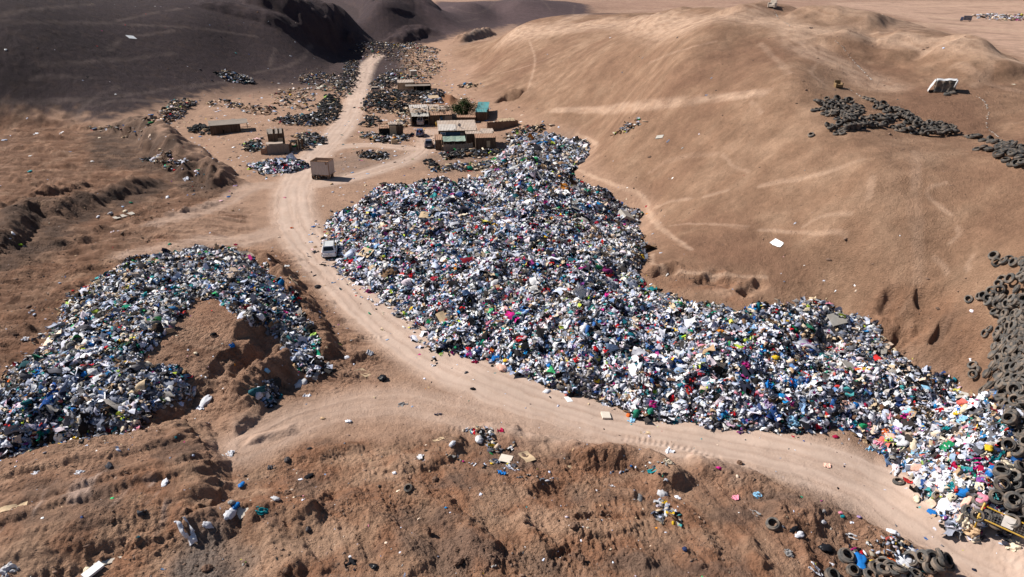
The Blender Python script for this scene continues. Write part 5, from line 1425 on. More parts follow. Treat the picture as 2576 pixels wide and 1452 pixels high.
wall(s7, (6.6, 2.2), (8.0, 2.6), 2.0, WOOD_DK, seed=93, gap=.2, name='fence'); post(s7, 7.0, 2.4, 2.5, .12, WOOD_TAN)

P0 = hit(955, 347, H)
s8 = thing('shack', 'small shack of mismatched tan boards ringed by rubbish beside the track', 'shack', P0, face_cam(P0, 0))
wall(s8, (0, .6), (2.2, .6), 1.8, BLACK, seed=101); wall(s8, (2.2, .4), (3.6, .4), 2.2, WOOD_TAN, n=3, seed=102); wall(s8, (3.6, .8), (5, .8), 2.2, WOOD_DK, seed=103); wall(s8, (0, .6), (0, 3.6), 1.9, WOOD_DK, seed=104); wall(s8, (5, .8), (5, 3.6), 2.2, WOOD_DK, seed=105); wall(s8, (0, 3.6), (5, 3.6), 2.2, WOOD_DK, seed=106)
roof(s8, -.1, 2.1, .4, 3.7, 1.9, 2.1, TIN_RUST, 4, seed=107); roof(s8, 2.0, 5.1, 2.0, 3.9, 2.3, 2.4, TIN, 5, seed=108)
m = MB(); m.box(2.3, 3.5, 1.0, 1.9, 2.0, 2.5); m.build('crate', WOOD_GR, s8); bits(s8, 'roof_junk', WOOD_TAN, [(.8, 2, 2.05, .5), (1.6, 1.2, 2.0, .4), (4.2, 2.6, 2.4, .5)], 9)

# yard wall and poles
a, b = hit(1226, 331, H), hit(1303, 315, H)
fw = thing('yard_fence', 'long wall of dark upright boards round the yard, running right from the teal hut', 'fence', a)
d_ = b - a
L_ = math.hypot(d_.x, d_.y); fw.rotation_euler = (0, 0, math.atan2(d_.y, d_.x))
wall(fw, (0, 0), (L_, 0), 2.0, MUD, seed=111, jit=.1, name='board_panel'); wall(fw, (L_, 0), (L_ - .6, 4.5), 1.9, MUD, seed=112, name='board_panel')
roof(fw, L_ * .45, L_ - .2, .3, 2.6, 1.5, 2.1, WOOD_TAN, 0, name='leaning_boards', jit=.06, seed=113)
for k in range(5): post(fw, L_ * k / 4, .08, 2.3 + .1 * (k % 2))
for x, y, h, lab in ((1007, 192, 4.5, 'thin leaning pole standing beside the far track'), (1031, 205, 4.0, 'thin pole in the scrap in front of the tiny grey hut'), (995, 205, 2.6, 'short post in the tyre bank near the far track')):
    p = hit(x, y, H); m = MB(); m.tube((0, 0, -.4), (.12, 0, h), .05, .035, 6)
    o = m.build('pole', WOOD_DK); o.location = p; tag(o, lab, 'pole')

# drums, a skip, crates and loose sheets about the shacks
def drum(px, py, mat, label, r=.32, h=.92):
    p = hit(px, py, H); t_ = thing('drum', label, 'drum', p)
    m = MB(); m.lathe([(.02, 0), (r, 0), (r, h * .32), (r * 1.05, h * .34), (r, h * .36), (r, h * .64), (r * 1.05, h * .66), (r, h * .68), (r, h), (r * .93, h), (r * .93, h - .05), (.02, h - .05)], 18); m.build('barrel', mat, t_)
    m = MB(); m.lathe([(.02, h - .045), (r * .92, h - .045), (r * .92, h - .035), (.02, h - .035)], 18); m.build('lid', STEEL, t_)


drum(1099, 372, WHITE_P, 'white drum standing at the left corner of the largest shack', .42, 1.2)
drum(*tp('T2', (1880, 1192))[0], WHITE_P, 'white upright tank between the compound shack and the broad tin roof', .6, 1.5)
drum(*tp('T2', (1795, 1235))[0], YELLOW, 'yellow-brown drum at the right corner of the compound shack', .35, 1.0)
drum(*tp('T2', (1465, 1368))[0], BLUE_B, 'blue drum in the rubbish right of the small tan shack')
p = hit(*tp('T2', (1290, 1035))[0], H)
sk_ = thing('skip_bin', 'dark teal open steel bin at the front of the broad tyre heap', 'skip', p, face_cam(p, 8))
for x0, x1, y0, y1 in ((-1.3, 1.3, 0, .05), (-1.3, 1.3, 1.55, 1.6), (-1.3, -1.25, .055, 1.545), (1.25, 1.3, .055, 1.545)):
    m = MB(); m.box(x0, x1, y0, y1, -.1, 1.05); m.build('side_panel', simple_mat('dark_teal_steel', (.012, .05, .06), .6, .25, 5, dust=.2), sk_)
m = MB(); m.box(-1.24, 1.24, .06, 1.54, .05, .1); m.build('bottom_panel', BOX_RUST, sk_)
p = hit(*tp('T2', (1380, 1408))[0], H)
cr_ = thing('crate', 'wooden crate standing before the rubbish of the small tan shack', 'crate', p, face_cam(p, 5))
wall(cr_, (-.6, 0), (.6, 0), .75, WOOD_TAN, n=6, seed=121, jit=.01, name='side_panel', z0=0); wall(cr_, (-.6, .8), (.6, .8), .75, WOOD_TAN, n=6, seed=122, jit=.01, name='side_panel', z0=0); wall(cr_, (-.6, .05), (-.6, .75), .75, WOOD_TAN, n=4, seed=123, jit=.01, name='side_panel', z0=0); wall(cr_, (.6, .05), (.6, .75), .75, WOOD_TAN, n=4, seed=124, jit=.01, name='side_panel', z0=0)
for k, (t, x, y, lx, ly, rz, lean, mat, lab) in enumerate([('T2', 1255, 862, 1.3, 1.2, 10, 35, WHITE_P, 'white curved panel propped behind the wrecked cream car'), ('T2', 170, 1095, 2.2, 1.1, 20, 18, TIN_RUST, 'bent orange-brown sheet lying in the scrap row below the dark slope'), ('T2', 1770, 1065, 2.6, 2.6, 5, 6, WOOD_TAN, 'wide tan sheet lying on the roofs behind the compound shack'),
                                                          ('T2', 1960, 1410, 1.6, .4, 70, 60, WOOD_TAN, 'tan plank leaning on the front fence of the largest shack'), ('T6', 140, 190, 1.8, 1.0, 8, 3, GREYBD, 'left of two pale boards on the ground before the ruined double shack'), ('T6', 90, 185, 1.6, .9, -5, 3, GREYBD, 'right-hand neighbour of a pale board before the ruined double shack'),
                                                          ('T2', 1465, 1105, 1.8, 1.0, 0, 50, BLACK, 'black panel standing in the yard left of the compound shack')]):
    p = hit(*tp(t, (x, y))[0], SURF); m = MB(); m.sheet((-lx / 2, 0, 0), (lx / 2, 0, 0), (-lx / 2, ly, 0), .04, 2 if lean > 8 else 0, .03, .12 if k < 2 else .02, nu=10, nv=6, jit=.01, seed=k)
    o = m.build('loose_sheet', mat); o.location = p + Vector((0, 0, 2.7 if 'roofs' in lab else .06)); o.rotation_euler = (R(lean), 0, face_cam(p) + R(rz)); tag(o, lab, 'sheet')

# ------------------------------------------------------------------ box on a cart
P0 = hit(808, 452, H)
ct = thing('cargo_box', 'cream ribbed cargo box with a rusty open roof frame, standing on an old axle', 'cargo box', P0, R(-9))
W_, D_, Z0, Z1 = 1.55, 2.3, .8, 3.05
for nm, a_, b_ in (('side_panel', (-W_, 0), (W_, 0)), ('side_panel', (W_, 0), (W_, D_)), ('side_panel', (-W_, D_), (W_, D_)), ('side_panel', (-W_, 0), (-W_, D_))):
    m = MB(); A_, B_ = Vector((*a_, 0)), Vector((*b_, 0)); L_ = (B_ - A_).length; n_ = int(L_ / .075)
    dv = (B_ - A_) / n_; nn = Vector((dv.y, -dv.x, 0)).normalized() * (1 if nm else 1)
    pts = []
    for i in range(n_ + 1):
        pts.append(A_ + dv * i + nn * (.022 if (i // 2) % 2 else 0))
    lo = [m.bm.verts.new((p.x, p.y, Z0)) for p in pts]; hi = [m.bm.verts.new((p.x, p.y, Z1)) for p in pts]
    lo2 = [m.bm.verts.new((p.x - nn.x * .05, p.y - nn.y * .05, Z0)) for p in pts]; hi2 = [m.bm.verts.new((p.x - nn.x * .05, p.y - nn.y * .05, Z1)) for p in pts]
    for i in range(n_):
        m.bm.faces.new((lo[i], lo[i + 1], hi[i + 1], hi[i])); m.bm.faces.new((lo2[i + 1], lo2[i], hi2[i], hi2[i + 1])); m.bm.faces.new((hi[i], hi[i + 1], hi2[i + 1], hi2[i])); m.bm.faces.new((lo[i + 1], lo[i], lo2[i], lo2[i + 1]))
    m.build(nm, BOX_SIDE, ct)
m = MB()
for y in (0, .75, 1.5, D_): m.box(-W_ - .03, W_ + .03, y - .04, y + .04, Z1, Z1 + .10)
for x in (-W_, W_): m.box(x - .04, x + .04, .05, D_ - .05, Z1 + .002, Z1 + .085)
m.build('roof_frame', BOX_RUST, ct)
m = MB(); m.box(-W_ + .06, W_ - .06, .06, D_ - .06, Z1 - .35, Z1 - .3); m.build('ceiling', TIN_RUST, ct)
m = MB(); m.box(1.05, 1.3, -.05, -.026, 2.6, 2.95); m.build('vent', BOX_RUST, ct)
m = MB(); m.box(W_ - .03, W_ + .05, -.05, .03, Z0, Z1); m.build('corner_post', BOX_RUST, ct)
m = MB(); m.box(-W_, W_, .05, D_ - .05, Z0 - .16, Z0 - .01); m.box(-W_ - .25, -.2, .3, .5, Z0 - .34, Z0 - .16); m.box(-W_ - .25, -.2, 1.7, 1.9, Z0 - .34, Z0 - .16); m.build('chassis', BOX_RUST, ct)
for x, y in ((-1.2, .15), (-.35, .15), (-1.2, 2.1), (-.35, 2.1)):
    wh = link(bpy.data.objects.new('wheel', TYRE_ME[4]), ct); wh.location = (x, y - .1, .38); wh.rotation_euler = (R(90), 0, 0); wh.scale = (.78, .78, .78)
    m = MB(); m.lathe([(.02, -.04), (.22, -.02), (.24, .05)], 14); hb_ = m.build('rim', BOX_RUST, wh); hb_.location = (0, 0, .17)
for x in (1.2,):
    m = MB(); m.box(x - .18, x + .18, .2, .6, -.1, Z0 - .165); m.box(x - .18, x + .18, 1.7, 2.1, -.1, Z0 - .165); m.build('support_block', MUD, ct)


# ------------------------------------------------------------------ cars
def car(name, label, loc, rz, paint, L=4.4, W=1.84, Hh=1.64, hatch=True, rack=False, wreck=False, plate=True):
    root = thing(name, label, 'car', loc, rz)
    hw = W / 2; belt = .60 * Hh
    # body: closed rings along the length (+y is the nose)
    secs = [(-L / 2, .80, .42, belt * .88), (-L / 2 + .10, .93, .34, belt * .97), (-L / 2 + .5, 1.0, .28, belt), (-.9, 1.0, .25, belt), (.4, 1.0, .25, belt * .99), (L / 2 - 1.05, .99, .25, belt * .96), (L / 2 - .45, .95, .28, belt * .88), (L / 2 - .08, .86, .34, belt * .74), (L / 2, .72, .42, belt * .62)]
    m = MB(); rings = []
    for y, k, zb, zt in secs:
        w = hw * k
        pr = [(-w * .86, zb), (-w * .97, zb + .12), (-w, (zb + zt) * .5), (-w * .97, zt - .10), (-w * .88, zt), (0, zt + .02), (w * .88, zt), (w * .97, zt - .10), (w, (zb + zt) * .5), (w * .97, zb + .12), (w * .86, zb), (0, zb)]
        rings.append([m.bm.verts.new((x, y, z)) for x, z in pr])
    for a_, b_ in zip(rings[:-1], rings[1:]):
        for i in range(12): m.bm.faces.new((a_[i], a_[(i + 1) % 12], b_[(i + 1) % 12], b_[i]))
    m.bm.faces.new(rings[0]); m.bm.faces.new(rings[-1][::-1])
    m.build('body', paint, root, sm=False)
    # cabin
    yb0, yb1 = (-L / 2 + .10, .85) ; yt0, yt1 = (-L / 2 + .42, .05)
    wb, wt = hw * .90, hw * .70
    lo = [(-wb, yb0, belt - .01), (wb, yb0, belt - .01), (wb, yb1, belt - .01), (-wb, yb1, belt - .01)]
    hi = [(-wt, yt0, Hh), (wt, yt0, Hh), (wt, yt1, Hh), (-wt, yt1, Hh)]
    m = MB(); m.hexa(lo + hi); cab = m.build('cabin', paint, root, bevel=.04)
    def pane(face, u0, u1, v0, v1, nm='window', mat=GLASS):
        A_, B_, Cc, Dd = [Vector(q) for q in face]
        P_ = lambda u, v: (A_ * (1 - u) + B_ * u) * (1 - v) + (Dd * (1 - u) + Cc * u) * v
        N = (B_ - A_).cross(Dd - A_).normalized()
        c4 = [P_(u0, v0), P_(u1, v0), P_(u1, v1), P_(u0, v1)]
        m_ = MB(); m_.hexa([tuple(q - N * .01) for q in c4] + [tuple(q + N * .012) for q in c4]); return m_.build(nm, mat, root)
    pane((lo[0], lo[1], hi[1], hi[0]), .10, .90, .22, .86, 'rear_window')
    pane((lo[2], lo[3], hi[3], hi[2]), .08, .92, .10, .92, 'windscreen')
    for fc in ((lo[1], lo[2], hi[2], hi[1]), (lo[3], lo[0], hi[0], hi[3])):
        r_ = [(.05, .36), (.39, .66), (.69, .93)]
        for u0, u1 in (r_ if fc[0][0] > 0 else [(1 - b_, 1 - a_) for a_, b_ in r_]): pane(fc, u0, u1, .16, .86)
    for s_ in (-1, 1):
        for y in (-L * .30, L * .305):
            wh = link(bpy.data.objects.new('wheel', TYRE_ME[4]), root); wh.rotation_euler = (0, R(90), 0); wh.scale = (.68, .68, .8); wh.location = (s_ * (hw - .13) - (.135 * .8), y, .33)
            m = MB(); m.lathe([(.02, -.02), (.20, -.03), (.305, .03)], 16); rm = m.build('rim', STEEL, wh); rm.location = (0, 0, .26 if s_ > 0 else .02)
        m = MB(); m.hexa([(s_ * hw * .60, -L / 2 + .01, belt * .72), (s_ * hw * .93, -L / 2 + .06, belt * .74), (s_ * hw * .95, -L / 2 + .30, belt * .76), (s_ * hw * .60, -L / 2 + .2, belt * .72), (s_ * hw * .62, -L / 2 + .02, belt * .90), (s_ * hw * .93, -L / 2 + .07, belt * .92), (s_ * hw * .95, -L / 2 + .30, belt * .92), (s_ * hw * .6, -L / 2 + .2, belt * .9)])
        if not wreck: m.build('taillight', LAMP_R, root)
        else: m.bm.free()
        m = MB(); m.hexa([(s_ * hw * .50, L / 2 - .02, belt * .56), (s_ * hw * .82, L / 2 - .10, belt * .56), (s_ * hw * .84, L / 2 - .3, belt * .58), (s_ * hw * .5, L / 2 - .2, belt * .56), (s_ * hw * .5, L / 2 - .03, belt * .68), (s_ * hw * .84, L / 2 - .12, belt * .70), (s_ * hw * .86, L / 2 - .35, belt * .72), (s_ * hw * .5, L / 2 - .2, belt * .69)]); m.build('headlight', STEEL, root)
        m = MB(); m.box(s_ * hw * .98 - .02, s_ * (hw + .17) + .02, .62, .74, belt - .02, belt + .15); m.build('mirror', PLASTIC if not wreck else paint, root, bevel=.02)
    m = MB(); m.box(-hw * .90, hw * .90, -L / 2 - .05, -L / 2 + .12, .40, .58); m.build('bumper', paint, root, bevel=.04)
    m = MB(); m.box(-hw * .80, hw * .80, -L / 2 - .03, -L / 2 + .2, .27, .39); m.build('lower_bumper', PLASTIC, root, bevel=.02)
    if plate:
        m = MB(); m.box(-.27, .27, -L / 2 - .075, -L / 2 - .053, .44, .60); m.build('number_plate', WHITE_P, root)
    if rack:
        rk = MB()
        for s_ in (-1, 1): rk.tube((s_ * wt * .93, yt0 + .05, Hh + .10), (s_ * wt * .93, yt1 - .05, Hh + .10), .025)
        for k in range(5):
            y = yt0 + .1 + k * (yt1 - yt0 - .2) / 4; rk.box(-wt * .93, wt * .93, y - .018, y + .018, Hh + .09, Hh + .115)
        for s_ in (-1, 1):
            for y in (yt0 + .1, yt1 - .1): rk.tube((s_ * wt * .93, y, Hh - .02), (s_ * wt * .93, y, Hh + .1), .02)
        rk.build('roof_rack', STEEL, root)
    return root


P0 = hit(831, 637, H)
su = car('parked_car', 'white family car with a roof rack parked at the edge of the huge clothes heap', P0, R(11), CAR_W, rack=True)
sp = MB(); sp.tube((0, 0, 0), (0, .06, 0), .06, .06, 12); sp = sp.build('badge', STEEL, su); sp.location = (0, -2.24, .78)
P0 = hit(1079, 369, H); car('parked_car', 'dark grey-blue hatchback parked nearest the largest shack', P0, R(7), CAR_D, L=3.9, W=1.72, Hh=1.55)
P0 = hit(1057, 341, H); car('parked_car', 'dusty blue hatchback parked before the open garage with a person beside it', P0, R(6), CAR_B, L=3.8, W=1.7, Hh=1.5)
P0 = hit(951, 232, H); car('wrecked_car', 'wrecked cream coloured car abandoned side-on in the tyre bank by the far track', P0, R(-78), CAR_OLD, L=4.3, W=1.75, Hh=1.5, wreck=True, plate=False)
P0 = hit(1056, 319, H); v_ = car('parked_van', 'pale van parked deep in the shade of the open garage', (P0.x, P0.y + 2.6, P0.z), R(2), TIN_PALE, L=4.4, W=1.7, Hh=1.9); v_['category'] = 'van'
P0 = hit(2428, 54, H)
bt = thing('box_truck', 'tiny dark box truck standing alone on the bright far plain', 'truck', P0, R(60))
m = MB(); m.box(-1.15, 1.15, -3.0, 1.2, .7, 3.2); m.build('cargo_body', CAR_D, bt, bevel=.05); m = MB(); m.hexa([(-1.05, 1.3, .5), (1.05, 1.3, .5), (1.05, 2.9, .5), (-1.05, 2.9, .5), (-1.0, 1.3, 2.4), (1.0, 1.3, 2.4), (1.0, 2.5, 2.4), (-1.0, 2.5, 2.4)]); m.build('cab', CAR_B, bt)
for s_ in (-1, 1):
    for y in (-2.2, 2.1):
        wh = link(bpy.data.objects.new('wheel', TYRE_ME[4]), bt); wh.rotation_euler = (0, R(90), 0); wh.location = (s_ * .95 - .13, y, .48)

# ------------------------------------------------------------------ tent, chairs, frame
P0 = hit(2372, 233, H)
te = thing('tent_shelter', 'makeshift tent of white and black sheeting on the brown hillside', 'tent', P0, face_cam(P0, 4)); te.scale = (.72, .72, .78)
for x, y, h in ((-1.3, 0, 1.75), (1.6, 0, 1.95), (-1.2, 2.2, 1.8), (1.6, 2.2, 1.9)): post(te, x, y, h, .05, WOOD_GR)
tw = simple_mat('white_plastic_sheeting', (.52, .51, .52), .5, .12, 5, bump=.5); tb = simple_mat('black_plastic_sheeting', (.085, .08, .075), .6, .5, 3, bump=.6, dust=.8)
m = MB(); m.sheet((-1.4, -.05, 1.78), (1.7, -.05, 1.98), (-1.3, 2.3, 1.82), .02, 2, .05, .25, nu=14, nv=10, jit=.03, seed=3); m.build('roof_sheet', tw, te, sm=True)
m = MB(); m.sheet((-1.45, 2.3, 1.75), (-1.42, -.05, 1.75), (-2.3, 2.2, 0), .02, 2, .06, .1, nu=10, nv=8, jit=.04, seed=4); m.build('side_sheet', tw, te, sm=True)
m = MB(); m.sheet((-1.45, -.08, 0), (1.5, -.08, 0), (-1.35, -.1, 1.75), .02, 3, .09, .12, nu=20, nv=12, jit=.05, seed=5); m.build('front_sheet', tb, te, sm=True)
m = MB(); m.sheet((1.72, .0, 0), (1.72, 2.2, 0), (1.68, 0, 1.9), .02, 2, .05, .1, nu=12, nv=8, jit=.04, seed=6); m.build('side_sheet', tb, te, sm=True)
m = MB(); m.sheet((-1.4, 2.32, 0), (1.6, 2.32, 0), (-1.3, 2.3, 1.8), .02, 2, .05, .1, nu=12, nv=8, jit=.04, seed=7); m.build('back_sheet', tb, te, sm=True)
m = MB(); m.tube((1.5, -.1, .9), (1.75, -.15, 2.05), .16, .1, 8); m.build('bundle', tw, te, sm=True)
for x, y in ((2396, 236), (2381, 239), (2404, 231)): tyre(x, y, 'tyre weighing down the front edge of the makeshift tent', 'tyres at the tent', d=.7, tilt=5, stack=False)


def armchair(label, loc, rz, mat, s=1.0):
    r_ = thing('armchair', label, 'armchair', loc, rz); r_.scale = (s, s, s)
    m = MB(); m.box(-.36, .36, -.42, .36, .08, .44); m.build('seat', mat, r_, bevel=.05)
    m = MB(); m.hexa([(-.46, .30, .08), (.46, .30, .08), (.46, .52, .08), (-.46, .52, .08), (-.44, .40, .98), (.44, .40, .98), (.44, .58, .96), (-.44, .58, .96)]); m.build('backrest', mat, r_, bevel=.05)
    for s_ in (-1, 1):
        m = MB(); m.box(min(s_ * .36, s_ * .54), max(s_ * .36, s_ * .54), -.44, .34, .0, .64); m.build('arm', mat, r_, bevel=.05)
    m = MB()
    for x in (-.42, .42):
        for y in (-.38, .44): m.tube((x, y, -.08), (x, y, .1), .035)
    m.build('feet', WOOD_DK, r_)


P0 = hit(2108, 220, H); armchair('gold-brown armchair left alone on the brown hillside above the tyre dumps', P0, face_cam(P0, 25), MATT, .9)
P0 = hit(1942, 19, H); armchair('pale armchair alone on the crest of the brown hill at the top edge', P0, face_cam(P0, -20), PALE_UPH, 1.3)

a, b = hit(*tp('C4', (2112, 868))[0], SURF + 1.0), hit(*tp('C4', (2556, 1082))[0], SURF + 1.0); a.z -= 1.0; b.z -= 1.0
tr = thing('ladder_frame', 'yellow steel ladder frame leaning over tyres at the lower right corner', 'steel frame', a)
d_ = Vector((b.x - a.x, b.y - a.y, 0)); L_ = d_.length + 2.2; d_.normalize(); nn = Vector((-d_.y, d_.x, 0))
def TP(u, v, z): q = d_ * u + nn * v; return (q.x, q.y, z)
m = MB(); m.tube(TP(0, 0, 1.0), TP(L_, 0, .9), .05, .05, 8); m.build('rail', YELLOW, tr); m = MB(); m.tube(TP(.05, .72, 1.45), TP(L_, .72, 1.3), .045, .045, 8); m.build('rail', YELLOW, tr)
m = MB(); m.tube(TP(0, -.02, .98), TP(.05, .76, 1.62), .06, .06, 8); m.build('end_bar', YELLOW, tr)
m = MB()
for k in range(1, 30): m.tube(TP(L_ * k / 30, 0, 1.0), TP(L_ * k / 30, .72, 1.42), .008, .008, 4)
for k in range(1, 5): m.tube(TP(.02, .72 * k / 5, 1 + .45 * k / 5), TP(L_, .72 * k / 5, .9 + .4 * k / 5), .008, .008, 4)
m.build('mesh_panel', STEEL, tr)
m = MB(); m.sheet(TP(1.15, .05, 1.06), TP(1.75, .05, 1.06), TP(1.15, .68, 1.46), .02); m.build('plate', TIN_PALE, tr)
m = MB(); m.tube(TP(.02, -.05, 1.0), TP(.02, -.05, -.4), .05); m.tube(TP(L_ - .3, -.05, .95), TP(L_ - .3, -.05, -.4), .05); m.tube(TP(2.4, .75, 1.4), TP(2.4, .9, -.4), .05); m.build('leg', YELLOW, tr)


# ------------------------------------------------------------------ people
def person(label, loc, rz, joints, radii, edges, head, clothes, sc=1.0):
    """a body grown over a skeleton; joints in metres, +y is where the person looks"""
    root = thing('person', label, 'person', loc, rz); root.scale = (sc, sc, sc)
    me = bpy.data.meshes.new('body'); me.from_pydata(joints, edges, []); me.update()
    o = link(bpy.data.objects.new('body', me), root); me.materials.append(SKIN)
    sk = o.modifiers.new('skin', 'SKIN'); o.modifiers.new('subdivide', 'SUBSURF').levels = 1; o.modifiers[-1].render_levels = 1
    for i, r_ in enumerate(radii): me.skin_vertices[0].data[i].radius = (r_, r_ * .85)
    me.skin_vertices[0].data[0].use_root = True
    for nm, idxs, rr, mat in clothes:
        mm = {k: i for i, k in enumerate(idxs)}
        me2 = bpy.data.meshes.new(nm); me2.from_pydata([joints[k] for k in idxs], [(mm[a_], mm[b_]) for a_, b_ in edges if a_ in mm and b_ in mm], []); me2.update()
        c_ = link(bpy.data.objects.new(nm, me2), root); me2.materials.append(mat)
        c_.modifiers.new('skin', 'SKIN'); s2_ = c_.modifiers.new('subdivide', 'SUBSURF'); s2_.levels = 1; s2_.render_levels = 1
        for i, k in enumerate(idxs): me2.skin_vertices[0].data[i].radius = (radii[k] * rr, radii[k] * rr * .9)
        me2.skin_vertices[0].data[0].use_root = True
    hx, hy, hz = joints[head]
    v, ff = ico(2)
    vv = v * [.088, .105, .10] + [hx, hy - .02, hz + .035]; keep = [q for q in ff if (v[q].mean(0)[2] > .15 or v[q].mean(0)[1] < -.35)]
    obj_np('hair', vv, keep, HAIRM, root, True)
    return root


def cloth_m(n, c): return simple_mat(n, c, .9, .12, 10)


# 0 pelvis 1 chest 2 neck 3 head 4 crown 5/6/7 left arm 8/9/10 right arm 11/12/13/14 left leg 15/16/17/18 right leg
ED = [(0, 1), (1, 2), (2, 3), (3, 4), (1, 5), (5, 6), (6, 7), (1, 8), (8, 9), (9, 10), (0, 11), (11, 12), (12, 13), (13, 14), (0, 15), (15, 16), (16, 17), (17, 18)]
RD = [.15, .15, .06, .085, .075, .065, .048, .035, .065, .048, .035, .10, .068, .045, .04, .10, .068, .045, .04]
ST = [(0, 0, .95), (0, .02, 1.32), (0, .02, 1.49), (0, .05, 1.60), (0, .05, 1.69), (-.20, .0, 1.40), (-.27, .05, 1.12), (-.22, .22, .95), (.20, 0, 1.40), (.28, .04, 1.12), (.24, .2, .93), (-.10, 0, .88), (-.11, .03, .48), (-.12, -.02, .08), (-.12, .14, .04), (.10, 0, .88), (.12, .05, .48), (.13, -.02, .08), (.14, .14, .04)]
BN = [(0, -.28, .80), (0, .12, 1.00), (0, .26, 1.03), (0, .37, 1.02), (0, .44, .99), (-.20, .12, .96), (-.24, .22, .66), (-.16, .38, .45), (.20, .12, .96), (.24, .24, .64), (.16, .42, .42), (-.10, -.24, .74), (-.12, -.05, .42), (-.12, -.14, .07), (-.12, .02, .03), (.10, -.24, .74), (.12, -.02, .42), (.12, -.14, .07), (.12, .02, .03)]
LEG = [0, 11, 12, 13, 15, 16, 17]; TOP = [1, 0, 2, 5, 6, 8, 9]
p = hit(1056, 346, H)
person('person in a dark red top and blue trousers standing behind the dusty blue hatchback', p, face_cam(p, -60), ST, RD, ED, 3, [('trousers', LEG, 1.14, cloth_m('blue_denim', (.03, .06, .16))), ('shirt', TOP, 1.12, cloth_m('dark_red_cloth', (.10, .02, .025)))])
p = hit(902, 394, H)
person('person in black bending over the low patch of tyres and white bags', p, R(-70), BN, RD, ED, 3, [('trousers', LEG, 1.14, cloth_m('brown_cloth', (.05, .03, .022))), ('shirt', TOP, 1.14, cloth_m('black_cloth', (.014, .013, .014)))])

# ------------------------------------------------------------------ tree and dry plants
p = hit(1168, 297, H)
trr = thing('tree', 'dense dark green spreading tree between the shacks, the only tree in the valley', 'tree', p); trr.scale = (1.3, 1.3, 1.4)
m = MB()
limbs = []
for k in range(7):
    a_ = k * .9 + .3; r_ = 1.1 + .5 * (k % 3); e = Vector((math.cos(a_) * r_, math.sin(a_) * r_, 2.0 + .25 * (k % 4)))
    m.tube((math.cos(a_) * .1, math.sin(a_) * .1, -.2), e * .55, .13, .08, 7); m.tube(e * .55, e, .08, .03, 6); limbs.append(e)
m.build('trunk', WOOD_DK, trr)
q = np.random.default_rng(33); N_ = 5200
cl_c = np.array([[q.normal(0, 1.35), q.normal(0, 1.0), q.uniform(.9, 2.9)] for _ in range(60)])
cl_c[:, 2] *= np.clip(1.12 - .09 * (cl_c[:, 0] ** 2 + cl_c[:, 1] ** 2), .35, 1.1)
ci = q.integers(0, 60, N_); pos = cl_c[ci] + q.normal(0, .34, (N_, 3)); pos[:, 2] = np.maximum(pos[:, 2], .25)
lv = np.array([[-.5, 0, 0], [0, -.2, .06], [.5, 0, 0], [0, .2, .06]]); lf = np.array([[0, 1, 2], [0, 2, 3]])
M_ = rot_from(np.tile([0., 0, 1], (N_, 1)), q.uniform(0, 6.28, N_), q.normal(0, .8, N_), q.uniform(0, 6.28, N_))
lc = np.array([[.020, .040, .010], [.032, .058, .014], [.014, .030, .010], [.045, .070, .018]])[q.integers(0, 4, 60)][ci] * q.uniform(.7, 1.3, (N_, 1))
V, F, K = scatter_mesh([(lv, lf, pos, M_, q.uniform(.18, .36, N_), lc)])
LEAF = attr_mat('leaf', rough=.6, var=.1)
me = mesh_np('crown', V, F); vcol(me, K); me.materials.append(LEAF); link(bpy.data.objects.new('crown', me), trr)
p = hit(1163, 303, H); N_ = 240
sb = thing('shrub', 'small yellow-green shrub in front of the dark green tree', 'shrub', (p.x, p.y - 1.0, ground(p.x, p.y - 1.0)))
pos = q.normal(0, 1, (N_, 3)) * [.45, .35, .22] + [0, 0, .55]
M_ = rot_from(np.tile([0., 0, 1], (N_, 1)), q.uniform(0, 6.28, N_), q.normal(0, .8, N_), q.uniform(0, 6.28, N_))
V, F, K = scatter_mesh([(lv, lf, pos, M_, q.uniform(.15, .28, N_), np.tile([.22, .26, .03], (N_, 1)) * q.uniform(.7, 1.3, (N_, 1)))])
me = mesh_np('crown', V, F); vcol(me, K); me.materials.append(LEAF); link(bpy.data.objects.new('crown', me), sb)
m = MB(); m.tube((0, 0, -.2), (.05, 0, .5), .03, .015, 6); m.tube((0, 0, 0), (-.2, .1, .5), .02, .01, 6); m.build('trunk', WOOD_DK, sb)
p = hit(1211, 288, H)
dt = thing('bare_sapling', 'thin leafless sapling standing right behind the teal hut', 'tree', p)
m = MB(); m.tube((0, 0, -.2), (.1, 0, 2.6), .05, .02, 6); m.build('trunk', WOOD_DK, dt)
m = MB()
for k in range(14):
    z = 1.2 + .1 * k; a_ = k * 2.4; m.tube((.04, 0, z), (.04 + .45 * math.cos(a_), .45 * math.sin(a_), z + .45), .014, .006, 4)
m.build('crown', WOOD_DK, dt)

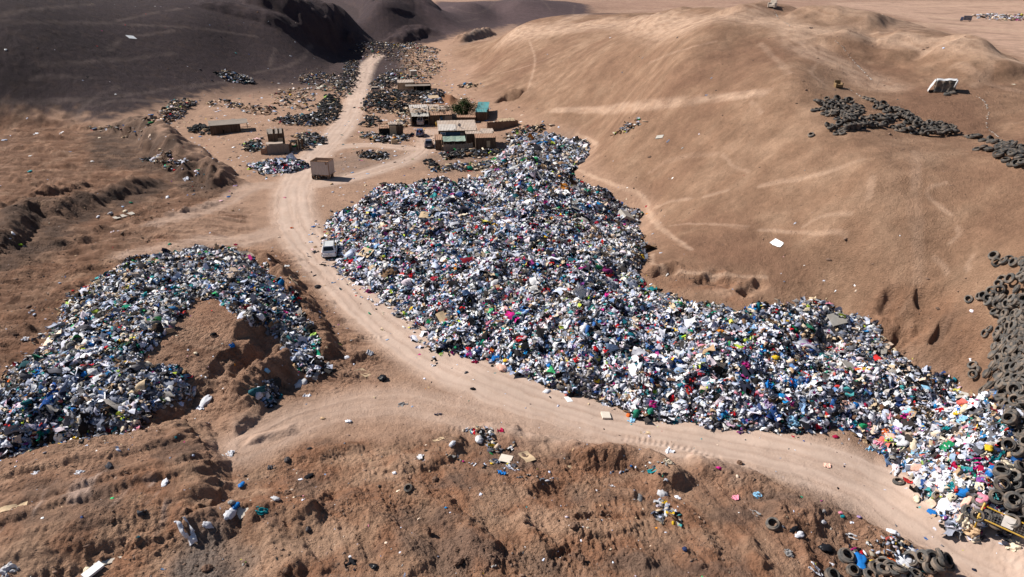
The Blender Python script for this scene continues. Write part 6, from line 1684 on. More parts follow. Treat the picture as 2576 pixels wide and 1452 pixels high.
# white lines of stones laid on the hill
for pts, lab in ((tp('T4', (715,390),(800,460),(880,560),(940,630),(1000,690),(1045,730)), 'dashed line of white stones climbing the hill, its middle stretch'), (tp('T4', (865,868),(920,905),(985,948)), 'short line of white stones running from the armchair to the hill tyres'),
                 (tp('T4', (2090,935),(2160,970),(2205,1025),(2225,1110),(2205,1210),(2250,1280),(2340,1345)), 'long curved line of white stones right of the tent'), (tp('T4', (120,82),(150,130),(178,188)), 'short line of white stones near the hilltop armchair'), (tp('T4', (225,215),(265,232),(288,262)), 'hooked line of white stones on the hill crest'),
                 (tp('T4', (1050,740),(1085,780)), 'last faint stretch of the dashed line of white stones')):
    w = poly_w(smooth_line(pts, 8), H)
    V_, F_, K_ = [], [], []
    seg = np.hypot(*np.diff(w, axis=0).T); cum = np.concatenate([[0], np.cumsum(seg)]); q = np.random.default_rng(int(cum[-1] * 100) % 9999)
    u = np.arange(0, cum[-1], .26); u = u[q.random(len(u)) < .75] + q.uniform(-.05, .05, (len(u),))[:1]
    x = np.interp(u, cum, w[:, 0]) + q.normal(0, .05, len(u)); y = np.interp(u, cum, w[:, 1]) + q.normal(0, .05, len(u))
    v, ff = t_bundle(5)
    V, F, K = scatter_mesh([(v, ff, np.stack([x, y, sample(H, x, y) + .03], -1), rot_from(np.tile([0., 0, 1], (len(x), 1)), q.uniform(0, 6, len(x)), q.uniform(0, .3, len(x)), q.uniform(0, 6, len(x))), q.uniform(.09, .22, len(x)), np.tile([.55, .50, .46], (len(x), 1)))])
    me = mesh_np('stone_line', V, F); vcol(me, K); me.materials.append(CLOTH); tag(link(bpy.data.objects.new('stone_line', me)), lab, 'stone line', kind='stuff')
# ------------------------------------------------------------------ garments, bags, boards and rocks lying singly
def hi_bundle(k):
    v, ff = ico(3)
    r_ = np.random.default_rng(k + 40)
    d = 1 + .34 * fbm(v[:, 0] * 1.6 + k, v[:, 1] * 1.6 + v[:, 2] * 1.3, 3, 950 + k) + .10 * np.sin(v[:, 0] * 9 + v[:, 1] * 5 + k)
    q = v * d[:, None] * [r_.uniform(.42, .6), r_.uniform(.3, .42), r_.uniform(.16, .24)]
    q[:, 2] += .12
    return q, ff


def hi_flat(k, shape):
    """a garment cut out of a grid and rumpled"""
    n = 21
    u, v = np.meshgrid(np.linspace(-.5, .5, n), np.linspace(-.5, .5, n), indexing='ij')
    if shape == 'shirt': msk = ((np.abs(u) < .26) & (v < .5)) | ((v > .12) & (np.abs(u) < .5))
    elif shape == 'trousers': msk = (v > .2) & (np.abs(u) < .24) | ((v <= .2) & (np.abs(np.abs(u) - .14 - .10 * (.2 - v)) < .105))
    else: msk = np.ones_like(u, bool)
    r_ = np.random.default_rng(k + 70)
    x = u + .10 * fbm(u * 2 + k, v * 2, 2, 960); y = v * (1.2 if shape == 'trousers' else .9) + .10 * fbm(u * 2, v * 2 + k, 2, 965)
    x = x * (1 - .35 * r_.random() * np.abs(v)); y += .3 * r_.uniform(-1, 1) * u * u * 2
    z = .07 * np.sin(u * r_.uniform(8, 18) + v * r_.uniform(-12, 12)) + .12 * fbm(u * 3 + k, v * 3, 3, 970) + .12
    P_ = np.stack([x, y, z], -1).reshape(-1, 3); i = np.arange(n * n).reshape(n, n)
    cm = msk[:-1, :-1] & msk[1:, :-1] & msk[1:, 1:] & msk[:-1, 1:]
    q = np.stack([i[:-1, :-1], i[1:, :-1], i[1:, 1:], i[:-1, 1:]], -1)[cm]
    us, inv = np.unique(q, return_inverse=True); V = P_[us]; q = inv.reshape(-1, 4)
    V2 = V - [0, 0, .03]; nq = len(V)
    # sides of the cloth
    e = {}
    for f_ in q:
        for a_, b_ in zip(f_, np.roll(f_, -1)): e[(a_, b_)] = e.get((a_, b_), 0) + 1
    rim = [(a_, b_) for (a_, b_) in e if (b_, a_) not in e]
    F = [list(f_) for f_ in q] + [[c + nq for c in f_[::-1]] for f_ in q] + [[b_, a_, a_ + nq, b_ + nq] for a_, b_ in rim]
    return np.concatenate([V, V2]), F


def mesh_of(name, VF, mat, sm=True):
    me = bpy.data.meshes.new(name); me.from_pydata([tuple(v) for v in VF[0]], [], [tuple(int(i) for i in q) for q in VF[1]]); me.update()
    if sm: smooth(me)
    me.materials.append(mat); return me


ME = {'bundle': [mesh_of('garment', hi_bundle(k), GARM) for k in range(6)], 'shirt': [mesh_of('garment', hi_flat(k, 'shirt'), GARM) for k in range(3)],
      'trousers': [mesh_of('garment', hi_flat(k + 5, 'trousers'), GARM) for k in range(3)], 'sheet': [mesh_of('garment', hi_flat(k + 9, 'sheet'), GARM) for k in range(3)]}
BAGM = attr_mat('plastic_bag', rough=.3, objcol=True, var=.12, scale=9)
ME['bag'] = [mesh_of('bag', hi_bundle(k + 10), BAGM) for k in range(3)]
PAL = {'white': (.64, .64, .69), 'cream': (.66, .56, .42), 'black': (.012, .012, .015), 'navy': (.02, .03, .08), 'blue': (.015, .14, .42), 'light blue': (.22, .42, .60), 'teal': (.01, .17, .20), 'red': (.50, .014, .02), 'crimson': (.32, .01, .05), 'pink': (.62, .22, .30),
       'magenta': (.48, .02, .20), 'orange': (.62, .13, .03), 'yellow': (.64, .42, .03), 'lime': (.35, .55, .04), 'green': (.02, .24, .10), 'grey': (.26, .25, .25), 'tan': (.46, .31, .19), 'brown': (.12, .06, .035), 'lilac': (.40, .28, .50), 'pale grey': (.52, .51, .53), 'dark grey': (.06, .06, .07), 'peach': (.68, .40, .32)}
gq = random.Random(12)
WORD = {'bundle': 'crumpled {} bundle of cloth', 'shirt': 'rumpled {} top', 'trousers': 'twisted {} trousers', 'sheet': 'spread {} cloth', 'bag': '{} plastic bag'}
used_labels = {}


def lay(px, py, kind, colour, size, where, tilt=None, group=None, G=None):
    G = SURF if G is None else G
    p = hit(px, py, G)
    nm = {'bag': 'plastic_bag'}.get(kind, 'garment')
    o = link(bpy.data.objects.new(nm, gq.choice(ME[kind])))
    n = normal_at(G, np.array([p.x]), np.array([p.y]), .5)[0]
    t = R(tilt if tilt is not None else gq.uniform(0, 22)); a_ = gq.uniform(0, 6.28)
    nn = Vector((n[0] + math.tan(t) * math.cos(a_), n[1] + math.tan(t) * math.sin(a_), n[2])).normalized()
    o.rotation_euler = (nn.to_track_quat('Z', 'Y') @ Euler((0, 0, gq.uniform(0, 6.28))).to_quaternion()).to_euler()
    o.scale = (size, size, size * gq.uniform(.8, 1.1)); lifted = .02 if sample(np.maximum(SURF - H, 0), [p.x], [p.y])[0] < .05 else .12
    o.location = p + Vector((0, 0, lifted - .06 * size))
    c = PAL[colour]; v = gq.uniform(.85, 1.12); o.color = (min(c[0] * v, .82), min(c[1] * v, .82), min(c[2] * v, .82), 1)
    lab = WORD[kind].format(colour) + ' ' + where
    if len(lab.split()) > 16: lab = lab.replace('crumpled ', '').replace('rumpled ', '').replace('the huge', 'the').replace(' bundle of cloth', ' bundle')
    if len(lab.split()) > 16: print('LONG', lab)
    tag(o, lab, 'bag' if kind == 'bag' else 'garment', group)
    used_labels.setdefault(lab, []).append(o)
    return o


HW = 'on the front slope of the huge clothes heap'
LIST = [
 ('B3', 645, 465, 'bag', 'white', 1.5, 'bulging high on the huge clothes heap, largest white sack there'), ('B3', 800, 500, 'bag', 'white', 1.35, 'lying right of the largest white sack on the huge heap'), ('B3', 175, 610, 'sheet', 'red', 1.1, 'at the left of the front slope of the huge heap'),
 ('B3', 910, 705, 'bundle', 'red', 1.0, 'in the middle of the huge heap'), ('B3', 730, 810, 'sheet', 'red', .9, 'below the middle of the huge heap'), ('B3', 930, 1015, 'bundle', 'yellow', 1.05, 'next to a white sheet low on the huge heap'), ('B3', 1040, 960, 'sheet', 'white', 1.6, 'draped low on the huge heap above the yellow bundle'),
 ('B3', 1715, 755, 'bundle', 'light blue', 1.1, 'puffed up near the centre of the huge heap, largest of its colour'), ('B3', 2360, 860, 'sheet', 'magenta', 1.2, 'on the right half of the huge heap'), ('B3', 430, 1025, 'sheet', 'blue', .8, 'at the front foot of the huge heap'), ('B3', 440, 1110, 'bundle', 'white', 1.0, 'dropped on the road edge at the front foot of the huge heap'),
 ('B3', 1650, 1185, 'bundle', 'red', .9, 'low on the front of the huge heap'), ('B3', 1460, 1240, 'sheet', 'magenta', 1.0, 'near the front foot of the huge heap'), ('B3', 1230, 1340, 'bundle', 'orange', .8, 'at the lowest front corner of the huge heap'), ('B3', 1265, 1390, 'sheet', 'light blue', .9, 'on the ground at the lowest front corner of the huge heap'),
 ('B3', 2180, 1370, 'trousers', 'teal', 1.1, 'hanging down the front foot of the huge heap'), ('B3', 2240, 1330, 'shirt', 'red', .8, 'low on the front of the huge heap above the teal trousers'), ('B3', 1095, 660, 'trousers', 'green', 1.1, 'upright in the centre of the huge heap'), ('B3', 700, 690, 'sheet', 'lilac', .8, 'left of centre on the huge heap'),
 ('B3', 460, 860, 'bundle', 'blue', .8, 'low at the left of the huge heap front'), ('B3', 1770, 590, 'bundle', 'lime', .9, 'high in the middle of the huge heap'), ('B3', 2330, 560, 'sheet', 'white', 1.0, 'near the right hand crest of the huge heap'), ('B3', 1360, 1000, 'sheet', 'pale grey', 1.5, 'hanging low in the middle of the huge heap'),
 ('B3', 1220, 380, 'trousers', 'navy', 1.1, 'high on the huge heap below the crest tyres'), ('B3', 830, 215, 'sheet', 'lime', .8, 'high on the huge heap left of the crest tyres'), ('B3', 1745, 340, 'bundle', 'black', 1.1, 'by a red scrap near the back edge of the huge heap'), ('B3', 1720, 335, 'bundle', 'red', .7, 'against a black bundle near the back edge of the huge heap'),
 ('B3', 1490, 1125, 'sheet', 'lime', .7, 'low on the huge heap'), ('B3', 2330, 1135, 'bundle', 'green', .7, 'on the right half of the huge heap front'), ('B2', 1700, 540, 'bag', 'black', .8, 'lying apart on bare ground by the front of the huge heap'), ('B2', 1700, 435, 'sheet', 'green', .9, 'at the road side edge of the huge heap'),
 ('B2', 2400, 890, 'bundle', 'peach', 1.6, 'at the foot of the huge heap by the road'), ('B2', 2340, 790, 'sheet', 'blue', 1.3, 'above the peach bundle at the road foot of the huge heap'), ('B2', 2090, 710, 'bundle', 'red', .9, 'near the road foot of the huge heap'), ('B2', 1910, 720, 'bundle', 'yellow', .6, 'at the very edge of the huge heap beside the road'),
 ('B2', 1955, 695, 'bundle', 'green', .6, 'beside a yellow bundle at the edge of the huge heap'), ('B2', 2140, 820, 'sheet', 'crimson', .9, 'at the road foot of the huge heap left of the peach bundle'), ('B2', 2440, 820, 'bundle', 'yellow', .8, 'over a red scrap just above the peach bundle'), ('B2', 2330, 320, 'trousers', 'orange', .9, 'on the slope of the huge heap above the road bend'),
 ('B2', 2230, 660, 'trousers', 'black', 1.1, 'on the slope of the huge heap above the road bend'), ('B2', 1230, 255, 'bundle', 'pale grey', .7, 'on the sand between road and huge heap'), ('B2', 2120, 1085, 'bundle', 'black', .8, 'lying in the middle of the pale road'), ('B2', 2055, 925, 'bundle', 'dark grey', .6, 'on the pale road near its bend'),
 ('B2', 1785, 1330, 'trousers', 'navy', .8, 'on the open sand below the road bend'), ('B2', 1250, 985, 'bag', 'black', 1.5, 'with an orange edge, full, on the churned earth left of the road'), ('B2', 1125, 735, 'sheet', 'pale grey', 1.0, 'on red earth left of the road'), ('B2', 905, 780, 'bundle', 'white', .8, 'on red earth near the right end of the left heap'),
 ('B2', 560, 765, 'sheet', 'lilac', 1.1, 'at the right end of the left heap'), ('B2', 530, 1145, 'sheet', 'white', 1.1, 'slipping down the spoil bank below the left heap'), ('B2', 460, 1040, 'bundle', 'pale grey', 1.7, 'on the crest of the spoil bank below the left heap'), ('B2', 130, 905, 'bundle', 'light blue', .8, 'in the hollow of the left mound'),
 ('B2', 920, 1400, 'bundle', 'white', .8, 'on open sand at the left of the foreground'), ('B2', 670, 1370, 'bundle', 'tan', .6, 'on open sand left of the white bundle'), ('B2', 1435, 1240, 'sheet', 'grey', 1.2, 'on open sand below the road bend'), ('B2', 345, 415, 'sheet', 'teal', .8, 'at the right end of the left heap'),
 ('B2', 230, 320, 'bundle', 'teal', .7, 'on the right arm of the left heap'), ('B2', 70, 395, 'bag', 'white', 1.2, 'on the right arm of the left heap'), ('B1', 1985, 1210, 'bag', 'white', 2.0, 'lying at the mouth of the hollow below the left heap'), ('B1', 1925, 1275, 'sheet', 'white', 1.1, 'torn, just below the big white bag at the hollow'),
 ('B1', 250, 600, 'sheet', 'white', .1 + .9, 'on churned earth left of the left heap'), ('B1', 480, 625, 'bag', 'white', 1.1, 'at the outer edge of the left heap'), ('B1', 820, 180, 'sheet', 'yellow', 1.0, 'at the top outer edge of the left heap'), ('B1', 845, 530, 'bundle', 'green', .8, 'on the outer flank of the left heap'),
 ('B1', 1030, 575, 'sheet', 'blue', 1.4, 'on the middle of the left heap'), ('B1', 890, 655, 'sheet', 'blue', 1.1, 'below a larger blue cloth on the left heap'), ('B1', 370, 930, 'sheet', 'blue', 1.5, 'on the lower flank of the left heap'), ('B1', 100, 1020, 'bundle', 'orange', .8, 'at the left picture edge of the left heap'),
 ('B1', 330, 860, 'bag', 'white', 1.1, 'on the lower outer flank of the left heap'), ('B1', 745, 750, 'bag', 'dark grey', 1.8, 'large and crumpled on the lower middle of the left heap'), ('B1', 820, 960, 'bundle', 'blue', 1.1, 'near the foot of the left heap'), ('B1', 900, 935, 'bag', 'pale grey', 1.5, 'near the foot of the left heap'),
 ('B1', 690, 1370, 'trousers', 'pale grey', 1.5, 'hanging down the near edge of the left heap'), ('B1', 430, 1200, 'sheet', 'green', .7, 'on the near foot of the left heap'), ('B1', 2240, 665, 'sheet', 'blue', .8, 'on the brown earth inside the left heap'), ('B1', 1890, 740, 'bundle', 'cream', .8, 'on the brown earth inside the left heap'),
 ('B1', 2060, 560, 'bundle', 'black', .9, 'on the brown earth inside the left heap'), ('B1', 1870, 40, 'bag', 'white', 1.1, 'at the top of the bare earth inside the left heap'), ('B1', 720, 350, 'sheet', 'cream', 1.1, 'on the outer flank of the left heap'), ('B1', 930, 360, 'sheet', 'lime', 1.0, 'on the upper flank of the left heap'),
 ('B1', 750, 295, 'bag', 'pale grey', .9, 'at the outer edge of the left heap'), ('T5', 1310, 1320, 'bundle', 'yellow', .9, 'on the top of the left heap'), ('T5', 1260, 1375, 'sheet', 'red', .7, 'below a yellow bundle on the top of the left heap'),
 ('C1', 1600, 545, 'bag', 'white', 1.0, 'standing on the rim of the furrowed terrace'), ('C1', 1810, 1000, 'trousers', 'white', 2.3, 'stretched long down the bank edge at the lower left'), ('C1', 2225, 840, 'bag', 'white', 1.3, 'beside a blue bag on the bank at the lower left'), ('C1', 2280, 775, 'bag', 'blue', .9, 'on the bank at the lower left'),
 ('C1', 2340, 560, 'bag', 'blue', .8, 'with green on it on the bank above the terrace corner'), ('C1', 2225, 260, 'sheet', 'white', 1.0, 'on the sand right of the terrace'), ('C1', 2010, 950, 'bundle', 'white', .9, 'below the blue bag on the bank at the lower left'), ('C1', 2240, 735, 'bundle', 'grey', .9, 'above the blue bag on the bank at the lower left'),
 ('C1', 1410, 825, 'trousers', 'dark grey', 1.3, 'on the furrows near the lower left corner'), ('C1', 1060, 380, 'bundle', 'dark grey', .9, 'in a furrow of the terrace'), ('C1', 765, 440, 'sheet', 'white', .9, 'in a furrow of the terrace'), ('C1', 350, 440, 'sheet', 'white', .9, 'in the topmost furrow of the terrace'),
 ('C1', 250, 215, 'sheet', 'light blue', 1.2, 'on the ground under the near tip of the left heap'), ('C1', 90, 185, 'bag', 'white', .7, 'on the ground at the left picture edge under the left heap'), ('C1', 80, 1385, 'sheet', 'pale grey', 1.3, 'at the lower left corner on furrowed earth'), ('C1', 840, 1390, 'bundle', 'cream', .7, 'behind the pale slab at the lower left corner'),
 ('C2', 940, 1310, 'sheet', 'black', 1.2, 'stretched out on the foreground dirt at the bottom'), ('C2', 1165, 1350, 'bag', 'black', .9, 'half full on the foreground dirt at the bottom'), ('C2', 540, 480, 'bundle', 'black', 1.0, 'by a white scrap on the foreground sand'), ('C2', 460, 510, 'bundle', 'white', .6, 'by a black bundle on the foreground sand'),
 ('C2', 215, 700, 'bundle', 'pale grey', 1.0, 'on the bank at the left of the foreground dirt'), ('C2', 80, 800, 'sheet', 'teal', 1.2, 'trailing down the bank at the lower left'), ('C2', 175, 390, 'sheet', 'dark grey', .9, 'flat on the foreground sand'), ('C2', 1930, 165, 'bag', 'white', .8, 'small and round on the churned foreground dirt'),
 ('C2', 1370, 445, 'bundle', 'white', .5, 'in a dirt step of the foreground'), ('C2', 2410, 445, 'sheet', 'blue', 1.0, 'bright, on the churned foreground dirt'), ('C2', 2190, 130, 'bag', 'pale grey', 1.3, 'on the crest of the foreground dirt below the road'), ('C2', 1600, 300, 'sheet', 'pale grey', 1.2, 'trodden into the foreground dirt'),
 ('C2', 2400, 30, 'sheet', 'crimson', .9, 'on the sand above the foreground dirt'), ('C3', 1480, 420, 'trousers', 'teal', 1.3, 'hanging over the crest of the foreground bank'), ('C3', 1070, 570, 'trousers', 'white', .7, 'on the foreground bank'), ('C3', 1560, 650, 'bag', 'pale grey', 1.1, 'against the end of the foreground bank'),
 ('C3', 1340, 690, 'bag', 'grey', 1.0, 'in the hole of the foreground bank'), ('C3', 1710, 685, 'bag', 'white', .6, 'right of the foreground bank'), ('C3', 1580, 730, 'sheet', 'yellow', .7, 'among the white rags in the foreground furrows'), ('C3', 1720, 930, 'bag', 'grey', .9, 'at the lower end of the white rags in the furrows'),
 ('C3', 2270, 685, 'sheet', 'pink', .9, 'on the dirt right of the foreground furrows'), ('C3', 2110, 400, 'bundle', 'magenta', .6, 'on the dirt just below the road'), ('C3', 2460, 830, 'trousers', 'grey', 1.1, 'on the bank in the right foreground'), ('C3', 1780, 1185, 'bundle', 'navy', .6, 'on the foreground dirt near the bottom'),
 ('C3', 1630, 240, 'sheet', 'white', 1.0, 'by the road above the foreground dirt'), ('C3', 1620, 345, 'sheet', 'cream', 1.2, 'flattened on grey sand below the road'), ('C3', 2480, 655, 'sheet', 'light blue', .8, 'on the bank in the right foreground'), ('C3', 130, 380, 'bundle', 'dark grey', .8, 'on the foreground dirt near the brown card'),
 ('C4', 380, 1045, 'bag', 'white', .9, 'by a black one below the lone tyre of the foreground bank'), ('C4', 330, 995, 'bag', 'black', .9, 'by a white one below the lone tyre of the foreground bank'), ('C4', 1285, 1030, 'bag', 'white', 1.2, 'on the crest of the bank by the pale road'), ('C4', 640, 1185, 'bag', 'black', 1.4, 'lying long on the slope above the large lone tyre'),
 ('C4', 780, 835, 'bundle', 'pink', .5, 'on the bank by the pale road'), ('C4', 800, 865, 'bundle', 'teal', .4, 'under a pink one on the bank by the pale road'), ('C4', 960, 875, 'bundle', 'lilac', .5, 'on the bank by the pale road'), ('C4', 620, 815, 'bundle', 'grey', .5, 'on the bank right of the lone tyre'),
 ('C4', 880, 1050, 'trousers', 'pale grey', 1.1, 'striped by dirt, on the bank in the right foreground'), ('C4', 610, 920, 'bundle', 'pale grey', .6, 'on the bank right of the lone tyre'), ('C4', 270, 1225, 'sheet', 'grey', .9, 'on the track below the foreground bank'), ('C4', 540, 1390, 'trousers', 'white', 1.3, 'on the dirt at the bottom edge'),
 ('C4', 970, 1310, 'bag', 'blue', 1.7, 'spread wide among the tyres at the bottom edge'), ('C4', 1095, 1315, 'bag', 'yellow', .75, 'among the tyres at the bottom edge'), ('C4', 1250, 1315, 'sheet', 'orange', 1.0, 'among the tyres at the bottom edge'), ('C4', 1400, 1300, 'bag', 'white', 1.7, 'tall, among the tyres at the bottom edge'),
 ('C4', 1470, 1350, 'bag', 'pale grey', 1.3, 'among the tyres at the bottom edge'), ('C4', 1470, 1205, 'bag', 'white', .9, 'above the tyres at the bottom edge'), ('C4', 1320, 1385, 'bag', 'white', .9, 'in front of the tall one among the bottom tyres'), ('C4', 1010, 1370, 'sheet', 'dark grey', 1.2, 'under the tyres at the bottom edge'), ('C4', 1000, 1430, 'sheet', 'tan', .9, 'by the tyres at the bottom edge'), ('C4', 1430, 1145, 'sheet', 'pale grey', .8, 'on the bank above the bottom tyres'),
 ('C4', 650, 375, 'sheet', 'peach', .8, 'lying on the pale road'), ('C4', 1320, 425, 'trousers', 'white', 1.7, 'on bare sand beside the near tip of the heap'), ('C4', 1240, 130, 'sheet', 'lime', .9, 'at the near foot of the heap'), ('C4', 1325, 170, 'sheet', 'lime', .6, 'right of a larger lime one at the near foot of the heap'),
 ('C4', 1140, 190, 'sheet', 'pink', 1.1, 'on sand at the near foot of the heap'), ('C4', 1065, 215, 'shirt', 'light blue', 1.0, 'on sand at the near foot of the heap'), ('C4', 730, 95, 'bundle', 'crimson', .8, 'on sand in front of the heap'), ('C4', 1470, 190, 'bag', 'cream', 1.5, 'big and soft near the tip of the heap'), ('C4', 1210, 55, 'sheet', 'orange', .9, 'near the front foot at the tip of the heap'),
 ('C4', 1810, 190, 'sheet', 'green', 1.4, 'among white clothes near the tip of the heap'), ('C4', 2280, 290, 'trousers', 'teal', 1.5, 'among white clothes by the right edge tyres'), ('C4', 2090, 445, 'sheet', 'magenta', 1.4, 'by a crimson one near the tip of the heap'), ('C4', 2150, 430, 'bundle', 'crimson', 1.0, 'by a magenta one near the tip of the heap'), ('C4', 2240, 445, 'bag', 'blue', 1.3, 'by the crimson cloth near the tip of the heap'),
 ('C4', 1850, 595, 'sheet', 'teal', 1.0, 'on the near tip of the heap'), ('C4', 1790, 790, 'bag', 'white', 1.8, 'at the lowest tip of the heap by the road'), ('C4', 1670, 830, 'bundle', 'blue', .9, 'on sand at the lowest tip of the heap'), ('C4', 2150, 760, 'sheet', 'red', .9, 'caught by the end of the yellow frame'), ('C4', 1970, 650, 'bundle', 'blue', 1.1, 'near the tip of the heap, among purple ones'),
 ('C4', 1520, 700, 'bundle', 'cream', 1.0, 'on sand left of the tip tyre'), ('C4', 2080, 1090, 'sheet', 'cream', .9, 'on sand below the yellow frame'), ('C4', 2470, 1150, 'sheet', 'cream', 1.2, 'at the right picture edge below the yellow frame'), ('C4', 2450, 430, 'sheet', 'cream', 2.0, 'draped large over the right edge below the tyres'), ('C4', 2400, 520, 'sheet', 'tan', 1.6, 'draped under the big cream cloth at the right edge'), ('C4', 2430, 260, 'bundle', 'tan', 1.2, 'between tyres at the right edge'),
 ('C4', 1990, 920, 'sheet', 'cream', 1.5, 'trailing from the tip of the heap under the tyres'), ('C4', 2050, 1010, 'sheet', 'tan', 1.3, 'lowest of the cloths trailing from the heap tip'), ('C4', 1900, 870, 'sheet', 'peach', 1.2, 'at the tip of the heap beside the half covered tyre'), ('C4', 1490, 260, 'sheet', 'light blue', .8, 'near the tip of the heap'),
 ('B4', 1620, 955, 'bundle', 'navy', .9, 'on bare soil behind the near end of the heap'), ('B4', 1740, 1005, 'bundle', 'dark grey', 1.0, 'on bare soil behind the near end of the heap'), ('B4', 940, 910, 'bundle', 'orange', .95, 'at the back edge of the heap, brightest of its colour'), ('B4', 1600, 1095, 'bundle', 'light blue', 1.3, 'round, on the near half of the heap'), ('B4', 1980, 1215, 'sheet', 'green', 1.0, 'by the grey panel near the right tyres'),
 ('B4', 320, 1035, 'sheet', 'blue', 1.4, 'on the near half of the heap'), ('B4', 150, 790, 'bundle', 'yellow', .8, 'on the right half of the heap'), ('B4', 340, 500, 'sheet', 'green', 1.1, 'dark, near the upper right crest of the heap'), ('B4', 140, 335, 'sheet', 'red', 1.0, 'on the upper right crest of the heap'), ('B4', 235, 330, 'bundle', 'peach', .9, 'on the upper right crest of the heap'),
 ('B4', 660, 270, 'bundle', 'pink', 1.0, 'topmost on the upper right crest of the heap'), ('B4', 690, 670, 'shirt', 'white', 1.4, 'spread below the grey panel of the upper right crest'), ('B4', 1165, 1295, 'sheet', 'cream', 1.0, 'on the near half of the heap'), ('B4', 1590, 1320, 'sheet', 'tan', 1.6, 'large, on the near end of the heap'), ('B4', 300, 1410, 'sheet', 'light blue', 1.5, 'low on the front of the near half of the heap'),
 ('B4', 1320, 1430, 'bag', 'white', 1.3, 'on the near end of the heap by the orange cloth'), ('B4', 80, 1060, 'sheet', 'blue', 1.0, 'on the right half of the heap'), ('B4', 660, 540, 'bundle', 'magenta', .7, 'below the grey panel of the upper right crest'), ('B4', 345, 580, 'bundle', 'crimson', .8, 'near the upper right crest of the heap'), ('B4', 70, 1240, 'sheet', 'lilac', 1.1, 'on the front of the near half of the heap'),
 ('T6', 1030, 1045, 'sheet', 'red', 1.4, 'on the slope of the huge heap right behind the white car'), ('T6', 1290, 920, 'sheet', 'red', 1.5, 'high on the far slope of the huge heap'), ('T6', 955, 1280, 'sheet', 'red', 1.3, 'at the edge of the huge heap in front of the white car'), ('T6', 1580, 920, 'bundle', 'lime', 1.0, 'high on the far slope of the huge heap'), ('T6', 1785, 680, 'trousers', 'green', 1.2, 'near the top of the far end of the huge heap'),
 ('T6', 1870, 580, 'bundle', 'light blue', 1.2, 'at the far end top of the huge heap'), ('T6', 1040, 1330, 'bundle', 'magenta', .9, 'at the edge of the huge heap below the white car'), ('T6', 1540, 1400, 'sheet', 'red', 1.3, 'on the slope of the huge heap above the road'), ('T6', 1825, 1000, 'bundle', 'magenta', 1.1, 'in the middle of the far half of the huge heap'), ('T6', 590, 928, 'sheet', 'blue', .9, 'on the open sand above the white car'),
 ('T6', 375, 940, 'sheet', 'orange', .7, 'on the open sand left of the white car'), ('T6', 130, 447, 'bundle', 'teal', .8, 'on the open ground below the small oval heap'), ('T6', 765, 512, 'bundle', 'tan', 1.1, 'on the ground in front of the cargo box'), ('T6', 965, 690, 'bundle', 'navy', .9, 'on the open sand behind the huge heap'), ('T6', 305, 645, 'sheet', 'pink', .7, 'narrow, on the track in front of the cargo box'),
 ('T7', 770, 740, 'sheet', 'light blue', 2.2, 'by a grey board on the upper back of the huge heap'), ('T7', 700, 560, 'sheet', 'red', 1.0, 'along the back of the huge heap'), ('T7', 940, 605, 'bundle', 'teal', 1.1, 'at the back edge of the huge heap'), ('T7', 305, 975, 'bundle', 'red', 1.0, 'in the middle of the huge heap, brightest on the upper slope'), ('T7', 700, 1380, 'trousers', 'red', 1.6, 'stretched long across the middle of the huge heap'),
 ('T7', 1175, 700, 'sheet', 'blue', 1.0, 'on ash-grey soil behind the huge heap'), ('T7', 1130, 1200, 'sheet', 'pale grey', 1.4, 'on the back slope of the huge heap'), ('T7', 445, 115, 'bundle', 'blue', 1.6, 'on the pale grey mound behind the huge heap'), ('T7', 350, 1140, 'bundle', 'white', 1.5, 'round, in the middle of the upper slope of the huge heap'), ('T7', 110, 470, 'bundle', 'white', 1.6, 'long and smooth at the far end of the huge heap'),
 ('T5', 960, 830, 'bundle', 'white', .9, 'on the sand below the shaded spoil bank'), ('T5', 1080, 800, 'bundle', 'pale grey', 1.2, 'on the sand below the shaded spoil bank'), ('T5', 1225, 780, 'bundle', 'cream', 1.4, 'on the sand below the shaded spoil bank'), ('T5', 1640, 645, 'bag', 'white', 1.2, 'under the second dark spoil heap'), ('T5', 1820, 460, 'sheet', 'white', 1.5, 'on the shaded face of the second dark spoil heap'),
 ('T5', 125, 995, 'bag', 'white', 1.0, 'at the left edge in the shade of the spoil bank'), ('T5', 200, 1105, 'bundle', 'lime', .9, 'at the left edge below the spoil bank'), ('T5', 2300, 1105, 'sheet', 'crimson', .8, 'on the sand above the left heap'), ('T5', 2230, 637, 'sheet', 'blue', 1.0, 'on the sand right of the second dark spoil heap'), ('T5', 2295, 530, 'sheet', 'lilac', 1.2, 'on the sand right of the second dark spoil heap'),
]
for t, x, y, kd_, c_, sz_, wh_ in LIST:
    (px, py), = tp(t, (x, y))
    lay(px, py, kd_, c_, sz_ * .62, wh_)
# more of the nearest clothes, each its own piece
COLS = ['white'] * 11 + ['pale grey'] * 4 + ['cream'] * 4 + ['black'] * 5 + ['navy'] * 3 + ['grey'] * 2 + ['dark grey', 'blue', 'light blue', 'teal', 'red', 'crimson', 'pink', 'magenta', 'tan', 'brown', 'yellow', 'lilac', 'green', 'peach']
gr = np.random.default_rng(91)
poly_near = [(2120,1000),(2330,980),(2480,1060),(2540,1150),(2540,1260),(2470,1300),(2360,1250),(2290,1190),(2190,1110),(2100,1080)]
k = 0
while k < 95:
    px, py = gr.uniform(2100, 2545), gr.uniform(985, 1310)
    if not inside(np.array([px]), np.array([py]), poly_near)[0]: continue
    k += 1; c_ = COLS[gr.integers(len(COLS))]; kd_ = ['bundle', 'bundle', 'sheet', 'sheet', 'shirt', 'trousers'][gr.integers(6)]
    o = lay(px, py, kd_, c_, gr.uniform(.42, .85), 'loose on the near end of the clothes heap', tilt=gr.uniform(0, 40), group='clothes loose on the near end of the heap')
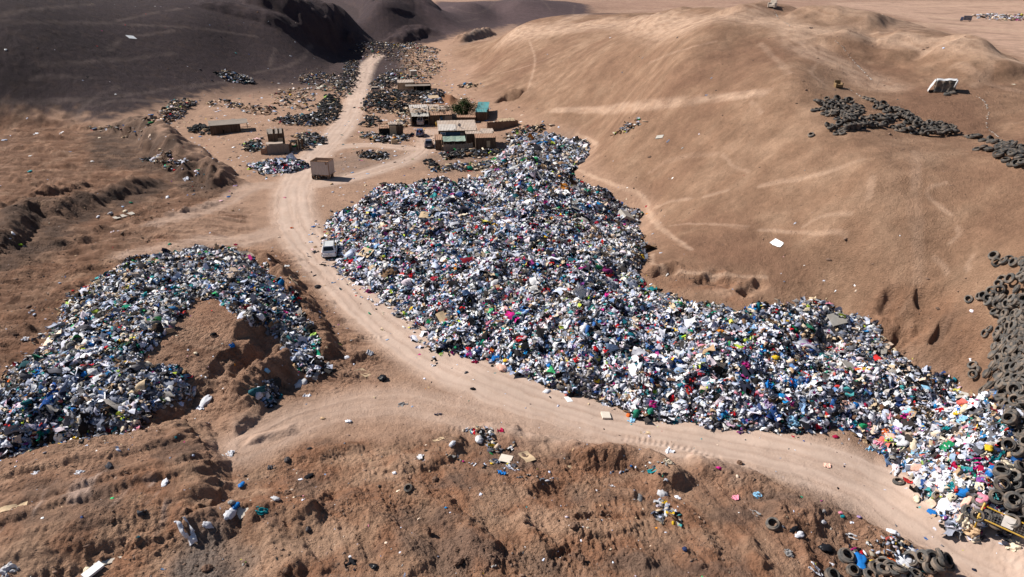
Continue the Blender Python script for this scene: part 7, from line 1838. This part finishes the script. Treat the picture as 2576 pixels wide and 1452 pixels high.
for lab, os_ in used_labels.items():
    if len(os_) > 1:
        for o in os_: o['group'] = 'clothes loose on the near end of the heap' if 'near end of the clothes heap' in lab else lab


# boards, slabs, cardboard
def slab(px, py, lx, ly, lz, mat, name, label, cat, rz=0, tilt=6, tdir=0, bevel=.01, fold=False):
    p = hit(px, py, SURF); m = MB()
    if fold: m.sheet((-lx / 2, -ly / 2, 0), (lx / 2, -ly / 2, 0), (-lx / 2, ly / 2, 0), lz, 1, .05, .04, nu=8, nv=4, jit=.008, seed=int(px))
    else: m.box(-lx / 2, lx / 2, -ly / 2, ly / 2, 0, lz)
    o = m.build(name, mat, bevel=0 if fold else bevel)
    n = Vector(normal_at(SURF, np.array([p.x]), np.array([p.y]), .7)[0]); n = (n + Vector((math.cos(tdir), math.sin(tdir), 0)) * math.tan(R(tilt))).normalized()
    o.rotation_euler = (n.to_track_quat('Z', 'Y') @ Euler((0, 0, R(rz))).to_quaternion()).to_euler()
    hp = sample(np.maximum(SURF - H, 0), [p.x], [p.y])[0]
    o.location = p + Vector((0, 0, .02 + (.22 if hp > .1 else 0)))
    return tag(o, label, cat)


FOAM = simple_mat('pale_foam', (.62, .55, .47), .9, .08, 5); WHBD = simple_mat('white_board', (.80, .80, .80), .5, .05, 4)
for t, x, y, a_ in (('B4', 740, 430, (1.5, 1.2, .12, GREYBD, 'board', 'big bent grey panel on the upper right crest of the huge clothes heap', 'board', 15, 12)), ('B4', 1970, 1132, (1.1, 1.3, .06, GREYBD, 'board', 'upright grey panel on pale rags near the right edge tyres', 'board', 5, 25)),
                    ('B4', 850, 880, (1.0, 1.2, .06, GREYBD, 'board', 'small dark grey panel at the back edge of the heap by the orange bundle', 'board', 25, 20)), ('T7', 1210, 855, (1.9, 1.7, .6, GREYBD, 'crate', 'grey weathered box lying on the back slope of the huge clothes heap', 'box', 25, 14)),
                    ('T6', 1690, 828, (1.7, 1.1, .04, CARD, 'cardboard', 'tan cardboard sheet high on the far slope of the huge clothes heap', 'cardboard', 5, 8)), ('T6', 1100, 1195, (1.9, 1.3, .04, CARD, 'cardboard', 'largest tan cardboard sheet, on the heap just right of the white car', 'cardboard', 8, 6)),
                    ('T7', 730, 735, (2.0, 1.2, .05, GREYBD, 'board', 'grey-green board beside a light blue sheet on the back of the huge heap', 'board', 30, 10)), ('B2', 1850, 400, (1.4, 1.3, .04, CARD, 'cardboard', 'tan card on the huge heap above the roadside tyre', 'cardboard', 30, 10)),
                    ('B2', 1070, 925, (1.5, 1.0, .04, CARD, 'cardboard', 'tan card on red earth at the right end of the left heap', 'cardboard', 20, 4)), ('B2', 390, 35, (1.6, .8, .04, CARD, 'cardboard', 'pale card on red earth beyond the top of the left heap', 'cardboard', 5, 4)),
                    ('C3', 250, 285, (1.15, .8, .03, CARD, 'cardboard', 'folded tan cardboard, larger of the two on the foreground dirt', 'cardboard', 15, 6)), ('C3', 685, 385, (.75, .6, .03, CARD, 'cardboard', 'smaller tan cardboard right of the folded one on the foreground dirt', 'cardboard', -20, 6)),
                    ('C3', 45, 305, (.9, .8, .03, FOAM, 'cardboard', 'pale torn card at the left of the folded tan cardboard', 'cardboard', 25, 6)), ('C2', 1800, 118, (.9, .35, .03, CARD, 'cardboard', 'narrow tan card strip on the crest of the foreground dirt', 'cardboard', 25, 6)),
                    ('C2', 2450, 310, (.8, .7, .03, FOAM, 'cardboard', 'cream card scrap among grey rags in the foreground dirt', 'cardboard', 40, 8)), ('C1', 1050, 1312, (1.5, .28, .10, FOAM, 'plank', 'cream plank lying on the bank at the lower left corner', 'plank', -5, 3)),
                    ('C1', 905, 1400, (1.1, .5, .18, WHBD, 'foam_slab', 'pale rounded slab below the cream plank at the lower left corner', 'slab', 25, 6)), ('C1', 130, 775, (1.5, .45, .03, CARD, 'cardboard', 'torn tan card strip at the left picture edge in the furrows', 'cardboard', 12, 6)),
                    ('C1', 2380, 800, (1.2, .8, .03, FOAM, 'cardboard', 'cream card sheet beside the blue bag on the bank at the lower left', 'cardboard', 25, 10)), ('B3', 1010, 1348, (.9, .7, .16, FOAM, 'foam_slab', 'cream cushion lying on the pale road in front of the huge heap', 'cushion', -25, 3)),
                    ('B3', 650, 1185, (.75, .5, .03, WHBD, 'board', 'small white card at the road edge in front of the huge heap', 'board', 15, 3)), ('C3', 1400, 52, (.8, .35, .05, CARD, 'cardboard', 'brown card scrap lying on the pale road', 'cardboard', 5, 3)),
                    ('T8', 160, 1085, (1.2, .8, .03, WHBD, 'board', 'left sheet of the white pair lying on the open brown hill', 'board', -5, 3)), ('T8', 172, 1100, (1.0, .6, .03, WHBD, 'board', 'right sheet of the white pair lying on the open brown hill', 'board', 5, 3)),
                    ('T1', 1282, 365, (2.4, 1.9, .08, WHBD, 'board', 'bright white panel alone high on the dark slope', 'board', -20, 3)), ('T2', 640, 1407, (2.6, .8, .06, WHBD, 'board', 'white board on the ground right of the ruined double shack', 'board', 30, 2)),
                    ('T2', 660, 853, (7.0, 1.2, .15, FOAM, 'board', 'long pale panel lying left of the far tyre bank', 'board', 0, 2)), ('T5', 1210, 820, (3.0, .7, .06, FOAM, 'plank', 'long cream plank on the sand below the shaded spoil bank', 'plank', -3, 2)),
                    ('T3', 1550, 1340, (1.5, .6, .1, GREYBD, 'board', 'grey scrap board below the wedge of rubbish on the brown hillside', 'board', 20, 3))):
    (px, py), = tp(t, (x, y))
    slab(px, py, *a_[:7], rz=a_[7], tilt=a_[8], fold=a_[3] is CARD)


# rocks
def rock(px, py, s, mat, label, k):
    v, ff = ico(3); q_ = np.random.default_rng(k)
    d = 1 + .35 * fbm(v[:, 0] * 1.5 + k, v[:, 1] * 1.5 + v[:, 2] * 1.9, 4, 980 + k)
    V = v * d[:, None] * [s[0], s[1], s[2]]
    p = hit(px, py, SURF)
    o = obj_np('rock', V, ff, mat); o.location = p + Vector((0, 0, s[2] * .45)); o.rotation_euler = (q_.uniform(-.2, .2), q_.uniform(-.2, .2), q_.uniform(0, 6))
    return tag(o, label, 'rock')


for k, (t, x, y, s, mt, lab) in enumerate([('C2', 1705, 1030, (.13, .16, .36), STONE, 'tall narrow brown rock standing on the foreground dirt'), ('C2', 1990, 1310, (.42, .22, .2), STONE, 'long dark broken clod at the bottom of the foreground dirt'), ('C2', 535, 1000, (.18, .16, .17), STONE_DK, 'small grey pyramid rock on the dark foreground soil'),
                                           ('C2', 330, 325, (.27, .2, .18), STONE_DK, 'dark grey rock alone on the foreground sand'), ('C2', 335, 650, (.28, .2, .2), STONE, 'brown rock beside pale rags on the foreground bank'), ('C3', 715, 970, (.32, .26, .25), STONE, 'largest round clod in the foreground furrows'), ('C3', 775, 1285, (.22, .2, .26), STONE, 'brown clod with a long shadow near the bottom edge'),
                                           ('C2', 1760, 515, (.24, .2, .18), STONE, 'dark brown rock right above the lone foreground tyre'), ('C1', 1085, 905, (.2, .16, .14), STONE, 'brown rock in the furrows of the terrace'), ('C1', 2010, 1380, (.3, .25, .22), STONE, 'brown boulder at the bottom edge on dark soil'), ('C3', 235, 915, (.2, .18, .15), STONE, 'brown clod at the left of the foreground furrows'),
                                           ('C2', 545, 210, (.17, .1, .1), STONE_DK, 'small grey rock on the upper foreground sand'), ('B2', 620, 100, (.42, .25, .2), STONE_DK, 'black lump on the red earth beside the berm'), ('C2', 1970, 1195, (.2, .18, .14), STONE, 'small brown clod above the long dark clod'), ('C2', 320, 1400, (.2, .2, .18), STONE, 'brown rock at the bottom left of the foreground dirt'),
                                           ('C3', 2310, 350, (.2, .18, .16), STONE, 'brown rock on the dark stain beside the road')]):
    (px, py), = tp(t, (x, y)); rock(px, py, s, mt, lab, k)

# ------------------------------------------------------------------ the smallest tyres become one object, and a bed of tyres fills the tall heap
ty = [o for o in COL.objects if o.name.split('.')[0] == 'tyre' and o.parent is None]
ty.sort(key=lambda o: (Vector(o.location) - cam.location).length / o.scale[0])
rest = ty[300:]
parts = []
for o in rest:
    me = o.data; nv = len(me.vertices); co = np.empty(nv * 3, np.float32); me.vertices.foreach_get('co', co); co = co.reshape(-1, 3)
    M_ = np.array(Matrix.LocRotScale(o.location, o.rotation_euler, o.scale)); parts.append((co @ M_[:3, :3].T + M_[:3, 3], np.array([p.vertices[:] for p in me.polygons])))
q = np.random.default_rng(55)
bed = [(2490,780),(2520,745),(2600,740),(2600,1330),(2545,1330),(2530,1250),(2550,1130),(2525,1060),(2505,980),(2510,900),(2520,850),(2510,810)]
w = poly_w(bed, H); n_ = 0
while n_ < 290:
    x = q.uniform(w[:, 0].min(), w[:, 0].max()); y = q.uniform(w[:, 1].min(), w[:, 1].max())
    if not inside(np.array([x]), np.array([y]), w)[0]: continue
    n_ += 1; me = TYRE_ME[[4, 0, 7, 1, 2][n_ % 5]]; co = np.empty(len(me.vertices) * 3, np.float32); me.vertices.foreach_get('co', co); co = co.reshape(-1, 3)
    M_ = np.array(Matrix.LocRotScale(Vector((x, y, ground(x, y) + q.uniform(-.05, .30))), Euler((q.normal(0, .45), q.normal(0, .45), q.uniform(0, 6))), Vector((.74, .74, .74)))); parts.append((co @ M_[:3, :3].T + M_[:3, 3], np.array([p.vertices[:] for p in me.polygons])))
off = 0; V_, F_ = [], []
for v, f_ in parts: V_.append(v); F_.append(f_ + off); off += len(v)
me = mesh_np('tyres', np.concatenate(V_), np.concatenate(F_)); smooth(me); me.materials.append(RUB[0])
tag(link(bpy.data.objects.new('tyres', me)), 'remaining tyres: the lower layers of the heaps and the farthest of the hillside dumps', 'tyres', kind='stuff')
for o in rest: bpy.data.objects.remove(o)
